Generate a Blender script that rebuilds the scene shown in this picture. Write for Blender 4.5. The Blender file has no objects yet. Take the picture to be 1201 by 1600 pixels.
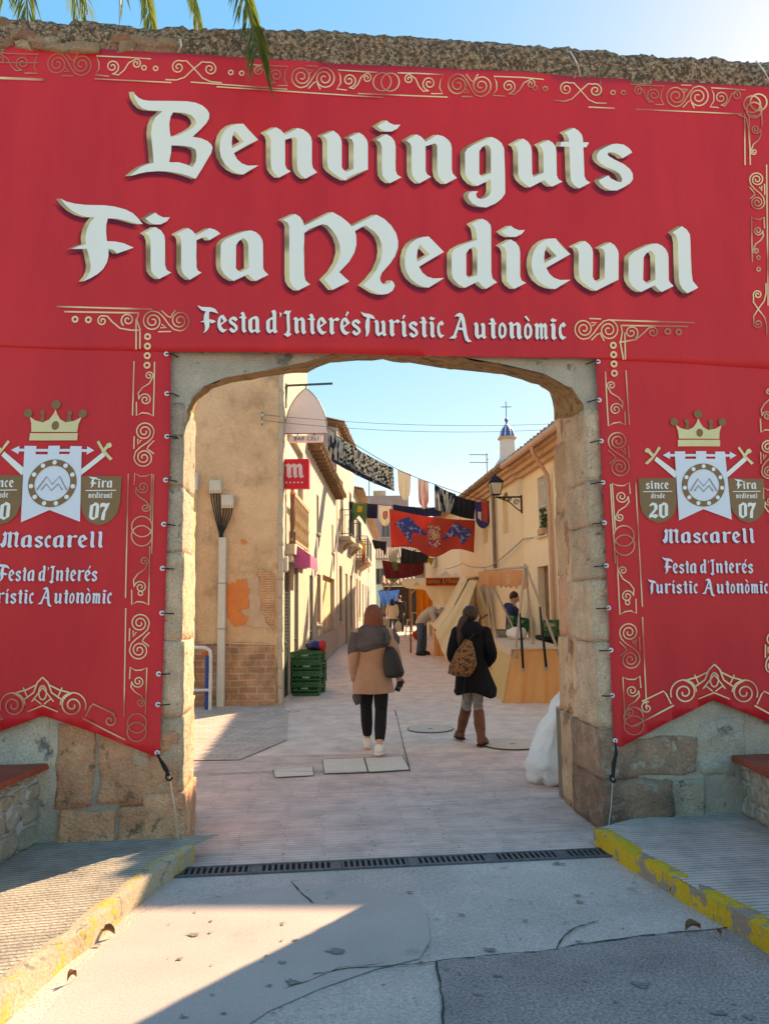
import bpy, bmesh, math, random
from math import sin, cos, pi, radians as R
from mathutils import Vector as V, Matrix, noise
from mathutils.geometry import tessellate_polygon
random.seed(7)
S = bpy.context.scene
C = S.collection
# ------------------------------------------------------------------ camera
PITCH, ROLL, F, CH = R(6.9), 0.012, 1200.0, 1.65
fw = V((0, cos(PITCH), sin(PITCH)))
up0 = V((0, -sin(PITCH), cos(PITCH)))
rt0 = V((1, 0, 0))
rt = rt0*cos(ROLL) - up0*sin(ROLL)
up = rt0*sin(ROLL) + up0*cos(ROLL)
cd = bpy.data.cameras.new("camera")
cam = bpy.data.objects.new("camera", cd)
C.objects.link(cam)
m = Matrix((rt, up, -fw)).transposed().to_4x4()
m.translation = V((0, 0, CH))
cam.matrix_world = m
cd.sensor_fit = 'VERTICAL'
cd.sensor_height = 36
cd.lens = 36*F/1600
cd.clip_start = 0.05
cd.clip_end = 3000
S.camera = cam
# ------------------------------------------------------------------ light
SUN_AZ, SUN_EL = R(36.5), R(30.4)          # azimuth from +Y towards +X
SUN = V((sin(SUN_AZ)*cos(SUN_EL), cos(SUN_AZ)*cos(SUN_EL), sin(SUN_EL)))
w = bpy.data.worlds.new("World")
S.world = w
w.use_nodes = True
nt = w.node_tree
sky = nt.nodes.new('ShaderNodeTexSky')
sky.sky_type = 'NISHITA'
sky.sun_disc = False
sky.sun_elevation = SUN_EL
sky.sun_rotation = SUN_AZ
sky.air_density = 1.0
sky.dust_density = 0.2
sky.ozone_density = 1.6
SKG, SKS, SKSAT = 0.25, 1.72, 3.7            # the phone's tone curve: bright horizon pulled down
gm = nt.nodes.new('ShaderNodeGamma'); gm.inputs[1].default_value = SKG
hsv = nt.nodes.new('ShaderNodeHueSaturation'); hsv.inputs['Saturation'].default_value = SKSAT; hsv.inputs['Value'].default_value = SKS
nt.links.new(sky.outputs[0], gm.inputs[0]); nt.links.new(gm.outputs[0], hsv.inputs['Color'])
nt.links.new(hsv.outputs[0], nt.nodes['Background'].inputs[0])
nt.nodes['Background'].inputs[1].default_value = 0.15
ld = bpy.data.lights.new("sun", 'SUN')
ld.energy = 3.3
ld.angle = R(0.55)
ld.color = (1, 0.88, 0.68)
sun = bpy.data.objects.new("sun", ld)
C.objects.link(sun)
sun.rotation_euler = (-SUN).to_track_quat('-Z', 'Y').to_euler()
sun.location = (20, 30, 40)
S.view_settings.view_transform = 'Standard'
S.view_settings.look = 'None'
S.view_settings.gamma = 1
S.view_settings.exposure = 1.78
S.view_settings.use_white_balance = True
S.view_settings.white_balance_temperature = 8500
S.view_settings.white_balance_tint = 17
S.cycles.max_bounces = 8
S.cycles.diffuse_bounces = 5
S.cycles.transparent_max_bounces = 12
# ------------------------------------------------------------------ photo-to-place geometry
def ray(px, py): return fw + rt*((px-600.5)/F) - up*((py-800)/F)
def at(px, py, Y):
    d = ray(px, py)
    return V((0, 0, CH)) + d*(Y/d.y)
def G(px, py, z=0.0):
    d = ray(px, py)
    return V((0, 0, CH)) + d*((z-CH)/d.z)
def gz(Y): return 0.011*max(0.0, Y-12)
WYAW = R(6)
WO = V((0.15, 5.6, 0))                       # foot of the town wall's front face
WU, WN = V((cos(WYAW), sin(WYAW), 0)), V((-sin(WYAW), cos(WYAW), 0))
def W(px, py, dep=0.0):                       # point of the wall plane (dep metres behind its front) in wall coordinates
    d = ray(px, py)
    o = V((0, 0, CH)) - (WO + WN*dep)
    t = -o.dot(WN)/d.dot(WN)
    p = o + d*t
    return V((p.dot(WU), dep, p.z))
# ------------------------------------------------------------------ materials
MATS = {}
def mat(name, c, c2=None, rough=0.8, sc=6.0, mix=(0.35, 0.65), bump=0.0, bsc=60.0, metal=0.0, spec=0.3, detail=6.0,
        fine=0.12, fsc=90.0, coord='Object', rand=0.0, spots=None, ssc=3.0, sth=(0.6, 0.64), bdist=0.01, stretch=None, sheen=0.0):
    if name in MATS: return MATS[name]
    if any(k in name for k in ('cloth', 'canvas', 'print', 'tarp', 'sack', 'bag', 'paisley', 'brocade')): fine = 0.0
    mt = bpy.data.materials.new(name)
    mt.use_nodes = True
    n, l = mt.node_tree.nodes, mt.node_tree.links
    b = n['Principled BSDF']
    b.inputs['Roughness'].default_value = rough
    b.inputs['Metallic'].default_value = metal
    b.inputs['Specular IOR Level'].default_value = spec
    if sheen: b.inputs['Sheen Weight'].default_value = sheen
    tc = n.new('ShaderNodeTexCoord')
    src = tc.outputs[coord]
    if stretch:
        mp = n.new('ShaderNodeMapping')
        mp.inputs['Scale'].default_value = stretch
        l.new(src, mp.inputs[0]); src = mp.outputs[0]
    def nz(scale, det=detail):
        t = n.new('ShaderNodeTexNoise')
        t.inputs['Scale'].default_value = scale
        t.inputs['Detail'].default_value = det
        t.inputs['Roughness'].default_value = 0.62
        l.new(src, t.inputs['Vector'])
        return t.outputs['Fac']
    def ramp(v, a, bb, ca, cb):
        r = n.new('ShaderNodeValToRGB')
        r.color_ramp.elements[0].position, r.color_ramp.elements[1].position = a, bb
        r.color_ramp.elements[0].color, r.color_ramp.elements[1].color = (*ca, 1), (*cb, 1)
        l.new(v, r.inputs[0]); return r.outputs[0]
    def mixc(fac, a, bb, mode='MIX'):
        x = n.new('ShaderNodeMix'); x.data_type = 'RGBA'; x.blend_type = mode
        if isinstance(fac, float): x.inputs[0].default_value = fac
        else: l.new(fac, x.inputs[0])
        for sl, val in ((6, a), (7, bb)):
            if isinstance(val, tuple): x.inputs[sl].default_value = (*val, 1)
            else: l.new(val, x.inputs[sl])
        return x.outputs[2]
    c2 = c2 or tuple(min(1, k*0.8) for k in c)
    col = ramp(nz(sc), mix[0], mix[1], c2, c)
    if spots:
        col = mixc(ramp(nz(ssc), sth[0], sth[1], (0, 0, 0), (1, 1, 1)), col, spots)
    if fine:
        f = ramp(nz(fsc, 3), 0.3, 0.7, (1-fine,)*3, (1+fine,)*3)
        col = mixc(1.0, col, f, 'MULTIPLY')
    if rand:
        oi = n.new('ShaderNodeObjectInfo')
        hs = n.new('ShaderNodeHueSaturation')
        mr = n.new('ShaderNodeMapRange')
        mr.inputs[3].default_value, mr.inputs[4].default_value = 1-rand, 1+rand
        l.new(oi.outputs['Random'], mr.inputs[0]); l.new(mr.outputs[0], hs.inputs['Value'])
        l.new(col, hs.inputs['Color']); col = hs.outputs[0]
    l.new(col, b.inputs['Base Color'])
    if bump:
        bp = n.new('ShaderNodeBump')
        bp.inputs['Strength'].default_value = bump
        bp.inputs['Distance'].default_value = bdist
        l.new(nz(bsc, 8), bp.inputs['Height'])
        l.new(bp.outputs[0], b.inputs['Normal'])
    mt['col'] = 1
    MATS[name] = mt
    return mt
def brickmat(name, c, c2, mortar, bw=0.24, bh=0.1, ms=0.012, rough=0.85, axes='xz', rotz=0.0, var=0.25, bump=0.5, soft=0.2, grime=(0.5, 0.5, 0.5), bias=0.0, gmix=(0.35, 0.6)):
    if name in MATS: return MATS[name]
    mt = bpy.data.materials.new(name); mt.use_nodes = True
    n, l = mt.node_tree.nodes, mt.node_tree.links
    b = n['Principled BSDF']; b.inputs['Roughness'].default_value = rough
    b.inputs['Specular IOR Level'].default_value = 0.25
    tc = n.new('ShaderNodeTexCoord')
    mp = n.new('ShaderNodeMapping')
    if axes == 'xy':
        mp.inputs['Rotation'].default_value = (0, 0, rotz)
        l.new(tc.outputs['Object'], mp.inputs[0])
    else:
        sx, cx = n.new('ShaderNodeSeparateXYZ'), n.new('ShaderNodeCombineXYZ')
        l.new(tc.outputs['Object'], sx.inputs[0])
        l.new(sx.outputs[0 if axes == 'xz' else 1], cx.inputs[0]); l.new(sx.outputs[2], cx.inputs[1])
        l.new(cx.outputs[0], mp.inputs[0])
    # wobble so that courses are not ruler-straight
    nn = n.new('ShaderNodeTexNoise'); nn.inputs['Scale'].default_value = 2.5; nn.inputs['Detail'].default_value = 4
    l.new(mp.outputs[0], nn.inputs['Vector'])
    va = n.new('ShaderNodeVectorMath'); va.operation = 'MULTIPLY_ADD'
    l.new(nn.outputs['Color'], va.inputs[0]); va.inputs[1].default_value = (soft*bw, soft*bh*1.5, 0)
    l.new(mp.outputs[0], va.inputs[2])
    br = n.new('ShaderNodeTexBrick')
    br.inputs['Scale'].default_value = 1
    br.inputs['Brick Width'].default_value = bw; br.inputs['Row Height'].default_value = bh
    br.inputs['Mortar Size'].default_value = ms; br.inputs['Mortar Smooth'].default_value = 0.3
    br.inputs['Bias'].default_value = bias
    br.inputs['Color1'].default_value = (*c, 1); br.inputs['Color2'].default_value = (*c2, 1); br.inputs['Mortar'].default_value = (*mortar, 1)
    l.new(va.outputs[0], br.inputs['Vector'])
    g = n.new('ShaderNodeTexNoise'); g.inputs['Scale'].default_value = 3.2; g.inputs['Detail'].default_value = 9; g.inputs['Roughness'].default_value = 0.7
    l.new(tc.outputs['Object'], g.inputs['Vector'])
    r = n.new('ShaderNodeValToRGB')
    r.color_ramp.elements[0].position, r.color_ramp.elements[1].position = gmix
    r.color_ramp.elements[0].color = (*[1-var*2*(1-k) for k in grime], 1); r.color_ramp.elements[1].color = (1+var*.4,)*3+(1,)
    l.new(g.outputs['Fac'], r.inputs[0])
    x = n.new('ShaderNodeMix'); x.data_type = 'RGBA'; x.blend_type = 'MULTIPLY'; x.inputs[0].default_value = 1
    l.new(br.outputs['Color'], x.inputs[6]); l.new(r.outputs[0], x.inputs[7])
    l.new(x.outputs[2], b.inputs['Base Color'])
    bp = n.new('ShaderNodeBump'); bp.inputs['Strength'].default_value = bump; bp.inputs['Distance'].default_value = 0.01
    f = n.new('ShaderNodeTexNoise'); f.inputs['Scale'].default_value = 45; f.inputs['Detail'].default_value = 5
    l.new(tc.outputs['Object'], f.inputs['Vector'])
    ad = n.new('ShaderNodeMath'); ad.operation = 'SUBTRACT'
    l.new(f.outputs['Fac'], ad.inputs[0]); l.new(br.outputs['Fac'], ad.inputs[1])
    l.new(ad.outputs[0], bp.inputs['Height']); l.new(bp.outputs[0], b.inputs['Normal'])
    MATS[name] = mt
    return mt
# ------------------------------------------------------------------ mesh builder
class MB:
    def __init__(s): s.v = []; s.f = []; s.m = []
    def add(s, vs, fs, mi=0):
        o = len(s.v)
        s.v += [tuple(p) for p in vs]
        s.f += [tuple(i+o for i in f) for f in fs]
        s.m += [mi]*len(fs)
        return s
    def quad(s, a, b, c, d, mi=0): return s.add([a, b, c, d], [(0, 1, 2, 3)], mi)
    def box(s, x0, x1, y0, y1, z0, z1, mi=0):
        vs = [(x, y, z) for z in (z0, z1) for y in (y0, y1) for x in (x0, x1)]
        return s.add(vs, [(0, 2, 3, 1), (4, 5, 7, 6), (0, 1, 5, 4), (2, 6, 7, 3), (0, 4, 6, 2), (1, 3, 7, 5)], mi)
    def tube(s, pts, rad, seg=8, mi=0, cap=True, smooth=0, flat=1.0):
        pts = [V(p) for p in pts]
        if not hasattr(rad, '__len__'): rad = [rad]*len(pts)
        if smooth:
            np_, nr = [], []
            for i in range(len(pts)-1):
                p0, p1, p2, p3 = pts[max(i-1, 0)], pts[i], pts[i+1], pts[min(i+2, len(pts)-1)]
                for k in range(smooth):
                    t = k/smooth
                    np_.append(0.5*((2*p1)+(p2-p0)*t+(2*p0-5*p1+4*p2-p3)*t*t+(3*p1-p0-3*p2+p3)*t**3))
                    nr.append(rad[i]*(1-t)+rad[i+1]*t)
            pts, rad = np_+[pts[-1]], nr+[rad[-1]]
        o = len(s.v); n = len(pts)
        ref = None
        for i, p in enumerate(pts):
            d = (pts[min(i+1, n-1)]-pts[max(i-1, 0)])
            d = d.normalized() if d.length > 1e-9 else V((0, 0, 1))
            if ref is None:
                ref = V((1, 0, 0)) if abs(d.x) < 0.8 else V((0, 1, 0))
            a = (ref - d*ref.dot(d)).normalized(); ref = a
            b = d.cross(a)
            for k in range(seg):
                t = 2*pi*k/seg
                s.v.append(tuple(p + (a*cos(t) + b*sin(t)*flat)*rad[i]))
        for i in range(n-1):
            for k in range(seg):
                k2 = (k+1) % seg
                s.f.append((o+i*seg+k, o+i*seg+k2, o+(i+1)*seg+k2, o+(i+1)*seg+k)); s.m.append(mi)
        if cap:
            s.f.append(tuple(o+k for k in reversed(range(seg)))); s.m.append(mi)
            s.f.append(tuple(o+(n-1)*seg+k for k in range(seg))); s.m.append(mi)
        return s
    def loft(s, rings, seg=24, mi=0, fold=0.0, nf=9, cap=True, seed=0.0):
        # ring: (cx, cy, z, rx, ry)
        o = len(s.v)
        for i, (cx, cy, z, rx, ry) in enumerate(rings):
            for k in range(seg):
                t = 2*pi*k/seg
                q = 1 + fold*(i/len(rings))*(sin(nf*t+seed)+0.6*sin((nf*2+1)*t+seed*2+i*.3))
                e = 0.8
                sx = math.copysign(abs(cos(t))**e, cos(t)); sy = math.copysign(abs(sin(t))**e, sin(t))
                s.v.append((cx+rx*q*sx, cy+ry*q*sy, z))
        for i in range(len(rings)-1):
            for k in range(seg):
                k2 = (k+1) % seg
                s.f.append((o+i*seg+k, o+i*seg+k2, o+(i+1)*seg+k2, o+(i+1)*seg+k)); s.m.append(mi)
        if cap:
            s.f.append(tuple(o+k for k in reversed(range(seg)))); s.m.append(mi)
            s.f.append(tuple(o+(len(rings)-1)*seg+k for k in range(seg))); s.m.append(mi)
        return s
    def ball(s, c, r, seg=16, rings=10, mi=0, fn=None):
        c = V(c); r = r if hasattr(r, '__len__') else (r, r, r)
        o = len(s.v)
        for i in range(rings+1):
            a = pi*i/rings
            for k in range(seg):
                t = 2*pi*k/seg
                d = V((sin(a)*cos(t), sin(a)*sin(t), cos(a)))
                q = fn(d) if fn else 1
                s.v.append((c.x+d.x*r[0]*q, c.y+d.y*r[1]*q, c.z+d.z*r[2]*q))
        for i in range(rings):
            for k in range(seg):
                k2 = (k+1) % seg
                s.f.append((o+i*seg+k, o+(i+1)*seg+k, o+(i+1)*seg+k2, o+i*seg+k2)); s.m.append(mi)
        return s
    def poly(s, loops, f, mi=0):        # loops of 2-D points (outer, holes...), f maps (x, y) to a 3-D point
        flat = [p for lp in loops for p in lp]
        area = lambda lp: sum(lp[i-1][0]*lp[i][1]-lp[i][0]*lp[i-1][1] for i in range(len(lp)))/2
        want = abs(area(loops[0]))-sum(abs(area(q)) for q in loops[1:])
        best = None
        cx_, cy_ = flat[0]
        for ang in (0, .37, 1.1, 2.0, 2.9, 4.1, 5.0):
            ca, sa = cos(ang), sin(ang)
            tr_ = tessellate_polygon([[V((((p[0]-cx_)*ca-(p[1]-cy_)*sa)*50, ((p[0]-cx_)*sa+(p[1]-cy_)*ca)*50, 0)) for p in lp] for lp in loops])
            got = sum(abs(area([flat[i] for i in t])) for t in tr_)
            e_ = abs(got-want)/max(want, 1e-9)
            if best is None or e_ < best[0]: best = (e_, tr_)
            if e_ < .01: break
        tris = best[1]
        return s.add([f(*p) for p in flat], [tuple(t) for t in tris], mi)
    def prism(s, pts, f0, f1, mi=0):    # solid between two mapped copies of an outline
        n = len(pts)
        tris = [tuple(t) for t in tessellate_polygon([[V((p[0], p[1], 0)) for p in pts]])]
        vs = [f0(*p) for p in pts]+[f1(*p) for p in pts]
        fs = [t for t in tris]+[tuple(i+n for i in reversed(t)) for t in tris]
        fs += [(i, (i+1) % n, (i+1) % n+n, i+n) for i in range(n)]
        return s.add(vs, fs, mi)
    def jitter(s, amp, sc, seed=0):
        for i, p in enumerate(s.v):
            q = V(p)
            s.v[i] = tuple(q + noise.noise_vector(q*sc+V((seed, seed*1.7, 3)))*amp)
        return s
    def build(s, name, mats, parent=None, smooth=False, loc=None, rotz=0.0, norm=True):
        me = bpy.data.meshes.new(name)
        me.from_pydata(s.v, [], s.f)
        if not isinstance(mats, (list, tuple)): mats = [mats]
        for k in mats: me.materials.append(k)
        if len(mats) > 1: me.polygons.foreach_set('material_index', s.m)
        if norm:
            bm = bmesh.new(); bm.from_mesh(me)
            if smooth: bmesh.ops.remove_doubles(bm, verts=bm.verts, dist=1e-5)
            bmesh.ops.recalc_face_normals(bm, faces=bm.faces)
            bm.to_mesh(me); bm.free()
        if smooth: me.polygons.foreach_set('use_smooth', [True]*len(me.polygons))
        o = bpy.data.objects.new(name, me)
        C.objects.link(o)
        if parent: o.parent = parent
        if loc is not None: o.location = loc
        if rotz: o.rotation_euler = (0, 0, rotz)
        return o
def tag(o, label=None, cat=None, group=None, kind=None):
    if label: o['label'] = label
    if cat: o['category'] = cat
    if group: o['group'] = group
    if kind: o['kind'] = kind
    return o
def thing(name, label, cat, loc=(0, 0, 0), rotz=0.0, group=None):
    o = bpy.data.objects.new(name, None)
    C.objects.link(o)
    o.empty_display_size = 0.2
    o.location = loc; o.rotation_euler = (0, 0, rotz)
    return tag(o, label, cat, group)
def copy_tree(o, parent=None):
    c = o.copy(); C.objects.link(c); c.parent = parent
    for ch in [x for x in C.objects if x.parent == o]: copy_tree(ch, c)
    return c
def rbox(x0, x1, y0, y1, z0, z1, r=0.01, n=2):   # rounded box as a vertex/face list
    bm = bmesh.new()
    bmesh.ops.create_cube(bm, size=1)
    for v in bm.verts:
        v.co = V(((x0+x1)/2+v.co.x*(x1-x0), (y0+y1)/2+v.co.y*(y1-y0), (z0+z1)/2+v.co.z*(z1-z0)))
    bmesh.ops.bevel(bm, geom=list(bm.edges), offset=r, segments=n, affect='EDGES', profile=0.5)
    bm.verts.ensure_lookup_table()
    for i, v in enumerate(bm.verts): v.index = i
    out = ([tuple(v.co) for v in bm.verts], [tuple(v.index for v in f.verts) for f in bm.faces])
    bm.free()
    return out
def stone(x0, x1, y0, y1, z0, z1, amp=0.015, sc=7, seed=0, r=0.03, cuts=5):   # rough dressed block
    bm = bmesh.new()
    bmesh.ops.create_cube(bm, size=1)
    bmesh.ops.subdivide_edges(bm, edges=list(bm.edges), cuts=cuts, use_grid_fill=True)
    dx, dy, dz = x1-x0, y1-y0, z1-z0
    for i, v in enumerate(bm.verts):
        p = V((v.co.x*dx, v.co.y*dy, v.co.z*dz))
        h = V((dx/2-r, dy/2-r, dz/2-r))
        q = V([max(-h[k], min(h[k], p[k])) for k in range(3)])
        e = p-q
        if e.length > r: p = q+e.normalized()*r
        p = p+V(((x0+x1)/2, (y0+y1)/2, (z0+z1)/2))
        p += noise.noise_vector(p*sc+V((seed, seed*2.3, 1)))*amp + noise.noise_vector(p*sc*3.3+V((seed, 5, 1)))*amp*.4
        v.co = p; v.index = i
    out = ([tuple(v.co) for v in bm.verts], [tuple(v.index for v in f.verts) for f in bm.faces])
    bm.free()
    return out
# ------------------------------------------------------------------ ground (setting)
m_conc = mat('road_concrete', (0.68, 0.525, 0.45), (0.50, 0.39, 0.34), rough=0.9, sc=1.1, bump=0.6, bsc=70, fine=0.26, fsc=80, spots=(0.36, 0.285, 0.25), ssc=4, sth=(0.62, 0.72))
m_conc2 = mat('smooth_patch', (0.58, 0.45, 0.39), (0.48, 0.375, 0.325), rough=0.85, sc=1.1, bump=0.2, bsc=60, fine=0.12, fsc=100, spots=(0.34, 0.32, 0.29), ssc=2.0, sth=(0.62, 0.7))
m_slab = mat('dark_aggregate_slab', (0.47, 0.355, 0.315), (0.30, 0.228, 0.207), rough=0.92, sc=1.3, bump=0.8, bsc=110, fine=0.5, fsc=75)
m_pave = brickmat('gate_setts', (0.76, 0.53, 0.45), (0.66, 0.455, 0.39), (0.46, 0.335, 0.29), bw=0.6, bh=0.05, ms=0.0045, axes='xy', rotz=-WYAW, var=0.22, soft=0.5, bump=0.7)
m_pave2 = brickmat('street_paving', (0.77, 0.565, 0.46), (0.74, 0.54, 0.44), (0.67, 0.49, 0.40), bw=2.3, bh=2.9, ms=0.006, axes='xy', var=0.2, bump=0.15, soft=0.02)
m_lane = brickmat('lane_setts', (0.64, 0.48, 0.39), (0.56, 0.42, 0.35), (0.36, 0.28, 0.23), bw=0.21, bh=0.1, ms=0.006, axes='xy', rotz=0.1, var=0.2, soft=0.15)
m_earth = mat('earth', (0.33, 0.28, 0.22), (0.24, 0.2, 0.16), sc=0.4, rough=1)
def sheet(name, pts, z, m_):
    b = MB(); b.poly([pts], lambda x, y: (x, y, z if not callable(z) else z(x, y)))
    o = b.build(name, m_); tag(o, kind='structure'); return o
sheet('ground', [(-900, -300), (900, -300), (900, 1800), (-900, 1800)], -0.06, m_earth)
def wl(u, d=0.0):                            # wall coordinates to ground x, y
    p = WO+WU*u+WN*d
    return (p.x, p.y)
GR0, GR1 = G(262, 1372), G(985, 1337)        # front edge of the drain
sheet('bounce_ground', [(-70, -90), (70, -90), (70, -2.9), (-70, -2.9)], -0.03, mat('pale_bounce', (0.62, 0.53, 0.41), (0.55, 0.47, 0.36), sc=.3, rough=.95))  # pale ground added behind the camera to bounce warm light onto the wall
sheet('road', [(-9, -3), (9, -3), wl(9, -.40), wl(-9, -.40)], -0.004, m_conc)
sheet('gate_paving', [wl(-9, -.42), wl(9, -.42), (9, 9.2), (-9, 8.6)], -0.008, m_pave)
b = MB()
for i in range(30):
    y0, y1 = 8.5+i*3, 8.5+(i+1)*3
    b.quad((-9, y0, gz(y0)-.012+(.008 if i else 0)), (9, y0, gz(y0)-.012+(.008 if i else 0)), (9, y1, gz(y1)-.004), (-9, y1, gz(y1)-.004))
tag(b.build('street', m_pave2), kind='structure')
b = MB(); b.poly([[(-5, 8.55), (-1.6, 8.6), (-1.25, 9.8), (-1.5, 12), (-1.8, 13.6), (-5, 13.6)]], lambda x, y: (x, y, gz(y)+.002))
tag(b.build('lane_paving', m_lane), kind='structure')
def gpoly(name, px, z, m_):
    b = MB(); b.poly([[tuple(G(*p)[:2]) for p in px]], lambda x, y: (x, y, z)); return tag(b.build(name, m_), kind='structure')
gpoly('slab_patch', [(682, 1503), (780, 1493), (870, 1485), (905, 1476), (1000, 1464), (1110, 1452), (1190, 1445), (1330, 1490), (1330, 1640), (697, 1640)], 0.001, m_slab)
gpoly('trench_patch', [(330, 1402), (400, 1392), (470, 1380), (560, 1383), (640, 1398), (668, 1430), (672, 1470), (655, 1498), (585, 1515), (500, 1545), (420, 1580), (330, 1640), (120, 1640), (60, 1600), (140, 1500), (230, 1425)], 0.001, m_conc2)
m_crack = mat('crack_dirt', (0.075, 0.068, 0.06), rough=1)
b = MB()
def crack(px, wd=0.006, z=0.004):
    q = [G(*p) for p in px]; pts = []
    for i in range(len(q)-1):
        for k in range(5):
            p = q[i].lerp(q[i+1], k/5)
            pts.append(p + noise.noise_vector(p*9)*.012)
    pts.append(q[-1])
    for i in range(len(pts)-1):
        d = (pts[i+1]-pts[i]).normalized(); nrm = V((-d.y, d.x, 0))*wd*(.5+random.random())
        a, c = pts[i], pts[i+1]
        b.quad(*[(p.x, p.y, z) for p in (a-nrm, a+nrm, c+nrm, c-nrm)])
crack([(682, 1503), (780, 1493), (870, 1485), (905, 1476), (1000, 1464), (1110, 1452), (1190, 1445)], .005)
crack([(682, 1503), (690, 1560), (698, 1640)], .005)
crack([(868, 1484), (880, 1462), (905, 1448), (935, 1440)], .004)
crack([(490, 1522), (560, 1512), (640, 1508), (680, 1503)], .003)
crack([(440, 1545), (480, 1533), (530, 1513), (600, 1505)], .002)
crack([(455, 1378), (475, 1400), (490, 1412)], .004)
crack([(610, 1085), (622, 1130), (640, 1205)], .005); crack([(560, 1000), (600, 1060), (612, 1090)], .006)
crack([(300, 1212), (430, 1205), (640, 1207), (820, 1202)], .006)
tag(b.build('road_cracks', m_crack), kind='structure')
b = MB(); r_ = random.Random(11)
for (px, py, s_) in [(523, 1487, .07), (776, 1526, .035), (462, 1470, .03), (300, 1462, .05), (152, 1478, .03), (350, 1585, .02), (440, 1505, .03), (455, 1535, .05), (765, 1485, .045), (905, 1473, .03), (1125, 1585, .05), (1000, 1540, .06), (745, 1555, .03), (900, 1400, .03), (640, 1395, .03), (870, 1350, .05), (925, 1345, .05), (1170, 1590, .04), (820, 1440, .03), (905, 1410, .035), (330, 1440, .02), (280, 1500, .03), (990, 1380, .02), (720, 1430, .03)]+[(r_.uniform(250, 1150), r_.uniform(1390, 1595), r_.uniform(.008, .02)) for _ in range(70)]:
    c_ = G(px, py); n_ = 14; sd_ = r_.random()*50
    if abs(c_.x) > 1.4+ (5-c_.y)*.9: continue
    q = []
    for k in range(n_):
        a = 2*pi*k/n_; rr = s_*(.35+1.5*abs(noise.noise(V((cos(a)*1.6+sd_, sin(a)*1.6, px*.1))))); q.append((c_.x+rr*.9*cos(a), c_.y+rr*.6*sin(a), .0055))
    b.add(q, [tuple(range(n_))])
tag(b.build('road_stains', mat('oil_stain', (0.20, 0.165, 0.14), (0.33, 0.275, 0.23), rough=.8, sc=25)), kind='structure')
m_leaf = mat('dry_leaf', (0.28, 0.13, 0.05), (0.16, 0.07, 0.03), sc=30, rough=0.8)
for i, (px, py, s_, lab) in enumerate([(155, 1463, .05, 'curled brown dry leaf at the foot of the left kerb'), (88, 1470, .045, 'dry brown leaf on the sunlit kerb edge'), (78, 1510, .05, 'orange brown leaf in the sunlit gutter'), (92, 1513, .045, 'small dry leaf beside another in the sunlit gutter'), (82, 1487, .05, 'orange dry leaf against the left kerb stone'), (1070, 1457, .055, 'brown curled leaf near the right yellow kerb'), (1126, 1469, .03, 'tiny dark leaf right of the curled leaf near the yellow kerb'), (1060, 1398, .03, 'small leaf scrap close to the yellow kerb'), (120, 1530, .03, 'small crumb of dry leaf in the sunlit road')]):
    p = G(px, py); b = MB()
    n_ = 7
    for k in range(n_):
        a, c = k/n_, (k+1)/n_
        wa, wc = s_*.5*sin(pi*a)**.7, s_*.5*sin(pi*c)**.7
        za, zc = .012+.02*sin(pi*a), .012+.02*sin(pi*c)
        b.quad((a*s_*1.6, -wa, za+.015), (a*s_*1.6, 0, za-.006), (c*s_*1.6, 0, zc-.006), (c*s_*1.6, -wc, zc+.015))
        b.quad((a*s_*1.6, 0, za-.006), (a*s_*1.6, wa, za+.018), (c*s_*1.6, wc, zc+.018), (c*s_*1.6, 0, zc-.006))
    tag(b.build('dry_leaf', m_leaf, loc=(p.x, p.y, .002), rotz=i*1.3), lab, 'leaf', 'dry leaves on the road')
# pavements with kerbs
m_side = brickmat('ribbed_pavement', (0.50, 0.42, 0.33), (0.44, 0.37, 0.295), (0.26, 0.215, 0.175), bw=40, bh=0.037, ms=0.007, axes='xy', rotz=-WYAW-.12, var=0.3, bump=1.0, soft=0.08)
m_side2 = brickmat('ribbed_pavement_grey', (0.66, 0.50, 0.42), (0.58, 0.445, 0.375), (0.36, 0.28, 0.235), bw=40, bh=0.04, ms=0.006, axes='xy', rotz=-WYAW, var=0.3, bump=0.9, soft=0.08)
m_kerbL = mat('worn_kerb_yellow', (0.58, 0.40, 0.10), (0.50, 0.39, 0.27), sc=5, mix=(0.52, 0.60), rough=0.85, bump=0.6, bsc=40, fine=0.25, spots=(0.3, 0.24, 0.18), ssc=11, sth=(0.58, 0.63))
m_kerbR = mat('kerb_yellow', (0.72, 0.43, 0.025), (0.64, 0.38, 0.02), sc=5, rough=0.75, bump=0.6, bsc=40, fine=0.2, spots=(0.33, 0.25, 0.185), ssc=6.5, sth=(0.51, 0.55))
KH = 0.11
def kerb(pxs, sgn, m_, wd=.14):
    P = [G(*p) for p in pxs]
    b = MB(); sub = []
    for i in range(len(P)-1):
        for k in range(8): sub.append(P[i].lerp(P[i+1], k/8))
    sub.append(P[-1]); rows = []
    for i, p in enumerate(sub):
        d = (sub[min(i+1, len(sub)-1)]-sub[max(i-1, 0)]).normalized()
        nr = V((-d.y, d.x, 0))*sgn
        rows.append([(p+nr*q+V((0, 0, z_))+noise.noise_vector((p+nr*q)*6+V((0, 0, z_*8)))*.012) for q, z_ in ((0, -.02), (.012, KH*.5), (.02, KH*.85), (.045, KH), (wd*.6, KH+.004), (wd, KH), (wd, -.02))])
    for i in range(len(rows)-1):
        for k in range(6): b.quad(rows[i][k], rows[i+1][k], rows[i+1][k+1], rows[i][k+1])
    b.add(rows[0], [tuple(range(7))]); b.add(rows[-1], [tuple(range(7))])
    tag(b.build('kerb', m_, smooth=False), kind='structure')
    return P
PL = kerb([(272, 1347), (206, 1392), (105, 1473), (52, 1512), (-60, 1610)], 1, m_kerbL)
PR = kerb([(958, 1318), (1010, 1352), (1100, 1404), (1201, 1462), (1330, 1545)], -1, m_kerbR)
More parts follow.
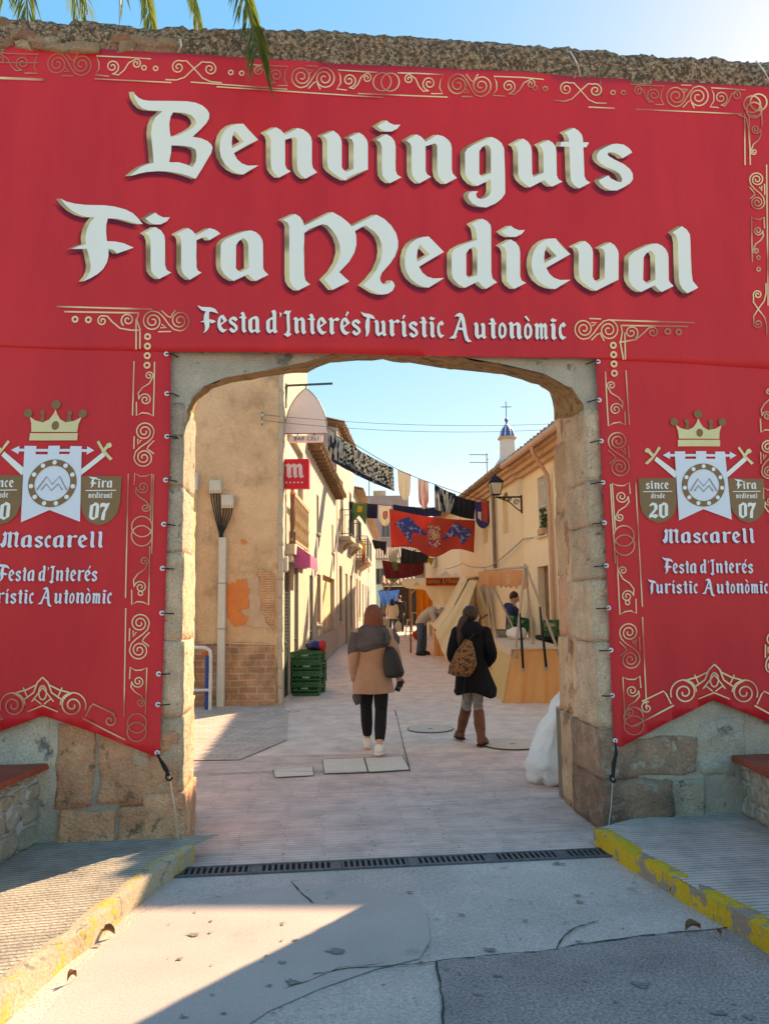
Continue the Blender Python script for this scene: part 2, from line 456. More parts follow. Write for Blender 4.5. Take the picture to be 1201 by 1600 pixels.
def off2(P, k, sg, q):
    d = (P[min(k+1, len(P)-1)]-P[max(k-1, 0)]).normalized()
    p = P[k]+V((-d.y, d.x, 0))*sg*q
    return (p.x, p.y)
sheet('pavement', [off2(PL, k, 1, .13) for k in range(5)]+[(-9, 2.5), wl(-9, .02), wl(-1.3, .02)], KH-.004, m_side)
sheet('pavement', [off2(PR, k, -1, .13) for k in range(5)]+[(9, 2.5), wl(9, .02), wl(1.7, .02)], KH-.004, m_side2)
# drain across the gate
t = thing('drain_grate', 'dark slotted metal drain running across the foot of the gate', 'drain', (GR0.x, GR0.y, 0), math.atan2(GR1.y-GR0.y, GR1.x-GR0.x))
L = (GR1-GR0).length
m_iron = mat('drain_iron', (0.16, 0.16, 0.17), (0.1, 0.1, 0.105), sc=20, rough=0.55, metal=0.5, fine=0.2)
m_dark = mat('drain_dark', (0.02, 0.018, 0.016), rough=1)
b = MB(); b.box(0, L, 0, .022, -.01, .008); b.box(0, L, .148, .17, -.01, .008); b.build('frame', m_iron, t)
b = MB()
x = 0.0
while x < L-.02:
    b.box(x, x+.016, .022, .148, -.008, .006); x += .037
x = .5
while x < L-.1:
    b.box(x, x+.07, .022, .148, -.007, .005); x += .5
b.build('bars', m_iron, t)
b = MB(); b.quad((0, .02, -.002), (L, .02, -.002), (L, .15, -.002), (0, .15, -.002)); b.build('slot_shade', m_dark, t)  # flat near-black sheet under the bars, painting in the shade of the slots
# covers in the paving
m_cov = mat('cover_iron', (0.66, 0.51, 0.41), (0.58, 0.45, 0.365), sc=9, rough=0.75, metal=0.1, bump=0.3, bsc=120)
m_covt = mat('cover_concrete', (0.74, 0.61, 0.49), (0.68, 0.56, 0.45), sc=7, rough=0.85)
for (px, py, r, lab) in [(672, 1139, .30, 'round manhole cover between the two walking women'), (800, 1163, .34, 'round manhole cover right of the boots of the woman in black'), (451, 1112, .17, 'small round cover in the paving below the crates'), (418, 1116, .13, 'smallest round cover nearest the plaster corner')]:
    p = G(px, py); t = thing('manhole_cover', lab, 'manhole cover', (p.x, p.y, 0), .3, 'covers set in the paving')
    b = MB(); n_ = 40
    b.add([(r*cos(2*pi*k/n_), r*sin(2*pi*k/n_), .005) for k in range(n_)], [tuple(range(n_))]); b.build('lid', m_cov, t)
    b = MB()
    for k in range(n_):
        a, c = 2*pi*k/n_, 2*pi*(k+1)/n_
        b.quad((r*cos(a), r*sin(a), .008), (r*cos(c), r*sin(c), .008), (r*1.03*cos(c), r*1.03*sin(c), .008), (r*1.03*cos(a), r*1.03*sin(a), .008))
    b.box(-.03, .03, -.015, .015, .005, .007); b.build('ring', m_crack, t)
for (q, lab) in [([(427, 1203), (488, 1199), (490, 1212), (430, 1215)], 'small pale rectangular cover, leftmost of the row of three'), ([(504, 1187), (568, 1185), (574, 1207), (507, 1209)], 'pale square cover in the middle of the row of three'), ([(570, 1185), (628, 1182), (640, 1203), (576, 1207)], 'pale square cover under the heels of the woman in tan')]:
    P = [G(*k) for k in q]; c_ = sum(P, V())/4
    t = thing('access_cover', lab, 'cover', (c_.x, c_.y, 0), 0, 'square covers set in the paving')
    b = MB(); b.add([(p.x-c_.x, p.y-c_.y, .004) for p in P], [(0, 1, 2, 3)]); b.build('lid', m_covt, t)
    b = MB()
    for k in range(4):
        a, c = P[k]-c_, P[(k+1) % 4]-c_
        b.quad((a.x*1.0, a.y*1.0, .007), (c.x, c.y, .007), (c.x*1.025, c.y*1.025, .007), (a.x*1.025, a.y*1.025, .007))
    b.build('rim', m_crack, t)
# ------------------------------------------------------------------ town wall with the gate
m_wall = mat('town_wall_render', (0.53, 0.445, 0.34), (0.34, 0.295, 0.24), sc=2.2, rough=0.95, bump=0.9, bsc=22, fine=0.25, spots=(0.17, 0.15, 0.135), ssc=5, sth=(0.6, 0.66), bdist=.02)
m_sand = mat('red_sandstone', (0.84, 0.43, 0.24), (0.64, 0.29, 0.16), sc=5, rough=0.95, bump=1.0, bsc=28, fine=0.25, rand=0.2, spots=(0.30, 0.17, 0.10), ssc=9, sth=(0.58, 0.66), bdist=.045)
m_sandR = mat('dark_sandstone', (0.50, 0.28, 0.18), (0.26, 0.165, 0.115), sc=5, rough=0.95, bump=1.0, bsc=28, fine=0.25, rand=0.2, spots=(0.44, 0.35, 0.27), ssc=8, sth=(0.57, 0.64), bdist=.045)
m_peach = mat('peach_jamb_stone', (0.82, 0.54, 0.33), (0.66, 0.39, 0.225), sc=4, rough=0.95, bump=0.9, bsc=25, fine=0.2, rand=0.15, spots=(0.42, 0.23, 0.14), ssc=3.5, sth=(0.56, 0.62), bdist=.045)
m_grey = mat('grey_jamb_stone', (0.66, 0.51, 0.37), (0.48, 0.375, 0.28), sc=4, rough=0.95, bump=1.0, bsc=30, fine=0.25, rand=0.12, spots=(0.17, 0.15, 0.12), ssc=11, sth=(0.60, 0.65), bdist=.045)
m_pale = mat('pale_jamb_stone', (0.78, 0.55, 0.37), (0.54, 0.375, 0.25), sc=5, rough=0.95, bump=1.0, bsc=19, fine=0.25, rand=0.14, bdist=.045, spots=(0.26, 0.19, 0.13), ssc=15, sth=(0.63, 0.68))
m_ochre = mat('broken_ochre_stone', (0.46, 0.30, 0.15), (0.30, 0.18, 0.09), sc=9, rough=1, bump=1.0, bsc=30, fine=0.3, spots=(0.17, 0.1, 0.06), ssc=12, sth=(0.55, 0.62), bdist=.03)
m_cop = mat('pebbly_coping', (0.58, 0.37, 0.23), (0.15, 0.10, 0.067), sc=30, mix=(0.44, 0.6), rough=1, bump=1.0, bsc=55, fine=0.5, fsc=70, spots=(0.66, 0.54, 0.40), ssc=34, sth=(0.57, 0.63), bdist=.05)
m_rub = mat('rubble_coping', (0.44, 0.27, 0.16), (0.27, 0.17, 0.11), sc=4, rough=1, bump=0.9, bsc=30, fine=0.25, spots=(0.45, 0.36, 0.24), ssc=5, sth=(0.55, 0.6), bdist=.03)
m_redj = mat('reddish_reveal_stone', (0.74, 0.40, 0.235), (0.60, 0.29, 0.17), sc=3, rough=.95, bump=.9, bsc=22, fine=.2, rand=.1, spots=(0.78, 0.52, 0.33), ssc=4, sth=(.58, .66), bdist=.02)
TH = 0.95
town = thing('town_wall', 'old stone town wall with an arched gateway under red banners', 'wall', WO, WYAW)
fr_px = [(287, 1338), (285, 1200), (284, 1000), (283, 800), (285, 700), (291, 645), (301, 622), (320, 603), (352, 590), (420, 578), (480, 565), (520, 553), (600, 546), (690, 552), (790, 570), (850, 584), (893, 608), (911, 632), (915, 700), (923, 900), (934, 1100), (948, 1302)]
bk_px = [(297, 1252), (299, 1150), (300, 1000), (300, 800), (301, 690), (303, 645), (312, 624), (332, 607), (362, 598), (420, 588), (480, 580), (515, 567), (600, 560), (688, 575), (785, 585), (840, 600), (860, 614), (868, 640), (870, 700), (873, 850), (877, 1000), (882, 1238)]
FRP = [W(*p, .0) for p in fr_px]; BKP = [W(*p, TH) for p in bk_px]
for P in (FRP, BKP): P[0].z = -.02; P[-1].z = -.02
top_px = [(-400, 24), (0, 30), (90, 38), (150, 36), (240, 44), (330, 46), (420, 47), (560, 52), (700, 64), (850, 74), (1000, 90), (1201, 98), (1500, 110)]
TOP = [W(*p, .02) for p in top_px]
def topz(u):
    for i in range(len(TOP)-1):
        if TOP[i].x <= u <= TOP[i+1].x or i == len(TOP)-2 or (i == 0 and u < TOP[0].x):
            t_ = (u-TOP[i].x)/(TOP[i+1].x-TOP[i].x); return TOP[i].z+(TOP[i+1].z-TOP[i].z)*t_
b = MB()
U0, U1 = -8.0, 8.0
for P, y in ((FRP, 0.0), (BKP, TH)):
    outl = [(U0, -.02)]+[(p.x, p.z) for p in P]+[(U1, -.02), (U1, topz(U1)-.25)]+[(U0+(U1-U0)*(1-k/16), topz(U0+(U1-U0)*(1-k/16))-.25) for k in range(1, 17)]
    b.poly([outl], lambda x_, z_, y=y: (x_, y, z_))
b.quad((U0, 0, -.02), (U0, TH, -.02), (U0, TH, topz(U0)-.25), (U0, 0, topz(U0)-.25))
b.quad((U1, 0, -.02), (U1, TH, -.02), (U1, TH, topz(U1)-.25), (U1, 0, topz(U1)-.25))
b.build('masonry', m_wall, town)
# reveal of the gate: rough strip between front and back outline
b = MB(); NS, rows = 7, []
def resamp(P, n):
    Ls = [0]
    for i in range(len(P)-1): Ls.append(Ls[-1]+(P[i+1]-P[i]).length)
    out = []
    for k in range(n+1):
        s_ = Ls[-1]*k/n
        i = max(j for j in range(len(P)-1) if Ls[j] <= s_+1e-9)
        out.append(P[i].lerp(P[i+1], (s_-Ls[i])/(Ls[i+1]-Ls[i])))
    return out
NP = 130
A_, B_ = [], []
for i in range(len(FRP)-1):
    k_ = max(2, int((FRP[i+1]-FRP[i]).length/.07))
    for q in range(k_):
        A_.append(FRP[i].lerp(FRP[i+1], q/k_)); B_.append(BKP[i].lerp(BKP[i+1], q/k_))
A_.append(FRP[-1]); B_.append(BKP[-1])
for i in range(len(A_)):
    row = []
    for k in range(NS+1):
        p = A_[i].lerp(B_[i], k/NS)
        q = noise.noise_vector(p*5)*.02+noise.noise_vector(p*16+V((4, 0, 0)))*.014
        if A_[i].z < 3.05: q *= .35
        row.append(p+q)
    rows.append(row)
sm = []
for i in range(len(rows)-1):
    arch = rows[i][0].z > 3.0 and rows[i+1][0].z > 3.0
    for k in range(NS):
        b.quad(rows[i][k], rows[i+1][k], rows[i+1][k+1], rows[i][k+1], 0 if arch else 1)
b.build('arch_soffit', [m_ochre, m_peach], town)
# broken edge stones round the arch
rs = random.Random(5)
b = MB()
for i in range(0, len(A_)-1):
    if A_[i].z > 3.02 and rs.random() < .0:
        p = A_[i]; s_ = .06+.05*rs.random()
        vs, fs = stone(p.x-s_, p.x+s_, -.012, .12, p.z-.01, p.z+s_*.9, .02, 9, i, .03, 3); b.add(vs, fs)
b.build('arch_edge', m_ochre, town)
def jamb(side, seq, mts):
    z = 0.0
    for i, (h, prj, mi, fo) in enumerate(seq):
        pts = [p for p in (FRP[:7] if side < 0 else FRP[-6:])]
        zz = z+h/2
        best = min(pts, key=lambda p: abs(p.z-zz))
        xs = sorted(pts, key=lambda p: p.z)
        x_ = xs[0].x
        for a, c in zip(xs[:-1], xs[1:]):
            if a.z <= zz <= c.z: x_ = a.x+(c.x-a.x)*(zz-a.z)/(c.z-a.z)
        if zz > xs[-1].z: x_ = xs[-1].x
        e = x_-side*prj
        x0, x1 = (e, x_+.26+.12*rs.random()) if side > 0 else (x_-.26-.12*rs.random(), e)
        vs, fs = stone(x0, x1, -.012-fo, .40+.25*rs.random(), z+.001, z+h-.002, .010, 9, i*3+side, .008, 9)
        b = MB().add(vs, fs); b.build('jamb_stone', mts[mi], town, smooth=True)
        z += h
jamb(-1, [(.40, .022, 2, .02), (.50, .010, 1, 0), (.52, .014, 1, 0), (.62, .010, 1, 0), (.46, .013, 0, 0), (.62, .010, 0, 0)], [m_grey, m_pale, m_sand])
jamb(1, [(.38, .016, 3, .012), (.36, .018, 2, .006), (.62, .010, 1, 0), (.46, .014, 1, 0), (.40, .010, 0, 0), (.34, .012, 1, 0), (.56, .010, 0, 0)], [m_pale, m_pale, m_sandR, m_sandR])
# deep jamb blocks on the right-hand reveal
for side, seq, mts in ((1, [.75, .62, .5, .55, .6], [m_peach, m_peach, m_redj]), (-1, [.5, .44, .6, .4, .5, .5], [m_pale, m_peach, m_pale])):
    z = 0
    for i, h in enumerate(seq):
        P = BKP[-6:] if side > 0 else BKP[:6]
        xs = sorted(P, key=lambda p: p.z); zz = z+h/2; x_ = xs[0].x
        for a, c in zip(xs[:-1], xs[1:]):
            if a.z <= zz <= c.z: x_ = a.x+(c.x-a.x)*(zz-a.z)/(c.z-a.z)
        e = x_-side*(.012+.015*rs.random())
        x0, x1 = (e, x_+.3) if side > 0 else (x_-.3, e)
        vs, fs = stone(x0, x1, .62+.06*rs.random(), TH+.01, z+.001, z+h-.002, .012, 8, 50+i*2+side, .008, 9)
        MB().add(vs, fs).build('jamb_stone', mts[i % 3], town, smooth=True); z += h
# large blocks at the foot of the wall
def fblock(px0, py0, px1, py1, m_, seed, pr=.03, amp=.014):
    a, c = W(px0, py1), W(px1, py0)
    vs, fs = stone(a.x, c.x, -pr*.5, .25, max(a.z, .0), c.z, amp*1.2, 6, seed, .014, 11)
    MB().add(vs, fs).build('foot_stone', m_, town, smooth=True)
fblock(86, 1128, 150, 1262, m_sand, 1); fblock(152, 1140, 283, 1258, m_sand, 2, .035, .02); fblock(90, 1264, 182, 1330, m_sand, 3, .05); fblock(184, 1256, 284, 1336, m_sand, 4, .06)
fblock(960, 1150, 1085, 1212, m_sandR, 5, .03, .02); fblock(952, 1216, 1048, 1300, m_sandR, 6, .06, .02); fblock(1050, 1218, 1098, 1290, m_grey, 7, .03, .02); fblock(1090, 1120, 1160, 1212, m_wall, 8, .02, .025)
fblock(-10, 1090, 84, 1200, m_wall, 9, .02, .02)
# coping along the top
b = MB(); NU = 560; prof = [(-.02, -.42), (-.035, -.28), (-.045, -.16), (-.035, -.06), (.0, -.005), (.12, .02), (.4, .03), (.7, .0), (TH+.02, -.1), (TH+.06, -.3)]
rows = []
for i in range(NU+1):
    u = -7+14*i/NU
    row = []
    for (y, dz) in prof:
        p = V((u, y, topz(u)+dz))
        p += noise.noise_vector(p*7)*.02+noise.noise_vector(p*23)*.022+noise.noise_vector(p*2)*.015
        row.append(p)
    rows.append(row)
for i in range(NU):
    for k in range(len(prof)-1): b.quad(rows[i][k], rows[i+1][k], rows[i+1][k+1], rows[i][k+1])
b.build('coping', m_cop, town)
# reddish rubble on the left stretch
u = -4.6; b = MB(); i = 0
uend = W(235, 60, .1).x
while u < uend:
    wd = .10+.2*rs.random()
    z0 = topz(u)-.29
    for lay in range(3):
        hh = .055+.06*rs.random()
        vs, fs = stone(u+rs.uniform(-.06, .04), u+wd*rs.uniform(.9, 1.5), -.075+.03*lay+rs.uniform(-.02, .02), .25, z0, z0+hh, .028, 8, i, .014, 5); b.add(vs, fs, i % 2); z0 += hh*.9; i += 1
    u += wd+.004
m_rub2 = mat('rubble_red', (0.42, 0.185, 0.11), (0.27, 0.13, 0.085), sc=6, rough=1, bump=0.9, bsc=30, fine=0.25, bdist=.03)
b.build('rubble_coping', [m_rub, m_rub2], town, smooth=True)
# stone benches either side
m_tile = mat('red_seat_tile', (0.42, 0.085, 0.045), (0.32, 0.06, 0.035), sc=4, rough=0.7, bump=0.3, bsc=50)
m_rubb = mat('bench_rubble', (0.50, 0.40, 0.29), (0.36, 0.27, 0.19), sc=5, rough=0.95, bump=1.0, bsc=20, fine=0.2, bdist=.03, spots=(0.56, 0.49, 0.40), ssc=6, sth=(0.55, 0.6))
m_whit = mat('white_mortar', (0.55, 0.53, 0.48), sc=8, rough=0.95, bump=0.5)
def bench(side, pa, pb, ztop, lab):
    A, B = G(*pa, KH), G(*pb, KH)
    d = (B-A).normalized(); nr = V((-d.y, d.x, 0))
    if nr.x*side < 0: nr = -nr
    t = thing('stone_bench', lab, 'bench', (A.x, A.y, KH-.01))
    Lb = 3.2
    def P(s_, q, z): p = d*s_+nr*q; return (p.x, p.y, z)
    b = MB(); r_ = random.Random(3+side); z = 0
    while z < ztop-.10:
        h = min(.10+.06*r_.random(), ztop-.06-z); s_ = 0
        while s_ < Lb:
            l_ = .12+.16*r_.random()
            vs, fs = stone(s_, s_+l_-.006, .01*r_.random(), .4, z+.003, z+h*r_.uniform(.8, 1.1), .026, 11, s_*7+z*30, .02, 4)
            b.add([P(*v) for v in vs], fs); s_ += l_
        z += h
    b.build('rubble_base', m_rubb, t, smooth=True)
    b = MB(); vs, fs = stone(0, Lb, .022, .45, 0, ztop-.05, .003, 3, 1, .01, 2); b.add([P(*v) for v in vs], fs); b.build('mortar', m_whit, t)
    b = MB(); s_ = -.03
    while s_ < Lb:
        vs, fs = rbox(s_, s_+.29, -.05, .5, ztop-.045, ztop, .01); b.add([P(*v) for v in vs], fs); s_ += .295
    b.build('seat', m_tile, t)
    b = MB(); vs, fs = stone(-.16, -.025, -.03, .5, -.0, ztop+.0, .02, 7, 9, .03, 5); b.add([P(*v) for v in vs], fs); b.build('end_pillar', m_rubb, t, smooth=True)
    b = MB(); vs, fs = stone(-.17, -.032, -.035, .52, ztop+.0, ztop+.03, .012, 7, 9, .012, 4); b.add([P(*v) for v in vs], fs); b.build('mortar_cap', m_whit, t, smooth=True)
bench(-1, (66, 1312), (0, 1352), .52, 'rubble stone bench with red tiled seat left of the gate')
bench(1, (1150, 1265), (1201, 1296), .42, 'rubble stone bench with red tiled seat right of the gate, in the shade')
# ------------------------------------------------------------------ lettering (outlines of the letters on the banner)
def P2(s):
    q = s.split(); return [tuple(float(k) for k in p.split(',')) for p in q]
GL = {}
def glyph(ch, sc, base, *loops, adv=None):        # loops: list of groups; each group = outer + holes
    GL[ch] = dict(sc=sc, base=base, groups=loops)
glyph('B', 6.005, 841, [P2('60,38 75,65 110,95 150,112 200,120 300,122 480,125 560,130 640,145 700,170 745,205 768,245 765,290 740,335 690,390 612,460 690,475 750,500 785,530 798,560 785,610 750,670 700,755 640,848 560,815 480,790 400,775 300,772 180,780 20,815 60,780 120,735 180,710 245,695 238,600 228,500 222,420 232,340 262,275 330,218 250,212 190,208 140,190 100,150 70,95'), P2('430,225 405,270 393,330 395,390 405,455 480,440 560,405 620,370 645,335 635,300 600,262 540,238'), P2('412,532 408,600 390,688 480,690 550,712 610,742 640,690 648,630 640,580 600,555 520,538')])
glyph('e', 5.222, 626, [P2('362,208 485,338 285,452 310,500 350,535 400,552 488,550 362,626 310,615 260,590 210,545 180,490 167,430 170,370 185,310 215,262 260,228 310,211'), P2('290,270 370,355 270,412 267,370 272,320')])
glyph('n', 5.004, 545, [P2('72,192 155,148 190,165 215,190 228,207 325,153 370,165 410,195 430,225 437,260 437,430 445,465 478,500 388,548 350,520 328,485 320,440 320,245 312,228 300,222 228,244 228,440 240,470 272,490 180,540 145,510 122,475 115,430 115,250 105,220')])
glyph('v', 5.004, 555, [P2('515,212 605,170 640,195 662,225 670,260 670,450 680,472 706,492 762,465 762,265 750,235 720,222 805,180 840,200 866,235 875,265 875,470 700,558 640,530 585,490 562,460 556,420 556,260 545,230')])
IB = P2('940,235 1020,192 1060,215 1085,250 1092,290 1092,475 1105,510 1138,530 1048,575 1010,548 988,515 984,460 984,290 970,255')
glyph('i', 5.004, 572, [IB], [P2('945,128 1020,85 1045,105 1080,120 1128,120 1105,150 1060,172 1010,172 975,155')])
glyph('í', 5.004, 572, [IB], [P2('985,150 1030,60 1090,85 1020,165')])
glyph('g', 5.459, 590, [P2('805,190 850,210 890,245 910,290 918,500 920,670 890,715 840,755 760,790 690,780 640,755 610,715 603,690 615,665 645,650 690,652 672,675 680,705 710,718 750,710 785,685 800,650 798,550 685,605 640,585 600,545 580,500 578,320 600,285 650,255 720,225'), P2('760,255 725,275 700,310 700,500 720,527 798,495 798,300 785,270')])
glyph('u', 5.719, 652, [P2('58,268 150,220 190,245 215,280 225,320 228,530 240,565 330,525 328,340 315,300 288,272 375,232 415,255 440,290 445,330 447,550 462,585 498,605 405,652 370,632 335,592 210,655 165,625 125,585 105,540 103,330 90,290')])
glyph('t', 5.719, 668, [P2('518,160 605,118 645,145 672,180 682,215 682,250 735,253 712,297 685,297 690,560 705,595 742,620 645,670 600,640 575,600 568,560 562,290 478,285 492,245 560,243 556,210 545,185')])
glyph('s', 5.719, 686, [P2('980,268 1040,280 1090,315 1115,350 1030,402 1000,372 960,350 920,340 900,350 910,375 960,410 1040,455 1095,500 1118,540 1120,590 1095,625 1040,660 980,688 920,685 870,660 830,620 818,595 905,550 930,580 985,610 1018,615 1025,588 1005,545 960,507 880,470 830,435 805,400 805,365 830,325 880,295 940,270')])
glyph('F', 6.005, 815, [P2('90,60 140,85 220,108 330,122 500,128 600,140 700,165 770,200 820,250 860,303 800,295 700,268 620,252 535,250 520,310 518,370 525,462 600,465 680,480 776,522 620,577 585,545 540,532 540,600 525,660 490,720 440,765 380,800 300,835 340,790 365,740 370,680 355,600 335,530 190,530 260,505 325,485 322,420 335,350 365,290 410,238 340,235 260,210 190,170 130,115')])
glyph('r', 7.065, 757, [P2('108,255 240,190 290,220 320,255 330,275 480,198 530,212 570,235 600,262 480,330 450,300 420,290 335,325 335,620 350,660 392,685 262,760 210,720 180,680 165,630 165,320 150,285')])
glyph('a', 7.065, 779, [P2('930,220 990,240 1035,280 1062,330 1068,380 1070,640 1085,670 1128,712 992,780 950,755 905,705 750,780 690,750 640,705 610,650 602,600 602,400 615,365 660,320 740,280 840,240'), P2('850,305 800,340 772,385 770,640 790,662 820,685 912,640 905,370 885,330')])
glyph('M', 5.459, 736, [P2('65,130 172,82 210,105 235,140 247,180 490,68 560,105 620,150 652,185 865,83 930,118 990,175 1030,240 1048,310 1045,370 1020,440 980,500 910,580 892,625 898,655 918,680 945,684 978,668 988,648 1008,665 1018,695 1000,735 960,762 910,770 850,755 745,692 800,640 860,560 900,470 912,400 905,330 880,270 840,225 775,180 752,182 680,225 690,270 692,340 675,410 630,490 545,583 630,662 490,735 415,645 480,580 530,500 553,420 550,350 525,280 480,215 440,180 400,170 248,243 248,600 258,650 298,685 195,738 150,705 125,660 120,600 120,190 105,155')])
glyph('d', 5.222, 633, [P2('710,105 800,65 840,85 865,115 870,150 872,500 880,550 918,585 830,635 790,605 765,575 655,630 600,600 560,555 548,510 548,350 570,315 640,275 755,235 750,180 740,140'), P2('720,295 688,315 667,350 667,520 685,548 757,525 757,330 745,300')])
glyph('l', 4.141, 489, [P2('990,98 1052,58 1085,80 1105,110 1108,150 1115,350 1122,410 1158,455 1088,492 1055,465 1035,430 1030,380 1025,160 1015,120')])
s2 = 5.719*.344
glyph('o', s2, 290, [P2('510,140 545,165 558,200 555,245 540,270 500,290 472,265 465,230 468,185 480,160'), P2('507,165 495,185 493,245 507,262 525,248 528,195')])
glyph('ò', s2, 290, GL['o']['groups'][0], [P2('470,85 492,78 530,120 515,127')])
glyph('c', s2, 336, [P2('1145,180 1172,208 1145,230 1130,212 1120,240 1125,280 1142,305 1178,312 1135,338 1105,315 1092,280 1092,235 1105,205')])
glyph('m', s2, 293, [P2('788,162 820,143 838,160 865,143 884,160 912,145 932,168 935,258 948,275 920,295 903,268 903,188 888,180 888,262 898,275 872,293 858,268 858,188 843,178 841,262 852,275 822,293 805,268 805,185 800,172')])
glyph('T', s2, 318, [P2('415,102 450,115 520,122 560,135 588,168 520,158 520,220 518,280 500,312 472,330 478,290 468,240 472,190 490,155 445,140')])
glyph('A', s2, 290, [P2('120,102 150,75 185,65 215,78 235,115 255,200 265,260 285,300 318,318 280,328 245,310 228,270 215,222 165,215 140,265 150,275 128,295 62,292 90,275 110,265 180,105 150,95'), P2('195,125 170,195 212,200 200,140')])
glyph('I', 6.005*.344, 312, [P2('868,120 900,92 930,98 970,92 948,125 950,200 955,260 950,300 975,315 925,342 872,315 905,305 918,270 910,180 912,128')])
glyph("'", 6.005*.344, 305, [P2('815,105 845,112 840,135 812,155 825,130')])
EH = [GL['e']['groups'][0], [P2('330,170 395,60 450,90 365,185')]]
glyph('é', 5.222, 626, *EH)
glyph('0', 1, 100, [P2('0,18 22,8 30,0 52,8 60,22 60,82 38,94 30,100 8,92 0,80'), P2('22,22 22,80 38,86 38,18')])
glyph('2', 1, 100, [P2('4,20 24,2 50,8 58,22 58,42 44,58 26,78 44,74 62,78 58,90 44,100 24,92 2,98 2,82 20,62 36,44 36,22 22,18 12,28')])
glyph('7', 1, 100, [P2('2,8 20,2 40,8 62,2 54,26 40,54 38,98 16,98 18,62 34,26 14,24 2,34')])
glyph('𝔐', 1, 100, [P2('0,78 14,70 22,30 10,20 26,0 40,12 40,80 30,94 14,100')], [P2('46,14 60,0 72,12 72,84 82,92 70,100 58,100 50,90 50,22')], [P2('80,14 98,0 116,14 112,26 112,82 124,88 108,100 94,86 94,28')], [P2('40,10 46,6 50,12 44,18')], [P2('72,10 80,6 82,14 74,18')])
glyph('Q', s2, 290, GL['o']['groups'][0], [P2('520,255 545,275 580,300 560,310 510,280')])
def ginfo(ch):
    g = GL[ch]
    if 'box' not in g:
        pts = [p for gr in g['groups'] for lp in gr for p in lp]
        body = pts if ch == '𝔐' else g['groups'][0][0]
        g['x0'] = min(p[0] for p in body)/g['sc']; g['x1'] = max(p[0] for p in body)/g['sc']
        g['b'] = g['base']/g['sc']; g['box'] = 1
    return g
def gshape(ch, x, yb, kx, ky):          # glyph groups in photo pixels, left edge x, baseline yb
    g = ginfo(ch)
    return [[[(x+(p[0]/g['sc']-g['x0'])*kx, yb+(p[1]/g['sc']-g['b'])*ky) for p in lp] for lp in gr] for gr in g['groups']]
KERN = {'F': -14, 'T': -18, 'r': -6, "'": 0}
def layout(txt, x0, x1, yb0, yb1, ky, gap=9.0, space=26.0, condense=None):
    w_, pen = [], 0.0
    for ch in txt:
        if ch == ' ': pen += space; continue
        g = ginfo(ch); w_.append((ch, pen)); pen += g['x1']-g['x0']+gap+KERN.get(ch, 0)
        if ch in '027𝔐': pen += 0
    pen -= gap
    kx = (x1-x0)/pen
    out = []
    for ch, q in w_:
        f = q/pen
        out += gshape(ch, x0+q*kx, yb0+(yb1-yb0)*f, kx, ky)
    return out
# ------------------------------------------------------------------ banners
m_red = mat('banner_red', (0.74, 0.027, 0.033), (0.60, 0.018, 0.029), rough=0.5, sc=0.9, mix=(0.3, 0.7), bump=0.25, bsc=2.2, fine=0.04, fsc=200, spec=0.32, bdist=.05, stretch=(2.2, 1, 0.5))
m_white = mat('print_white', (0.86, 0.88, 0.82), (0.83, 0.85, 0.80), rough=0.55, sc=2, fine=0)
m_gold = mat('print_gold', (0.72, 0.60, 0.32), (0.30, 0.20, 0.10), rough=0.5, sc=1, mix=(0.35, 0.6), stretch=(.8, .8, 5.5), detail=1.0, fine=0)
m_line = mat('print_line_gold', (0.86, 0.66, 0.38), (0.50, 0.17, 0.10), rough=0.5, sc=1.7, mix=(0.43, 0.54), detail=1.0, fine=0, coord='Object')
m_brown = mat('print_brown', (0.27, 0.155, 0.07), (0.25, 0.14, 0.065), rough=0.55, sc=2, fine=0)
m_cream = mat('print_cream_gold', (0.78, 0.70, 0.38), (0.70, 0.62, 0.33), rough=0.55, sc=2, fine=0)
m_bluew = mat('print_pale_blue', (0.74, 0.80, 0.88), (0.72, 0.78, 0.86), rough=0.55, sc=2, fine=0)
m_gline = mat('print_grey_line', (0.28, 0.27, 0.27), rough=0.6, fine=0)
def shadowmat(name, a):
    mt = mat(name, (0.20, 0.02, 0.06), rough=0.7, fine=0)
    mt.node_tree.nodes['Principled BSDF'].inputs['Alpha'].default_value = a
    return mt
m_sh = shadowmat('print_drop_shadow', 0.30)
def billow(u, z):
    return (0.010*sin(u*2.3+z*.9+.4)+0.007*sin(z*2.1-u*1.1)+0.006*sin(u*4.1-z*2.6+1)*min(1, max(0, u-.2))+ .004*sin(u*7.5+z*1.2))+(.0045*sin(u*15+z*2.2)+.003*sin(u*23-z*3+2))*max(0, noise.noise(V((u*.8, z*.6, 3)))+.35)+.006*sin(u*9+z*5.5)*max(0, noise.noise(V((u*.5+7, z*.5, 1))))
def onb(px, py, off):                  # point of the banner cloth in wall coordinates, off metres proud of it
    p = W(px, py, -0.055)
    return V((p.x, -0.055-billow(p.x, p.z)-off, p.z))
class Strokes:
    def __init__(s): s.b = MB(); s.k = 0
    def line(s, pts, w_=2.3):          # ribbon in photo pixels
        s.k += 1
        off = .0042+.00005*s.k
        n = len(pts); L_, R_ = [], []
        for i, p in enumerate(pts):
            a, c = pts[max(i-1, 0)], pts[min(i+1, n-1)]
            dx, dy = c[0]-a[0], c[1]-a[1]; q = math.hypot(dx, dy) or 1
            nx, ny = -dy/q*w_/2, dx/q*w_/2
            L_.append(onb(p[0]+nx, p[1]+ny, off)); R_.append(onb(p[0]-nx, p[1]-ny, off))
        o = len(s.b.v)
        s.b.add([v for pr in zip(L_, R_) for v in pr], [(2*i, 2*i+1, 2*i+3, 2*i+2) for i in range(n-1)])
    def ring(s, c, r, w_=2.6, asp=1.0):
        s.line([(c[0]+r*cos(2*pi*k/18), c[1]+r*asp*sin(2*pi*k/18)) for k in range(19)], w_)
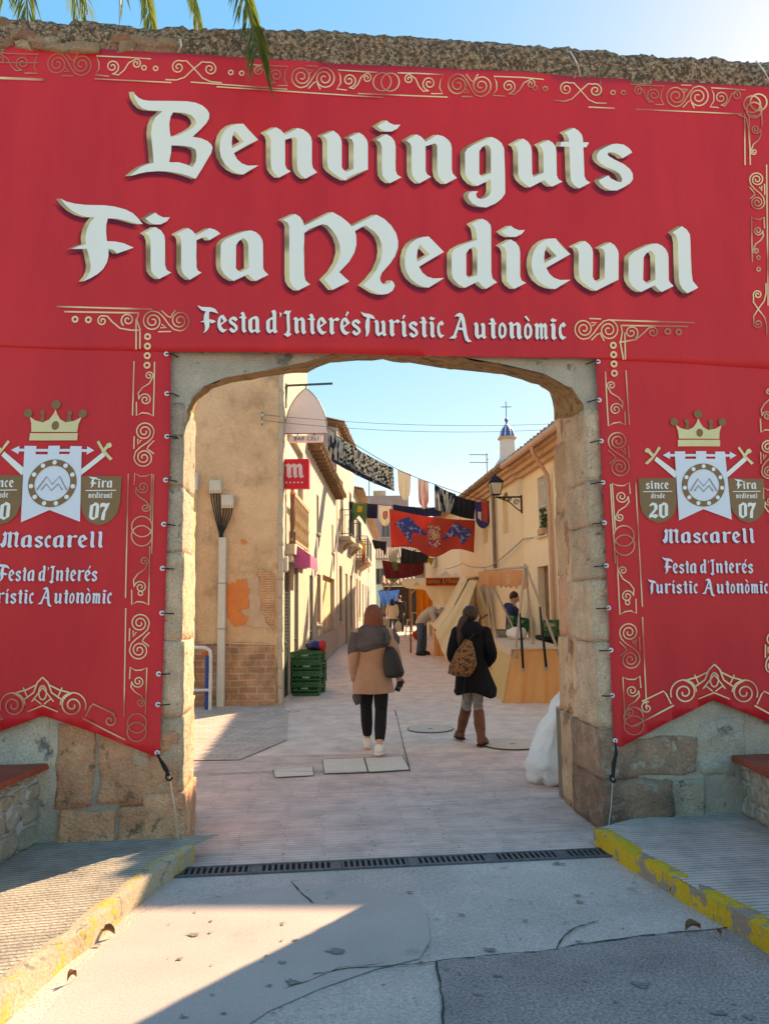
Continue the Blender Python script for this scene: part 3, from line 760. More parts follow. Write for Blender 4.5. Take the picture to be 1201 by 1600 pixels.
def spir(cx, cy, r, a0, turns, d=1, n=None, rmin=.16):      # outside -> centre
    n = n or int(20*turns)
    return [(cx+r*(1-(1-rmin)*k/n)*cos(a0+d*2*pi*turns*k/n), cy+r*(1-(1-rmin)*k/n)*sin(a0+d*2*pi*turns*k/n)) for k in range(n+1)]
class Strip:                            # border band: s runs 0..1 from A to B in photo pixels, t in -1..1 across it
    def __init__(s, st, A, B, h, flip=1, wd=1.9):
        s.st, s.A, s.B, s.h, s.wd = st, A, B, h, wd
        s.L = math.hypot(B[0]-A[0], B[1]-A[1])
        s.d = ((B[0]-A[0])/s.L, (B[1]-A[1])/s.L); s.n = (s.d[1]*flip, -s.d[0]*flip)    # t=+1: outer side
    def p(s, q, t): return (s.A[0]+s.d[0]*q+s.n[0]*t*s.h, s.A[1]+s.d[1]*q+s.n[1]*t*s.h)
    def pl(s, pts, k=1.0): s.st.line([s.p(*q) for q in pts], s.wd*k)
    def circ(s, q, t, r): s.st.ring(s.p(q, t), r, s.wd)
    def spiral(s, q, t, r, a0, turns, d): return [(q+x*1.0, t+y/s.h) for x, y in spir(0, 0, r, a0, turns, d)]
    def ss(s, q, L, mir=1):             # two big spirals joined by a diagonal
        r = s.h*.94; c1, c2 = q+L*.27, q+L*.73
        a = s.spiral(c1, 0, r, pi/2, 2.1, 1); b_ = s.spiral(c2, 0, r, -pi/2, 2.1, 1)
        if mir > 0: pts = list(reversed(a))+[(c1+L*.1, .8), (c1+L*.18, .38), (q+L*.5, 0), (c2-L*.18, -.38), (c2-L*.1, -.8)]+b_
        else:
            f = lambda P: [(x, -t) for x, t in P]
            pts = f(list(reversed(a)))+[(c1+L*.1, -.8), (c1+L*.18, -.38), (q+L*.5, 0), (c2-L*.18, .38), (c2-L*.1, .8)]+f(b_)
        s.pl(pts)
        m_ = 1 if mir > 0 else -1
        s.pl([(q+L*.42, .98*m_), (q+L*.52, .45*m_), (q+L*.58, .3*m_), (q+L*.60, .55*m_), (q+L*.66, .98*m_)])
        s.pl([(q+L*.42, -.3*m_), (q+L*.5, -.62*m_), (q+L*.40, -.62*m_)]); s.pl([(q+L*.36, -.98*m_), (q+L*.58, -.98*m_)])
    def box(s, q, L, d=1, mir=1):       # bracket with two small curls
        f = lambda P: [((q+x if d > 0 else q+L-x), t*mir) for x, t in P]
        s.pl(f([(L, .8), (L*.6, .82), (0, .82), (s.h*.25, .3), (s.h*.3, -.3), (0, -.82), (L*.25, -.86)]))
        r = s.h*.62
        sp = [(L*.3+x, y/s.h) for x, y in spir(0, 0, r, -pi/2, 1.7, 1)]
        r2 = s.h*.42
        sp2 = [(L*.74+x, .3+y/s.h) for x, y in spir(0, 0, r2, pi/2, 1.4, -1)]
        s.pl(f(list(reversed(sp))+[(L*.42, -.7), (L*.52, -.3), (L*.6, .35)]+sp2))
    def inf(s, q, L):
        r = s.h*.6
        a = spir(0, 0, r, pi*.35, 1.6, 1)
        s.pl([(q+L*.22+x, .15+y/s.h) for x, y in reversed(a)]+[(q+L*.36, .72), (q+L*.5, .1), (q+L*.66, -.7), (q+L*.8, -.95), (q+L, -.95)])
        s.pl([(q+L*.78-x, .15+y/s.h) for x, y in reversed(a)]+[(q+L*.64, .72), (q+L*.5, .1), (q+L*.34, -.7), (q+L*.2, -.95), (q, -.95)])
    def rings(s, q, r):
        s.circ(q, 0, r); s.circ(q+r*.9, 0, r)
    def dots(s, q, n, gap, t=0, r=3.4):
        for k in range(n): s.circ(q+gap*k, t, r)
# cloth pieces
def cloth(name, px, label, back=False):
    t = thing(name, label, 'banner', WO, WYAW)
    b = MB()
    # grid inside the outline so that the cloth can billow
    bm = bmesh.new()
    vs = []
    n = len(px)
    for i in range(n):
        a, c = px[i], px[(i+1) % n]
        k_ = max(1, int(math.hypot(c[0]-a[0], c[1]-a[1])/20))
        for q in range(k_): vs.append((a[0]+(c[0]-a[0])*q/k_, a[1]+(c[1]-a[1])*q/k_))
    f = bm.faces.new([bm.verts.new((p[0], p[1], 0)) for p in vs])
    x0, x1 = min(p[0] for p in vs), max(p[0] for p in vs); y0, y1 = min(p[1] for p in vs), max(p[1] for p in vs)
    g = x0+20
    while g < x1:
        bmesh.ops.bisect_plane(bm, geom=bm.verts[:]+bm.edges[:]+bm.faces[:], plane_co=(g, 0, 0), plane_no=(1, 0, 0)); g += 20
    g = y0+20
    while g < y1:
        bmesh.ops.bisect_plane(bm, geom=bm.verts[:]+bm.edges[:]+bm.faces[:], plane_co=(0, g, 0), plane_no=(0, 1, 0)); g += 20
    bm.verts.ensure_lookup_table()
    off = -.006 if back else 0
    for i, v in enumerate(bm.verts): v.index = i
    b.add([onb(v.co.x, v.co.y, off) for v in bm.verts], [tuple(v.index for v in f_.verts) for f_ in bm.faces])
    bm.free()
    o = b.build('cloth', m_red, t, smooth=True)
    sol = o.modifiers.new('thickness', 'SOLIDIFY'); sol.thickness = .0015; sol.offset = -1
    me = o.data
    if me.polygons[0].normal.y > 0: me.flip_normals()
    return t
def flatprint(groups, name, m_, parent, off=.006):
    b = MB()
    for gr in groups: follow(b, gr, off)
    return b.build(name, m_, parent, norm=False)
def follow(b, gr, off, step=22):       # fill an outline in small faces so that the print lies on the billowing cloth
    q = MB().poly(gr, lambda x, y: (x, y, 0))
    x0, x1 = min(v[0] for v in q.v), max(v[0] for v in q.v); y0, y1 = min(v[1] for v in q.v), max(v[1] for v in q.v)
    if max(x1-x0, y1-y0) > step:
        bm = bmesh.new(); vv = [bm.verts.new(v) for v in q.v]
        for f in q.f:
            try: bm.faces.new([vv[i] for i in f])
            except ValueError: pass
        for a0, a1, ax in ((x0, x1, 0), (y0, y1, 1)):
            g = a0+step
            while g < a1:
                co = [0, 0, 0]; no = [0, 0, 0]; co[ax] = g; no[ax] = 1
                bmesh.ops.bisect_plane(bm, geom=bm.verts[:]+bm.edges[:]+bm.faces[:], plane_co=co, plane_no=no); g += step
        for i, v in enumerate(bm.verts): v.index = i
        q.v = [tuple(v.co) for v in bm.verts]; q.f = [tuple(v.index for v in f.verts) for f in bm.faces]; bm.free()
    b.add([onb(v[0], v[1], off) for v in q.v], q.f)
def relief(groups, parent, dx, dy=0.0):        # pale face, gold flank, soft printed shadow
    b = MB(); g = MB()
    for gr in groups:
        follow(b, gr, .0092)
        for lp in gr:
            n = len(lp)
            vs = [onb(x, y, .0090) for x, y in lp]+[onb(x+dx, y+dy, .0068) for x, y in lp]
            g.add(vs, [(i, (i+1) % n, (i+1) % n+n, i+n) for i in range(n)])
    b.build('lettering', m_white, parent, norm=False)
    g.build('lettering_edge', m_gold, parent, norm=False)
    for k, (sx, sy, of) in enumerate(((-9, 3, .0042), (-13, 6, .0047), (-5, 8, .0052), (-9, 9, .0057))):
        flatprint([[[(x+sx, y+sy) for x, y in lp] for lp in gr] for gr in groups], 'lettering_shadow', m_sh, parent, of)
top_b = cloth('welcome_banner', [(-230, 56), (0, 68), (300, 87), (600, 101), (900, 118), (1201, 135), (1430, 147), (1430, 590), (1201, 575), (931, 560), (600, 555), (266, 549), (0, 541), (-230, 533)], 'wide red welcome banner lettered in white and gold above the gate')
lb = cloth('side_banner', [(-230, 520), (0, 529), (267, 540), (266, 700), (259, 900), (251, 1140), (250, 1184), (238, 1181), (150, 1146), (68, 1118), (0, 1143), (-60, 1166), (-230, 1240)], 'red swallowtail crest banner on the left of the gate', True)
rb = cloth('side_banner', [(930, 545), (1201, 560), (1430, 575), (1430, 1230), (1270, 1162), (1201, 1129), (1115, 1094), (1040, 1131), (972, 1168), (961, 1165), (957, 1085), (945, 850), (936, 650)], 'red swallowtail crest banner on the right of the gate', True)
for o in (lb, rb): o['group'] = 'red side banners'
# title
def big(ch, x, yb, k): return gshape(ch, x, yb, k, k)
def tr(ch, X, Y, sc):                      # traced in place
    return [[[(X+p[0]/sc, Y+p[1]/sc) for p in lp] for lp in gr] for gr in GL[ch]['groups']]
T1 = tr('B', 200, 140, 6.005)+big('e', 343.6, 273.8, .985)+tr('n', 400, 170, 5.004)+tr('v', 400, 170, 5.004)+tr('i', 400, 170, 5.004)+big('n', 634.3, 287.2, .975)+tr('g', 620, 180, 5.459)+tr('u', 790, 180, 5.719)+tr('t', 790, 180, 5.719)+tr('s', 790, 180, 5.719)
T2 = tr('F', 80, 300, 6.005)+big('i', 226.2, 435.2, 1.055)+tr('r', 260, 330, 7.065)+tr('a', 260, 330, 7.065)+tr('M', 430, 320, 5.459)+tr('e', 600, 330, 5.222)+tr('d', 600, 330, 5.222)+big('i', 781, 451.5, 1.005)+big('e', 828.8, 454, .98)+big('v', 893.3, 455.2, .985)+big('a', 980.2, 457, .945)+tr('l', 810, 340, 4.141)
relief(T1+T2, top_b, -7.5)
SUB = layout("Festa d'Interés", 309, 563, 520.5, 526, .345)+layout("Turístic", 563, 694, 526, 528.6, .345)+layout("Autonòmic", 701, 883, 528.8, 532.5, .345)
flatprint(SUB, 'subtitle', m_white, top_b, .0075)
for sx, sy, of in ((-1.5, 1.8, .0040), (-2.5, 3, .0046)):
    flatprint([[[(x+sx, y+sy) for x, y in lp] for lp in gr] for gr in SUB], 'subtitle_shadow', m_sh, top_b, of)
st = Strokes()
tb = Strip(st, (60, 100), (1160, 155), 18, 1)
def X(px): return (px-60)/cos(math.atan2(55, 1100))
tb.ss(X(68), 83); tb.box(X(151), 85); tb.dots(X(226), 2, 18); tb.inf(X(260), 88); tb.dots(X(361), 2, 17); tb.box(X(388), 62, -1)
tb.ss(X(450), 78, -1); tb.box(X(527), 62); tb.rings(X(597), 14); tb.box(X(620), 72, -1); tb.ss(X(694), 78); tb.box(X(770), 78); tb.dots(X(835), 2, 16); tb.inf(X(866), 82); tb.dots(X(957), 2, 16); tb.box(X(983), 54, -1); tb.ss(X(1036), 74, -1); tb.box(X(1109), 54)
tb.pl([(X(300), -1.1), (X(450), -1.15)]); tb.pl([(X(340), -1.35), (X(600), -1.35)]); tb.pl([(X(560), -1.1), (X(700), -1.1)]); tb.pl([(X(150), -1.2), (X(270), -1.2)]); tb.pl([(X(920), -1.35), (X(1160), -1.3)]); tb.pl([(X(0), -1.35), (X(70), -1.35)], 2); tb.pl([(X(0), 0.0), (X(60), .1)])
tb.box(X(-20), 80, -1)
st.ring((1174, 163), 13); st.ring((1184, 160), 13); st.ring((1177, 172), 12)
rv = Strip(st, (1179, 178), (1186, 540), 12, -1, 2.0)
rv.box(0, 80); rv.ss(82, 78); rv.box(162, 70); rv.dots(225, 2, 18, 0, 2.8); rv.inf(265, 80)
rv.pl([(0, 1.4), (80, 1.5)]); rv.pl([(80, -1.3), (300, -1.2)])
st.line([(1152, 180), (1165, 184), (1168, 200), (1171, 240)], 2.2)
for (x0, y0, x1, y1, sg) in ((88, 478, 238, 483, 1), (100, 486, 217, 489, 1)): st.line([(x0, y0), (x1, y1)], 2.4)
for (x0, y0, x1, y1) in ((951, 501, 1084, 505), (969, 509, 1073, 511)): st.line([(x0, y0), (x1, y1)], 2.4)
st.ring((117, 498), 4, 3); st.ring((138, 499), 4, 3); st.ring((1041, 519), 4, 3); st.ring((1058, 520), 4, 3)
def mirc(s_):
    for (cx, cy, sg) in ((0, 0, 1),): pass
lt = Strip(st, (148, 503), (305, 501), 17, 1)
lt.st.line(list(reversed(spir(160, 501, 8, -pi/2, 1.4, -1)))+[(168, 494), (176, 503), (188, 513), (205, 516), (217, 516)], 2.2)
lt.st.line(spir(200, 500, 11, pi*.7, 1.6, 1), 2.2)
lt.ss(66, 92, 1)
st.line([(217, 489), (214, 500), (219, 514), (219, 545)], 2.2); st.line([(213, 498), (213, 546)], 2.2)
for k in range(4): st.ring((231-.3*k, 526+15*k), 4, 3)
rt_ = Strip(st, (888, 514), (980, 518), 17, 1)
rt_.ss(0, 84, -1)
st.line(list(reversed(spir(1018, 520, 8, -pi/2, 1.4, 1)))+[(1012, 513), (1003, 522), (992, 531), (975, 534), (966, 535)], 2.2)
st.line(spir(985, 520, 11, pi*.3, 1.6, -1), 2.2)
st.line([(969, 509), (971, 520), (968, 536), (973, 562)], 2.2); st.line([(975, 520), (976, 562)], 2.2)
for k in range(4): st.ring((957+.6*k, 540+14.5*k), 4, 3)
st.b.build('scroll_border', m_line, top_b, norm=False)
# side-banner borders
for side, par in ((-1, lb), (1, rb)):
    st = Strokes()
    if side < 0: A, B, fl = (229, 565), (214, 1140), 1
    else: A, B, fl = (958, 580), (990, 1130), -1
    v_ = Strip(st, A, B, 16, fl, 1.9)
    L0 = v_.L
    v_.box(0, 85, -1); v_.ss(86, 88); v_.box(175, 72); v_.rings(258, 16); v_.box(288, 92, -1); v_.dots(362, 1, 1); v_.ss(384, 92); v_.box(478, 74); v_.rings(L0-10, 15)
    v_.pl([(0, -1.2), (85, -1.2)]); v_.pl([(176, -1.45), (370, -1.45)]); v_.pl([(386, -1.4), (L0-20, -1.3)]); v_.pl([(176, 1.0), (300, 1.0)])
    for bx in ((-1, lb) if side < 0 else (1, rb))[:1]:
        cx, cy, hw = (68, 1068, 140) if side < 0 else (1114, 1048, 125)
        yb = lambda x: cy+ (abs(x-cx))*.40
        for sg in (-1, 1):
            st.line([(cx+sg*q[0], cy+q[1]) for q in ((0, -10), (8, -2), (14, 14), (28, 24))], 2.4)
            st.line([(cx+sg*q[0], cy+q[1]) for q in ((2, 32), (12, 24), (17, 28), (0, 6))], 2)
            sp = spir(cx+sg*46, cy+34, 18, -pi/2, 1.8, -sg)
            st.line([(cx+sg*10, cy+2), (cx+sg*26, cy+10), (cx+sg*38, cy+13)]+sp, 2.4)
            sp = spir(cx+sg*46, cy+34, 21, pi*.5-sg*1.2, .55, -sg, 14, .9)
            st.line(sp, 2)
            st.line([(cx+sg*72, cy+38), (cx+sg*78, cy+32), (cx+sg*112, cy+48)]+spir(cx+sg*104, cy+58, 10, -pi*.4, 1.3, sg), 2.2)
            st.line([(cx+sg*66, cy+52), (cx+sg*74, cy+36)], 2.2)
            st.line([(cx+sg*62, cy+54), (cx+sg*100, cy+74), (cx+sg*128, cy+88)], 2.4)
            st.line([(cx+sg*24, cy+20), (cx+sg*30, cy+6)], 2)
        st.line([(cx+6*cos(2*pi*k/14), cy+14+11*sin(2*pi*k/14)) for k in range(15)], 2)
        st.line([(cx-24, cy+44), (cx, cy+34), (cx+24, cy+44)], 2)
    if side > 0:
        r2 = Strip(st, (1197, 590), (1206, 1100), 12, 1, 2.2)
        r2.box(0, 85, -1); r2.ss(86, 84); r2.box(172, 72); r2.ss(384, 92); r2.pl([(0, 1.2), (85, 1.2)])
    st.b.build('scroll_border', m_line, par, norm=False)
# crest
def crest(par, mp, kx, ky):
    def fp(lst, name, m_, off):
        for gr in lst: flatprint([[[mp(*p) for p in lp] for lp in gr]], name, m_, par, off)
    def circ(cx, cy, r, n=28, ry=None): return [(cx+r*cos(2*pi*k/n), cy+(ry or r)*sin(2*pi*k/n)) for k in range(n)]
    mir = lambda lp: [(1256-x-(y-590)*-.05, y+2) for x, y in lp]
    SHL = P2('170,600 440,600 450,790 430,865 380,912 310,930 240,902 195,850 178,780'); SHR = P2('822,600 1090,605 1098,780 1085,850 1040,905 975,930 905,905 860,850 840,790')
    fp([[SHL], [SHR]], 'crest_shield', m_brown, .003)
    fp([[P2('300,442 455,560 435,600 285,470')], [P2('950,440 812,560 815,600 965,470')]], 'sword_blade', m_white, .004)
    fp([[P2('215,490 235,500 275,460 330,380 316,366 275,435')], [P2('212,400 228,378 250,385 262,405 290,435 275,452 240,415 225,412')], [P2('1018,488 1000,500 950,450 898,378 912,366 958,432')], [P2('1005,400 990,380 968,388 958,408 935,436 950,452 978,418 995,414')]], 'sword_hilt', m_cream, .005)
    fp([[P2('345,432 397,405 397,424 840,424 838,405 888,432 840,460 840,442 397,442 397,460')]], 'pennant_rod', m_bluew, .0055)
    fp([[P2('430,405 507,405 507,460 585,460 585,403 662,403 662,458 730,458 730,405 803,405 848,905 640,828 465,910')]], 'crest_pennant', m_bluew, .0065)
    b = MB(); ro, ri = circ(640, 652, 158, 44), circ(640, 652, 117, 44)
    for k in range(44): b.quad(*[onb(*mp(*p), .0100) for p in (ro[k], ro[(k+1) % 44], ri[(k+1) % 44], ri[k])])
    b.build('crest_ring', m_brown, par, norm=False)
    fp([[circ(640+138*cos(2*pi*k/11-pi/2), 652+138*sin(2*pi*k/11-pi/2), 15, 12)] for k in range(11)], 'ring_stud', m_white, .0115)
    s_ = Strokes(); s_.k = 140
    for lp in ('543,697 597,607 640,660 683,605 740,697', '572,697 600,655 640,700 680,655 712,697'): s_.line([mp(*p) for p in P2(lp)], 1.7)
    s_.b.build('crest_monogram', m_gline, par, norm=False)
    fp([[P2('455,320 768,318 768,366 455,368')], [P2('462,311 455,255 440,210 480,236 530,247 568,228 592,192 603,160 617,192 642,227 680,247 735,237 782,208 765,258 762,311')]], 'crest_crown', m_cream, .005)
    fp([[circ(602, 130, 31)], [circ(427, 188, 28)], [circ(785, 188, 28)], [circ(614, 268, 25, 20, 30)]], 'crown_jewel', m_brown, .006)
    fp([[P2('500,180 512,166 530,170 536,190 530,205 542,243 505,238 518,205')], [P2('680,180 695,168 712,172 716,190 708,205 718,240 680,244 692,205')]], 'crown_jewel', m_brown, .0035)
    def tx(txt, x0, x1, yb, ky_, **k): return [[[mp(*p) for p in lp] for lp in gr] for gr in layout(txt, x0, x1, yb, yb, ky_, **k)]
    tt = tx('since', 222, 390, 680, .62)+tx('desde', 260, 362, 748, .38)+tx('20', 245, 385, 895, 1.2, gap=5)+tx('Fira', 872, 1035, 680, .62)+tx('medieval', 882, 1040, 748, .38)+tx('07', 902, 1030, 895, 1.2, gap=5)
    ln = [[[mp(*p) for p in P2('203,696 415,694 415,700 203,702')]], [[mp(*p) for p in P2('860,695 1063,693 1063,699 860,701')]]]
    flatprint(tt+ln, 'shield_lettering', m_white, par, .005)
    tt = tx('𝔐ascarell', 343, 1015, 1078, 1.08, gap=10)+tx("Festa d'Interés", 340, 1000, 1300, .98)+tx('Turístic', 237, 605, 1448, .98)+tx('Autonòmic', 632, 1112, 1448, .98)
    flatprint(tt, 'lettering', m_bluew, par, .007)
    flatprint([[[(x-1.4, y+1.8) for x, y in lp] for lp in gr] for gr in tt], 'lettering_shadow', m_sh, par, .0028)
crest(rb, lambda x, y: (960+x/4.705, 620+y/4.705), 1, 1)
crest(lb, lambda x, y: ((370+(x-640-(y-652)*.11*1.0)*1.05)/4.446, 600+(692+(y-652)*1.05)/4.446), 1, 1)
# eyelets and ties
m_eye = mat('eyelet_metal', (0.82, 0.82, 0.82), rough=0.4, metal=0.2)
m_rope = mat('black_cord', (0.015, 0.015, 0.016), rough=0.7)
m_str = mat('pale_string', (0.55, 0.5, 0.42), rough=0.9)
for par, pts, sg in ((lb, [(260, 553), (261, 615), (261, 682), (259, 750), (256, 819), (254, 888), (253, 958), (248, 1053), (247, 1101), (246, 1176)], 1), (rb, [(934, 565), (936, 625), (939, 689), (941, 754), (943, 817), (946, 884), (950, 950), (954, 1016), (957, 1087), (962, 1158)], -1)):
    for i, (px, py) in enumerate(pts):
        c_ = onb(px, py, .004)
        b = MB(); n_ = 14
        for k in range(n_):
            a, c = 2*pi*k/n_, 2*pi*(k+1)/n_
            for r0, r1, y0, y1 in ((.006, .012, 0, -.003), (.012, .018, -.003, 0)):
                b.quad(*[(c_.x+r*cos(q), c_.y+y, c_.z+r*sin(q)) for r, q, y in ((r0, a, y0), (r1, a, y1), (r1, c, y1), (r0, c, y0))])
        e = b.build('eyelet', m_eye, par)
        if i < 9:
            b = MB(); b.tube([c_+V((0, -.003, 0)), c_+V((sg*.02, -.012, -.001)), c_+V((sg*.045, -.006, -.003)), c_+V((sg*.075, .05, -.004))], .0045, 6)
            b.build('tie', m_rope, e)
for px, py, x1, y1, x2, y2, lab in ((246, 1178, 265, 1212, 281, 1330, 'black hooked cord and pale string tying down the left banner corner'), (961, 1160, 957, 1215, 948, 1306, 'black hooked cord and pale string tying down the right banner corner')):
    a = onb(px, py, .012); c = W(x1, y1, -.10); e = W(x2, y2, -.09)
    t = thing('tie_down_cord', lab, 'cord', WO, WYAW, 'cords tying the banner corners down')
    b = MB(); b.tube([a, a.lerp(c, .3)+V((.006, -.02, 0)), a.lerp(c, .6), c], [.006, .011, .016, .012], 7); b.tube([c+V((-.018, 0, .02)), c+V((-.02, -.005, -.012)), c+V((.002, -.005, -.03)), c+V((.022, 0, -.012))], .007, 6, smooth=3); b.build('hook', m_rope, t)
    b = MB(); b.tube([c, c.lerp(e, .5)+V((.006, 0, -.01)), e], .0035, 5); b.build('string', m_str, t)
# ------------------------------------------------------------------ houses
m_tan = mat('tan_plaster', (0.84, 0.545, 0.32), (0.68, 0.43, 0.25), sc=1.0, mix=(0.4, 0.6), rough=0.95, bump=0.7, bsc=30, fine=0.2, fsc=60, spots=(0.40, 0.24, 0.14), ssc=1.5, sth=(0.52, 0.72))
m_creamA = mat('cream_plaster', (0.58, 0.47, 0.35), (0.50, 0.40, 0.29), sc=1.5, rough=0.92, bump=0.3, bsc=40, fine=0.08, spots=(0.42, 0.33, 0.22), ssc=2.2, sth=(0.63, 0.72))
m_creamB = mat('pale_cream_plaster', (0.60, 0.49, 0.375), (0.53, 0.43, 0.32), sc=1.2, rough=0.92, bump=0.3, bsc=40, fine=0.08, spots=(0.46, 0.38, 0.27), ssc=1.8, sth=(0.64, 0.73))
m_mauve = mat('mauve_plaster', (0.42, 0.29, 0.26), (0.35, 0.24, 0.215), sc=1.2, rough=0.95, bump=0.3, bsc=40)
m_greyW = mat('grey_stone_front', (0.44, 0.38, 0.31), (0.34, 0.29, 0.24), sc=1.0, rough=0.95, bump=0.4, bsc=30)
m_yelR = mat('yellow_cream_wall', (0.88, 0.72, 0.48), (0.84, 0.67, 0.43), sc=0.9, rough=0.9, bump=0.2, bsc=40, fine=0.05, spots=(0.58, 0.42, 0.24), ssc=1.5, sth=(0.66, 0.76))
m_yelR2 = mat('ochre_cream_wall', (0.82, 0.66, 0.43), (0.76, 0.60, 0.39), sc=0.9, rough=0.9, bump=0.2, bsc=40, fine=0.05)
m_whtR = mat('offwhite_wall', (0.82, 0.72, 0.57), (0.76, 0.66, 0.52), sc=1, rough=0.9, bump=0.2)
m_roof = mat('roof_tile', (0.46, 0.27, 0.15), (0.30, 0.18, 0.11), sc=7, rough=0.9, bump=0.5, bsc=40, fine=0.25, spots=(0.48, 0.40, 0.27), ssc=6, sth=(0.55, 0.62))
m_wood = mat('old_wood', (0.27, 0.16, 0.09), (0.18, 0.10, 0.06), sc=8, rough=0.7, stretch=(1, 1, .2))
m_woodL = mat('light_wood', (0.50, 0.33, 0.16), (0.40, 0.25, 0.12), sc=8, rough=0.6)
m_glass = mat('dark_pane', (0.05, 0.055, 0.06), rough=0.12, spec=0.6, sc=3)
m_shade = mat('interior_dark', (0.06, 0.045, 0.035), rough=1)
m_lintel = mat('reveal_plaster', (0.62, 0.55, 0.43), (0.55, 0.48, 0.36), rough=0.9, sc=3)
m_greend = mat('green_black_door', (0.025, 0.04, 0.035), (0.018, 0.028, 0.026), rough=0.4, sc=5)
m_irn = mat('wrought_iron', (0.03, 0.03, 0.033), rough=0.5, metal=0.4)
m_whiteM = mat('white_metal', (0.74, 0.73, 0.70), rough=0.4)
m_plas = mat('cream_plastic', (0.68, 0.62, 0.52), (0.62, 0.56, 0.46), rough=0.5)
m_cable = mat('black_cable', (0.02, 0.02, 0.022), rough=0.6)
m_brk = brickmat('old_brick', (0.56, 0.29, 0.16), (0.40, 0.205, 0.115), (0.56, 0.38, 0.24), bw=0.30, bh=0.11, ms=0.014, axes='yz', var=0.4, soft=0.25, bump=0.8)
m_brk2 = brickmat('thin_red_brick', (0.78, 0.30, 0.12), (0.68, 0.27, 0.12), (0.70, 0.46, 0.27), bw=0.26, bh=0.04, ms=0.012, axes='yz', var=0.3, soft=0.2, bump=0.9)
m_orng = mat('bare_orange_brick', (0.84, 0.25, 0.07), (0.72, 0.22, 0.07), sc=4, rough=0.85, bump=0.4, bsc=40, fine=0.12)
def wallmesh(b, L0, L1, z0, z1, ops, depth=.22, mi=0, y=0.0, mi_rev=None):
    xs = sorted({L0, L1}|{o[0] for o in ops}|{o[1] for o in ops}); zs = sorted({z0, z1}|{o[2] for o in ops}|{o[3] for o in ops})
    xs = [x for x in xs if L0 <= x <= L1]; zs = [z for z in zs if z0 <= z <= z1]
    for i in range(len(xs)-1):
        for k in range(len(zs)-1):
            cx, cz = (xs[i]+xs[i+1])/2, (zs[k]+zs[k+1])/2
            if any(o[0] < cx < o[1] and o[2] < cz < o[3] for o in ops): continue
            b.quad((xs[i], y, zs[k]), (xs[i+1], y, zs[k]), (xs[i+1], y, zs[k+1]), (xs[i], y, zs[k+1]), mi)
    r = mi if mi_rev is None else mi_rev
    for (a, c, e, f) in [o[:4] for o in ops]:
        b.quad((a, y, e), (a, y+depth, e), (a, y+depth, f), (a, y, f), r); b.quad((c, y, e), (c, y+depth, e), (c, y+depth, f), (c, y, f), r)
        b.quad((a, y, f), (c, y, f), (c, y+depth, f), (a, y+depth, f), r); b.quad((a, y, e), (c, y, e), (c, y+depth, e), (a, y+depth, e), r)
def window(par, a, c, e, f, depth=.18, m_f=None, grille=None, shutter=None):
    m_f = m_f or m_woodL
    b = MB(); w_ = min(.06, (c-a)*.12)
    b.box(a, c, depth-.05, depth, e, e+w_); b.box(a, c, depth-.05, depth, f-w_, f); b.box(a, a+w_, depth-.05, depth, e+w_, f-w_); b.box(c-w_, c, depth-.05, depth, e+w_, f-w_)
    if c-a > .5: b.box((a+c)/2-w_/2, (a+c)/2+w_/2, depth-.05, depth, e+w_, f-w_)
    o = b.build('window', m_f, par)
    MB().quad((a, depth-.015, e), (c, depth-.015, e), (c, depth-.015, f), (a, depth-.015, f)).build('pane', shutter or m_glass, o)
    MB().box(a-.06, c+.06, -.06, .05, e-.05, e-.001).build('sill', m_lintel, o)
    if grille:
        b = MB(); n = max(3, int((c-a)/.11))
        for k in range(n+1): x = a+(c-a)*k/n; b.tube([(x, .03, e), (x, .03, f)], .009, 6)
        for z in (e+.15, (e+f)/2, f-.15): b.tube([(a, .03, z), (c, .03, z)], .008, 6)
        b.build('grille', grille, o)
    return o
def door(par, a, c, e, f, m_d, depth=.2, panels=True, louv=False):
    b = MB(); b.box(a, c, depth-.05, depth, e, f)
    if panels:
        for k in range(3):
            z0, z1 = e+(f-e)*(.06+.31*k), e+(f-e)*(.06+.31*k+.26)
            for x0, x1 in ((a+.07, (a+c)/2-.03), ((a+c)/2+.03, c-.07)): b.box(x0, x1, depth-.07, depth-.052, z0, z1)
    if louv:
        z = e+.9
        while z < f-.1: b.box(a+.08, c-.08, depth-.075, depth-.052, z, z+.03); z += .06
    o = b.build('door', m_d, par)
    b = MB(); b.ball((a+.12, depth-.09, e+1.0), .025, 8, 6); b.build('handle', m_irn, o)
    return o
def tiles(par, x0, x1, z, D, rise, over=.4, name='roof', m_=None, ends=True):
    b = MB(); p = .24; n = int((x1-x0)/p); p = (x1-x0)/n
    ys = [-over+(D+over)*k/9 for k in range(10)]
    def zz(y): return z+(y+over)/(D+over)*rise
    o = len(b.v); S_ = 8
    nx = n*S_+1
    for j, y in enumerate(ys):
        for i in range(nx):
            t_ = (i % S_)/S_; x = x0+(i/S_)*p
            hgt = .065*abs(sin(pi*t_)) if t_ < .62 else -.03*sin(pi*(t_-.62)/.38)
            r_ = noise.noise(V((int(i/S_)*3.1, j*2.7, x0)))*.02
            b.v.append((x, y+(r_*1.6 if j == 0 else 0), zz(y)+hgt+r_))
    for j in range(len(ys)-1):
        for i in range(nx-1): b.f.append((o+j*nx+i, o+j*nx+i+1, o+(j+1)*nx+i+1, o+(j+1)*nx+i)); b.m.append(0)
    # thickness at the eave and under-boarding
    for i in range(nx-1):
        a, c = b.v[o+i], b.v[o+i+1]
        b.quad(a, c, (c[0], c[1]+.02, c[2]-.035), (a[0], a[1]+.02, a[2]-.035))
    b.quad((x0, -over+.02, z-.045), (x1, -over+.02, z-.045), (x1, D, zz(D)-.1), (x0, D, zz(D)-.1))
    return b.build(name, m_ or m_roof, par)
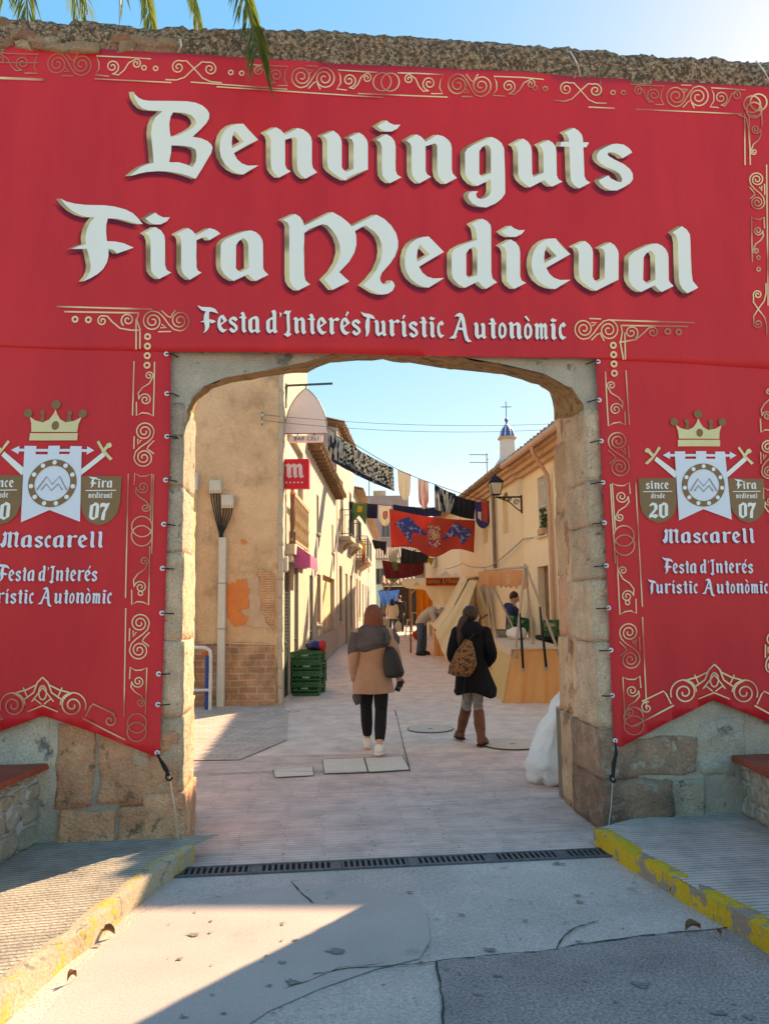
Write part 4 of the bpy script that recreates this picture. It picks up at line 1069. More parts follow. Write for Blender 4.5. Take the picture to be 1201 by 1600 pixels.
def cornice(par, x0, x1, z, m_, name='cornice'):
    b = MB(); b.box(x0, x1, -.10, .0, z-.34, z-.24); b.box(x0, x1, -.18, 0, z-.236, z-.14); b.box(x0, x1, -.27, 0, z-.136, z-.06)
    return b.build(name, m_, par)
def rafters(par, x0, x1, z, over=.4):
    x = x0+.2
    while x < x1: b = MB(); b.box(x, x+.07, -over+.06, .02, z-.16, z-.07); b.build('rafter', m_wood, par); x += .5
# -------- corner house on the left, its plastered end facing the gate
hA = thing('corner_house', 'tall corner house with a stained tan plaster end wall and brick base', 'house', (-1.75, 13.1, gz(13.1)), R(90))
opsA = [(.30, 1.15, 0, 2.45), (1.75, 2.45, 0, 2.4), (.55, 3.3, 2.75, 4.9)]
b = MB(); wallmesh(b, 0, 4.2, 0, 7.7, opsA, .10); b.quad((4.2, 0, 0), (4.2, 5, 0), (4.2, 5, 7.7), (4.2, 0, 7.7))
b.build('wall', m_creamA, hA)
MB().box(.50, 3.35, .10, .14, 2.7, 4.95).build('balcony_door', m_lintel, hA)
b = MB(); NYe, NZe = 20, 20
for i in range(NYe):
    for k in range(NZe):
        q = lambda a, c: (-.0, 5.0*a/NYe, 7.7*c/NZe)
        vs = [q(i, k), q(i+1, k), q(i+1, k+1), q(i, k+1)]
        vs = [(x-.02*noise.noise(V((y*1.3, z*1.3, 2)))-.004, y, z) for x, y, z in vs]
        b.add(vs, [(0, 1, 2, 3)])
b.build('end_wall', m_tan, hA, smooth=True)
b = MB()
for k in range(26):                                                  # uneven plaster arris
    z = k*.3; vs, fs = stone(-.024, .09, -.012, .07, z-.03, z+.33, .010, 6, k, .004, 3); b.add(vs, fs)
b.build('corner_plaster', m_creamA, hA, smooth=True)
def endp(px, py, off=.0):
    p = at(px, py, 13.1-off); return (-.0-off, -(p.x+1.75), p.z-gz(13.1))
def endpatch(name, px, m_, o0=.03, o1=.01, jit=True):
    q = []
    for i, p in enumerate(px):
        c = px[(i+1) % len(px)]
        for k in range(7):
            f_ = k/7; x, y = p[0]+(c[0]-p[0])*f_, p[1]+(c[1]-p[1])*f_
            if jit: d = noise.noise_vector(V((x*.12, y*.12, 1)))*4.0+noise.noise_vector(V((x*.4, y*.4, 5)))*2.0; x, y = x+d.x, y+d.y
            q.append((x, y))
    b = MB(); b.prism(q, lambda x, y: endp(x, y, o0), lambda x, y: endp(x, y, o1-.02)); return b.build(name, m_, hA)
endpatch('brick_base', [(296, 1004), (430, 1006), (432, 1098), (380, 1106), (296, 1106)], m_brk, .035)
endpatch('bare_brick_patch', [(356, 915), (372, 906), (386, 904), (388, 915), (392, 925), (384, 930), (390, 948), (375, 952), (377, 962), (388, 962), (387, 974), (366, 977), (357, 962), (352, 935)], m_orng, .032)
endpatch('thin_brick_patch', [(402, 892), (412, 889), (425, 893), (430, 900), (431, 985), (418, 970), (408, 955), (410, 930), (403, 905)], m_brk2, .034)
m_render = mat('grey_pink_render', (0.70, 0.46, 0.30), (0.58, 0.37, 0.235), sc=4, rough=0.95, bump=0.7, bsc=30)
endpatch('scraped_render', [(386, 908), (402, 900), (408, 955), (417, 970), (429, 988), (400, 978), (380, 972), (392, 950)], m_render, .027)
endpatch('bare_brick_patch', [(376, 843), (384, 842), (385, 848), (377, 849)], m_orng, .028)
b = MB(); b.tube([endp(296, 1005, .03), endp(352, 1005, .03), endp(432, 1007, .03)], .012, 6); b.build('render_edge', m_tan, hA)
door(hA, .30, 1.15, 0, 2.45, m_greend, .09, False, True); door(hA, 1.75, 2.45, 0, 2.4, m_greend, .09, False)
b = MB(); b.box(.28, 1.17, -.03, .02, -.01, .06); b.build('door_step', m_lintel, hA)
b = MB(); b.box(0, 4.2, -.02, 5, 7.71, 7.85); b.build('roof', m_roof, hA)
# balcony with turned wooden balusters
b = MB(); b.box(.45, 3.4, -.16, .02, 2.55, 2.73); b.box(.5, 3.35, -.11, .02, 2.42, 2.548); sl = b.build('balcony', m_creamB, hA)
b = MB(); b.box(.5, 3.35, -.135, -.075, 3.62, 3.70); b.box(.5, 3.35, -.13, -.08, 2.79, 2.84)
b.build('rail', m_woodL, sl)
for k in range(10):
    b = MB(); x = .80+k*.27
    b.tube([(x, -.105, z) for z in (2.84, 2.95, 3.1, 3.2, 3.35, 3.5, 3.62)], [.018, .03, .018, .034, .018, .028, .018], 8, smooth=2); b.build('baluster', m_woodL, sl)
b = MB(); b.tube([(.56, -.105, z) for z in (2.73, 2.95, 3.0, 3.2, 3.45, 3.65, 3.72, 3.8)], [.06, .06, .04, .055, .04, .05, .03, .045], 10); b.build('newel_post', m_wood, sl)
# -------- long low house with tiled eaves
hB = thing('low_house', 'cream two-storey house with brown tiled eaves beyond the bar balcony', 'house', (-1.75, 17.3, gz(17.3)), R(90)-.008)
opsB = [(2.2, 2.75, 3.45, 4.45), (7.2, 7.75, 3.3, 4.2), (3.9, 8.2, 0, 2.45), (2.25, 3.3, 1.1, 2.4), (.5, 1.3, 0, 2.3)]
b = MB(); wallmesh(b, 0, 9.3, 0, 5.3, opsB, .12, 0); b.build('wall', m_creamB, hB)
window(hB, 2.2, 2.75, 3.45, 4.45, .10); window(hB, 7.2, 7.75, 3.3, 4.2, .10); window(hB, 2.25, 3.3, 1.1, 2.4, .10, shutter=m_woodL)
b = MB(); b.box(3.9, 8.2, .12, .16, 0, 2.45); b.build('alcove', m_tan, hB)
door(hB, .5, 1.3, 0, 2.3, m_greend, .09, False)
tiles(hB, -.05, 9.3, 5.35, 3.2, 1.0, .36); rafters(hB, 0, 9.2, 5.35, .36)
b = MB(); b.box(0, 9.3, -.03, -.0, 0.0, .8); b.build('plinth', mat('pink_plinth', (0.50, 0.40, 0.31), (0.44, 0.35, 0.27), rough=.9, sc=2, bump=.3), hB)
# -------- taller house with mauve gable
hC = thing('gabled_house', 'tall cream house with a mauve gable rising above the tiled eaves', 'house', (-1.66, 26.65, gz(26.65)), R(90)-.055)
opsC = [(1.0, 2.0, 4.0, 6.1), (4.2, 5.2, 4.0, 6.1), (.6, 1.5, .9, 2.9), (2.6, 3.4, 0, 2.7), (4.4, 5.2, .6, 2.7)]
b = MB(); wallmesh(b, 0, 6.4, 0, 7.9, opsC, .10); b.build('wall', m_creamB, hC)
b = MB(); b.add([(-.01, 0, 0), (-.01, 6, 0), (-.01, 6, 8.9), (-.01, 0, 7.75)], [(0, 1, 2, 3)]); b.build('gable_wall', m_mauve, hC)
tiles(hC, -.02, 6.4, 7.95, 5, 1.3, .28); rafters(hC, 0, 6.3, 7.95, .28)
for k, o_ in enumerate(opsC):
    if k == 3: door(hC, *o_, m_wood, .09, False)
    else: window(hC, *o_, .09, shutter=m_lintel if k < 2 else None)
def ironbalcony(par, x0, x1, z, dp, m_):
    b = MB(); b.box(x0, x1, -dp, -.001, z-.14, z); b.prism([(0, 0), (-dp+.1, 0), (0, -.3)], lambda y, zz: (x0+.1, y-.002, z-.145+zz), lambda y, zz: (x0+.25, y-.002, z-.145+zz)); b.prism([(0, 0), (-dp+.1, 0), (0, -.3)], lambda y, zz: (x1-.25, y-.002, z-.145+zz), lambda y, zz: (x1-.1, y-.002, z-.145+zz))
    o = b.build('balcony', m_creamB, par)
    b = MB(); q = [(x0+.04, -.02), (x0+.04, -dp+.05), (x1-.04, -dp+.05), (x1-.04, -.02)]
    for zz in (z+.1, z+.95): b.tube([(x, y, zz) for x, y in q], .016, 6)
    for i in range(3):
        (xa, ya), (xb, yb) = q[i], q[i+1]; n = max(2, int(math.hypot(xb-xa, yb-ya)/.13))
        for k in range(n+1): x, y = xa+(xb-xa)*k/n, ya+(yb-ya)*k/n; b.tube([(x, y, z), (x, y, z+.95)], .009, 5)
    b.build('railing', m_, o)
ironbalcony(hC, .7, 2.4, 3.95, .42, m_irn); ironbalcony(hC, 3.9, 5.5, 3.95, .42, m_irn)
# -------- grey fronts in the shade beyond
hD = thing('grey_house', 'grey stone-fronted house in shade further down the left side', 'house', (-1.3, 33.1, gz(33.1)), R(90)-.022)
opsD = [(1, 2, 0, 2.6), (3.2, 4.2, .8, 2.6), (6, 7, 0, 2.5), (1.1, 2, 3.6, 5.4), (4, 4.9, 3.6, 5.4), (9, 10, 0, 2.5), (12, 13, 0, 2.5), (9, 9.9, 3.5, 5.2), (13, 14, 3.5, 5.2)]
b = MB(); wallmesh(b, 0, 26, 0, 6.4, opsD, .10); b.quad((0, 0, 0), (0, 5, 0), (0, 5, 6.4), (0, 0, 6.4)); b.build('wall', m_greyW, hD)
for k, o_ in enumerate(opsD):
    if o_[2] == 0: door(hD, *o_, m_wood, .09, False)
    else: window(hD, *o_, .09)
tiles(hD, -.05, 26, 6.45, 4, 1.0, .4); ironbalcony(hD, .6, 2.6, 3.5, .55, m_irn); ironbalcony(hD, 3.5, 5.4, 3.5, .55, m_irn)
# -------- right side
def RX(Y): return 3.3-.083*(Y-16)
RA = R(-90)+.083
hR1 = thing('yellow_house', 'cream-yellow house with tiled eaves, grilled window and pink gutter at the right of the street', 'house', (RX(17.5), 17.5, 0), RA)
opsR = [(1.24, 1.92, 3.05, 4.30), (1.0, 1.78, 0.05, 2.42)]
b = MB(); wallmesh(b, 0, 6.3, 0, 4.8, opsR, .22); b.quad((6.3, 0, 0), (6.3, 6, 0), (6.3, 6, 5.2), (6.3, 0, 4.8)); b.quad((0, 0, 0), (0, 6, 0), (0, 6, 4.8), (0, 0, 4.8))  # unseen near end, lengthened so its shadow shapes the sunlit patch
b.build('wall', m_yelR, hR1)
window(hR1, *opsR[0], m_f=m_whiteM, grille=m_whiteM, shutter=m_lintel); door(hR1, *opsR[1], m_wood)
tiles(hR1, -.02, 6.33, 4.88, 6, .5, .42)
b = MB(); b.box(0, 6.3, -.12, 0, 4.5, 4.6); b.box(0, 6.3, -.22, 0, 4.604, 4.7); b.box(0, 6.3, -.32, 0, 4.704, 4.8); m_pkc = mat('terracotta_cornice', (0.62, 0.38, 0.22), (0.55, 0.32, 0.18), rough=.8, sc=4); b.build('cornice', m_pkc, hR1)
m_gut = mat('pink_gutter', (0.60, 0.36, 0.25), (0.54, 0.31, 0.21), rough=.5, sc=3)
b = MB(); b.tube([(-.05, -.44, 4.8), (6.33, -.44, 4.77)], .065, 10); b.build('gutter', m_gut, hR1)
b = MB(); b.tube([(2.45, -.44, 4.75), (2.45, -.42, 4.62), (2.3, -.10, 4.2), (2.26, -.07, 4.05), (2.26, -.07, 3.6)], .04, 10); b.tube([(2.26, -.07, 3.62), (2.26, -.07, .2)], .045, 10); b.build('downpipe', m_gut, hR1)
hR2 = thing('ochre_house', 'ochre cream house with arched blind windows behind the street lamp', 'house', (RX(25.4), 25.4, gz(25)), RA)
b = MB(); opsR2 = [(3.55, 4.15, 3.2, 4.2), (5.95, 6.65, 3.25, 4.3), (2, 2.9, 0, 2.3)]
wallmesh(b, 0, 7.9, -.2, 4.7, opsR2, .12)
b.build('wall', m_yelR2, hR2)
for a, c, e, f in opsR2[:2]:
    b = MB(); b.quad((a, .12, e), (c, .12, e), (c, .12, f), (a, .12, f)); r = (c-a)/2
    b.poly([[(a, f), (a, f-.001)]+[((a+c)/2+r*cos(pi-pi*k/12), f-r+r*sin(pi*k/12)) for k in range(13)]+[(c, f)]], lambda x, z: (x, .004, z))
    b.build('blind_window', m_yelR2, hR2)
door(hR2, 2, 2.9, 0, 2.3, m_wood, .11)
tiles(hR2, -.02, 7.85, 4.76, 6, .5, .42); cornice(hR2, 0, 7.85, 4.75, m_pkc)
b = MB(); b.tube([(5.25, -.08, 4.35), (5.25, -.08, 2.15)], .05, 8); b.build('downpipe', mat('brown_pipe', (0.25, 0.17, 0.12), rough=.6), hR2)
hR3 = thing('white_house', 'off-white house with a plain front behind the hanging red cloth', 'house', (RX(37), 37, gz(37)), RA)
b = MB(); wallmesh(b, 0, 11.5, -.2, 4.55, [(1.5, 2.4, 2.9, 4.2), (5.6, 6.4, 2.9, 4.1), (3.6, 4.6, 0, 2.4)], .2); b.quad((0, 0, 0), (0, 6, 0), (0, 6, 5.1), (0, 0, 4.55)); b.build('wall', m_whtR, hR3)
window(hR3, 1.5, 2.4, 2.9, 4.2); window(hR3, 5.6, 6.4, 2.9, 4.1); door(hR3, 3.6, 4.6, 0, 2.4, m_wood); tiles(hR3, 0, 11.5, 4.62, 6, .5, .4); ironbalcony(hR3, 1.2, 2.7, 2.85, .5, m_irn)
hE = thing('end_house', 'pale yellow house closing the far end of the street', 'house', (-1.5, 72, gz(72)), 0)
b = MB(); wallmesh(b, -2, 12, 0, 5.2, [(1, 2, 0, 2.4), (3.2, 4.2, 2.9, 4.4), (.6, 1.5, 2.9, 4.4), (5, 6, 0, 2.4)], .2); b.quad((-2, 0, 0), (-2, 6, 0), (-2, 6, 5.2), (-2, 0, 5.2)); b.build('wall', m_yelR, hE)
window(hE, 3.2, 4.2, 2.9, 4.4); window(hE, .6, 1.5, 2.9, 4.4); door(hE, 1, 2, 0, 2.4, m_wood); door(hE, 5, 6, 0, 2.4, m_wood); tiles(hE, -2, 12, 5.3, 6, 1.5, .4)
hF = thing('far_house', 'far house with a flat brick parapet showing under the navy cloths', 'house', (-9, 95, 1), 0)
b = MB(); wallmesh(b, 0, 12, 0, 14.2, [(8.6, 9.6, 9, 11), (6.5, 7.5, 9, 11)], .2); b.quad((12, 0, 0), (12, 8, 0), (12, 8, 14.2), (12, 0, 14.2)); b.quad((0, 0, 14.2), (12, 0, 14.2), (12, 8, 14.2), (0, 8, 14.2)); b.build('wall', m_mauve, hF)
window(hF, 8.6, 9.6, 9, 11); window(hF, 6.5, 7.5, 9, 11)
MB().box(7.6, 9.2, 1, 3, 14.2, 15).build('chimney', m_tan, hF)
# church tower behind the roofs on the right
p = at(792.5, 715, 118)
t = thing('church_tower', 'distant church tower with a blue and white tiled dome and an iron cross', 'tower', (p.x, p.y, 0))
m_tow = mat('tower_render', (0.72, 0.58, 0.50), (0.66, 0.52, 0.45), rough=.9, sc=.6)
m_dome = mat('blue_dome_tile', (0.07, 0.12, 0.36), (0.05, 0.09, 0.28), rough=.3, sc=2); m_domew = mat('white_dome_rib', (0.75, 0.75, 0.75), rough=.4)
z0 = p.z
b = MB(); b.box(-2.6, 2.6, -2.6, 2.6, 0, z0-2); b.build('tower_body', m_tow, t)
oc = lambda r, z, n=8: [(r*cos(2*pi*(k+.5)/n), r*sin(2*pi*(k+.5)/n), z) for k in range(n)]
def octa(rs):
    b = MB(); o = 0
    for i, (r, z) in enumerate(rs): b.v += oc(r, z)
    for i in range(len(rs)-1):
        for k in range(8): b.f.append((i*8+k, i*8+(k+1) % 8, (i+1)*8+(k+1) % 8, (i+1)*8+k)); b.m.append(0)
    return b
octa([(2.0, z0-3), (2.0, z0-1), (1.25, z0), (1.15, z0+3.0)]).build('lantern', m_tow, t)
octa([(1.15, z0+2.75), (1.5, z0+2.9), (1.5, z0+3.15), (1.1, z0+3.3)]).build('cornice', m_pkc, t)
octa([(1.15, z0+3.25), (1.05, z0+3.9), (.8, z0+4.5), (.4, z0+5.0), (.16, z0+5.3), (.14, z0+5.6), (.3, z0+5.9), (.3, z0+6.1), (.1, z0+6.4)]).build('dome', m_dome, t)
b = MB()
for k in range(8):
    a = 2*pi*(k+.5)/8; b.tube([(r*cos(a), r*sin(a), z) for r, z in ((1.16, z0+3.25), (1.06, z0+3.9), (.81, z0+4.5), (.4, z0+5.02), (.15, z0+5.3))], .1, 5)
b.build('dome_ribs', m_domew, t)
b = MB(); b.tube([(0, 0, z0+6.3), (0, 0, z0+9.0)], .06, 6); b.tube([(-.8, 0, z0+8.1), (.8, 0, z0+8.1)], .06, 6); b.build('cross', m_irn, t)
# ------------------------------------------------------------------ things on and beside the left house
def lp(v): return V(v)
m_sgnp = mat('pink_white_panel', (0.90, 0.71, 0.63), (0.87, 0.68, 0.60), rough=.5, sc=2)
m_sgnr = mat('sign_red', (0.72, 0.012, 0.03), (0.68, 0.01, 0.025), rough=.35, sc=2)
m_sgnw = mat('sign_pink_white', (0.86, 0.62, 0.60), rough=.5)
m_grey = mat('grey_metal', (0.35, 0.35, 0.35), rough=.45, metal=.6)
m_sgreen = mat('dark_green_iron', (0.05, 0.10, 0.09), rough=.5)
# pointed-arch sign with the bar's name below
p = at(478, 678, 13.45)
t = thing('bar_sign', 'blank pale pink pointed-arch sign with a small name plate under it, on an iron arm', 'sign', p)
wv, hv = .385, .83
arc = [(wv*(1.75*cos(a)-.75), hv*1.75*sin(a)/1.58) for a in [math.acos(.75/1.75)*k/12 for k in range(13)]]
pts = [(-wv, 0)]+arc+[(-x, z) for x, z in reversed(arc[1:-1])]
b = MB(); b.prism(pts, lambda x, z: (x, -.03, z), lambda x, z: (x, .03, z)); b.build('panel', m_sgnp, t)
b = MB(); b.tube([(x, -.03, z) for x, z in pts+[pts[0]]], .008, 5); b.build('trim', m_irn, t)
b = MB(); vs, fs = rbox(-.30, .30, -.025, .025, -.16, -.03, .012); b.add(vs, fs); pl_ = b.build('name_plate', m_sgnp, t)
def textmesh(txt, size, parent, name, m_, loc, rot=(R(90), 0, 0), shear=0.0, ext=.002, align='CENTER'):
    cu = bpy.data.curves.new(name, 'FONT'); cu.body = txt; cu.size = size; cu.shear = shear; cu.extrude = ext; cu.align_x = align; cu.align_y = 'CENTER'; cu.space_character = 1.15
    ob = bpy.data.objects.new(name, cu); C.objects.link(ob)
    dg = bpy.context.evaluated_depsgraph_get()
    me = bpy.data.meshes.new_from_object(ob.evaluated_get(dg)); bpy.data.objects.remove(ob)
    me.materials.clear(); me.materials.append(m_)
    o = bpy.data.objects.new(name, me); C.objects.link(o); o.parent = parent; o.location = loc; o.rotation_euler = rot
    return o
textmesh('BAR CELI', .095, pl_, 'lettering', m_irn, (0, -.029, -.095), shear=.25)
b = MB(); b.tube([(.0, 0, hv), (0, 0, hv+.05)], .012, 6); b.tube([(-.36, .0, hv+.06), (.48, 0, hv+.09)], .022, 8); b.tube([(-.34, 0, hv+.07), (-.36, 0, hv-.3)], .015, 6); b.tube([(-.36, 0, hv+.1), (-.36, 0, hv-.35)], .02, 6); b.build('arm', m_sgreen, t)
b = MB(); b.tube([(-.15, 0, 0), (-.15, 0, -.035)], .01, 6); b.tube([(.15, 0, 0), (.15, 0, -.035)], .01, 6); b.build('hanger', m_irn, t)
# red cube sign with the white blackletter m
p = at(460, 764, 13.3)
t = thing('brewery_sign', 'square red box sign with a white gothic m and five dots', 'sign', p)
b = MB(); vs, fs = rbox(-.245, .265, -.09, .09, 0, .52, .015); b.add(vs, fs); b.build('box', m_sgnr, t)
b = MB(); gs = gshape('m', 0, 0, 1, 1)
xs = [q[0] for gr in gs for lp_ in gr for q in lp_]; ys = [q[1] for gr in gs for lp_ in gr for q in lp_]
for gr in gs:
    b.poly(gr, lambda x, y: (-.16+(x-min(xs))/(max(xs)-min(xs))*.34, -.094, .17+(max(ys)-y)/(max(ys)-min(ys))*.27))
b.build('letter', m_sgnw, t, norm=False)
for k in range(5):
    b = MB(); n_ = 10; b.add([(-.13+.068*k+.016*cos(2*pi*i/n_), -.094, .10+.016*sin(2*pi*i/n_)) for i in range(n_)], [tuple(range(n_))]); b.build('dot', m_sgnw, t)
b = MB(); b.tube([(-.24, 0, .1), (-.50, 0, .1)], .02, 6); b.tube([(-.24, 0, .42), (-.50, 0, .42)], .02, 6); b.build('bracket', m_grey, t)
# awning over the bar door
t = thing('awning', 'small magenta and white roll awning over the bar door', 'awning', (-1.75, 14.3, 2.35))
m_mag = mat('magenta_canvas', (0.62, 0.12, 0.28), (0.56, 0.1, 0.25), rough=.8, sc=6); m_wcan = mat('white_canvas', (0.80, 0.76, 0.72), rough=.85)
b = MB(); b.box(.01, .12, -.45, 1.1, .3, .44); b.build('housing', m_plas, t)
b = MB(); b.add([(.12, -.4, .42), (.12, 1.0, .42), (.40, 1.0, .22), (.40, -.4, .22)], [(0, 1, 2, 3)]); b.build('canopy', m_wcan, t)
b = MB()
n_ = 16
for k in range(n_):
    y0, y1 = -.4+1.4*k/n_, -.4+1.4*(k+1)/n_; b.quad((.40, y0, .22), (.40, y1, .22), (.40+.01*sin(y1*20), y1, -.02), (.40+.01*sin(y0*20), y0, -.02))
b.add([(.12, -.4, .42), (.40, -.4, .22), (.40, -.4, -.02), (.12, -.4, -.02)], [(0, 1, 2, 3)], 0); b.build('valance', m_mag, t)
t = thing('wall_lamp_box', 'beige plastic box high beside the bar door', 'box', at(442, 893, 13.25))
b = MB(); vs, fs = rbox(-.10, .09, -.06, .06, 0, .26, .02); b.add(vs, fs); b.build('case', m_plas, t); b = MB(); b.box(-.09, .07, -.05, .05, -.012, -.001); b.build('base', m_grey, t)
# meter boxes, cables and conduit on the plaster end
def onend(px, py, off=.03): return at(px, py, 13.08-off)
for px, py, lab in ((338, 770, 'left and higher of two cream junction boxes on the plaster end wall'), (357, 793, 'right and lower of two cream junction boxes on the plaster end wall')):
    p = onend(px, py, 0); t = thing('junction_box', lab, 'junction box', p, 0, 'junction boxes on the plaster wall')
    b = MB(); vs, fs = rbox(-.105, .105, -.11, .0, 0, .21, .012); b.add(vs, fs); b.build('case', m_plas, t)
    b = MB(); vs, fs = rbox(-.095, .095, -.13, -.112, .02, .20, .008); b.add(vs, fs); b.build('lid', m_plas, t)
    b = MB(); b.box(-.1, .1, -.10, -.02, -.02, -.001); b.build('gland_strip', m_lintel, t)
    for k in range(4):
        x = -.07+.045*k; e = at(343+1.5*k, 842, 13.0)-p
        b = MB(); b.tube([(x, -.06, -.01), (x, -.06, -.10), ((x+e.x)/2, -.07, e.z*.55), (e.x, -.07, e.z+.08), (e.x, -.07, e.z-.05)], .011, 6, smooth=4); b.build('cable', m_cable, t)
p = at(345, 1104, 13.0); t = thing('cable_conduit', 'tall cream square conduit pipe strapped to the plaster end wall', 'conduit', (p.x, p.y, gz(13)))
hh = at(345, 840, 13.0).z-gz(13)
b = MB(); vs, fs = rbox(-.062, .062, -.06, .05, 0, hh, .012); b.add(vs, fs); b.build('pipe', m_plas, t)
for z in (hh*.45, hh*.72): b = MB(); b.box(-.075, .075, -.066, .055, z, z+.025); b.build('strap', m_grey, t)
p = at(306, 768, 13.0); t = thing('downpipe', 'narrow yellowish pipe under a small white box at the gate side of the plaster wall', 'pipe', (p.x, p.y, gz(13)))
b = MB(); b.tube([(0, -.03, 0), (0, -.03, p.z+.0)], .035, 8); b.build('pipe', mat('yellow_pipe', (0.72, 0.52, 0.24), rough=.5), t)
b = MB(); vs, fs = rbox(-.06, .05, -.09, .03, p.z, p.z+.3, .012); b.add(vs, fs); b.build('box', m_plas, t)
p = onend(410, 650); t = thing('wire_bracket', 'small rusty insulator bracket holding wires on the plaster end wall', 'bracket', p)
b = MB(); b.tube([(0, .1, .05), (0, -.05, .05)], .012, 6); b.tube([(0, -.05, .06), (0, -.05, -.18)], .012, 6); b.build('arm', m_wood, t)
for z in (.0, -.12): b = MB(); b.ball((.01, -.06, z), .03, 8, 6); b.build('insulator', m_lintel, t)
# tubular rail
p = at(315, 1103, 12.65); t = thing('tube_rail', 'white bent tube barrier with a blue inner post by the plaster wall', 'barrier', (p.x, p.y, 0))
b = MB(); b.tube([(-.55, 0, 0), (-.55, 0, .85), (-.5, 0, .97), (-.4, 0, 1.0), (-.02, 0, 1.0), (.08, 0, .97), (.135, 0, .85), (.135, 0, 0)], .028, 10, smooth=3); b.tube([(-.55, 0, .32), (.135, 0, .32)], .024, 8); b.build('frame', m_whiteM, t)
b = MB(); b.tube([(.07, .03, 0), (.07, .03, .86)], .03, 8); b.build('post', mat('blue_paint', (0.03, 0.08, 0.32), rough=.4), t)
b = MB(); b.ball((.04, .03, .90), (.06, .04, .035), 10, 6); b.build('cap', mat('red_cap', (0.6, 0.12, 0.06), rough=.4), t)
# green crates
m_crate = mat('green_crate', (0.025, 0.14, 0.05), (0.018, 0.10, 0.036), rough=.5, sc=6)
def crate_parts(t, w_=.5, d=.4, h=.2):
    b = MB(); e = .018
    for z0, z1 in ((0, .05), (h*.5-.012, h*.5+.012), (h-.035, h)):
        b.box(-w_/2, w_/2, -d/2, -d/2+e, z0, z1); b.box(-w_/2, w_/2, d/2-e, d/2, z0, z1)
        b.box(-w_/2, -w_/2+e, -d/2+e, d/2-e, z0, z1); b.box(w_/2-e, w_/2, -d/2+e, d/2-e, z0, z1)
    n_ = 9
    for k in range(n_+1):
        x = -w_/2+.01+(w_-.032)*k/n_; b.box(x, x+.014, -d/2+.002, -d/2+e-.002, .05, h-.035); b.box(x, x+.014, d/2-e+.002, d/2-.002, .05, h-.035)
        y = -d/2+.02+(d-.055)*k/n_; b.box(-w_/2+.002, -w_/2+e-.002, y, y+.014, .05, h-.035); b.box(w_/2-e+.002, w_/2-.002, y, y+.014, .05, h-.035)
    b.build('lattice', m_crate, t)
    b = MB(); b.box(-w_/2+e, w_/2-e, -d/2+e, d/2-e, .004, .02); b.build('base', m_crate, t)
    b = MB(); b.box(-.06, .06, -d/2-.008, -d/2-.001, h-.075, h-.045); b.build('handle', mat('crate_label', (0.3, 0.4, 0.3), rough=.6), t)
tall = ['bottom', 'second', 'third', 'top']
proto = None
for j, (x, y, where) in enumerate(((-1.47, 14.45, 'front'), (-1.42, 14.95, 'rear'))):
    for k in range(4):
        lab = f'green plastic crate, {tall[k]} of the {where} stack by the bar door'
        if proto is None:
            proto = thing('plastic_crate', lab, 'crate', (x, y, gz(14)), 0, 'green crates stacked by the bar door'); crate_parts(proto, .52, .4, .195); o = proto
        else: o = copy_tree(proto); o['label'] = lab
        o.location = (x+.012*((k*7+j*3) % 3-1), y, gz(14)+.198*k+.002); o.rotation_euler = (0, 0, .03*((k*5+j) % 3-1))
b = MB()
def lump(d): return 1+.25*noise.noise(d*2.2+V((3, 1, 0)))+.1*noise.noise(d*6)
b.ball((0, 0, .07), (.16, .2, .10), 18, 12, fn=lump)
tag(b.build('plastic_bag', mat('navy_bag', (0.03, 0.03, 0.14), rough=.35), smooth=True, loc=(-1.38, 14.9, gz(14)+.8)), 'dark blue plastic bag on top of the rear crates', 'bag')
b = MB(); b.ball((0, 0, .1), (.07, .05, .10), 12, 8, fn=lump); tag(b.build('plastic_bag', mat('red_bag', (0.6, 0.03, 0.04), rough=.4), smooth=True, loc=(-1.2, 14.72, gz(14)+.8-.02)), 'small red bag hanging at the edge of the crates', 'bag')
# ------------------------------------------------------------------ street lamp, antennas, wires
t = thing('wall_lantern', 'black iron lantern on a scrolled bracket at the yellow house corner', 'street lamp', (RX(17.55)-.02, 17.55, at(817, 780, 17.5).z), 0)
b = MB(); b.tube([(0, 0, .06), (-.6, 0, .06)], .02, 8); b.tube([(0, 0, -.28), (-.12, 0, -.2), (-.3, 0, -.04), (-.52, 0, .04)], .014, 6, smooth=3); b.tube([(0, 0, .1), (0, 0, -.32)], .02, 6)
for cx_, cz_, r in ((-.12, -.06, .07), (-.27, 0, .05), (-.40, .015, .035)): b.tube([(cx_+r*(1-k/24)*cos(k*.6), 0, cz_+r*(1-k/24)*sin(k*.6)) for k in range(20)], .009, 5)
b.build('bracket', m_irn, t)
c0 = V((-.58, 0, .12))
def sq(r, z): return [(c0.x+r*sx, c0.y+r*sy, c0.z+z) for sx, sy in ((-1, -1), (1, -1), (1, 1), (-1, 1))]
b = MB(); q0, q1 = sq(.09, 0), sq(.15, .27); b.add(q0+q1, [(i, (i+1) % 4, (i+1) % 4+4, i+4) for i in range(4)]); m_lg = mat('lamp_glass', (0.62, 0.55, 0.40), rough=.25); b.build('glass', m_lg, t)
b = MB()
for i in range(4): b.tube([q0[i], q1[i]], .012, 5); b.tube([q0[i], q0[(i+1) % 4]], .012, 5); b.tube([q1[i], q1[(i+1) % 4]], .014, 5)
b.build('frame', m_irn, t)
b = MB(); q1, q2 = sq(.17, .285), sq(.05, .43); b.add(q1+q2, [(i, (i+1) % 4, (i+1) % 4+4, i+4) for i in range(4)]+[(0, 3, 2, 1), (4, 5, 6, 7)]); b.tube([(c0.x, 0, c0.z+.42), (c0.x, 0, c0.z+.5)], [.03, .008], 6); b.build('cap', m_irn, t)
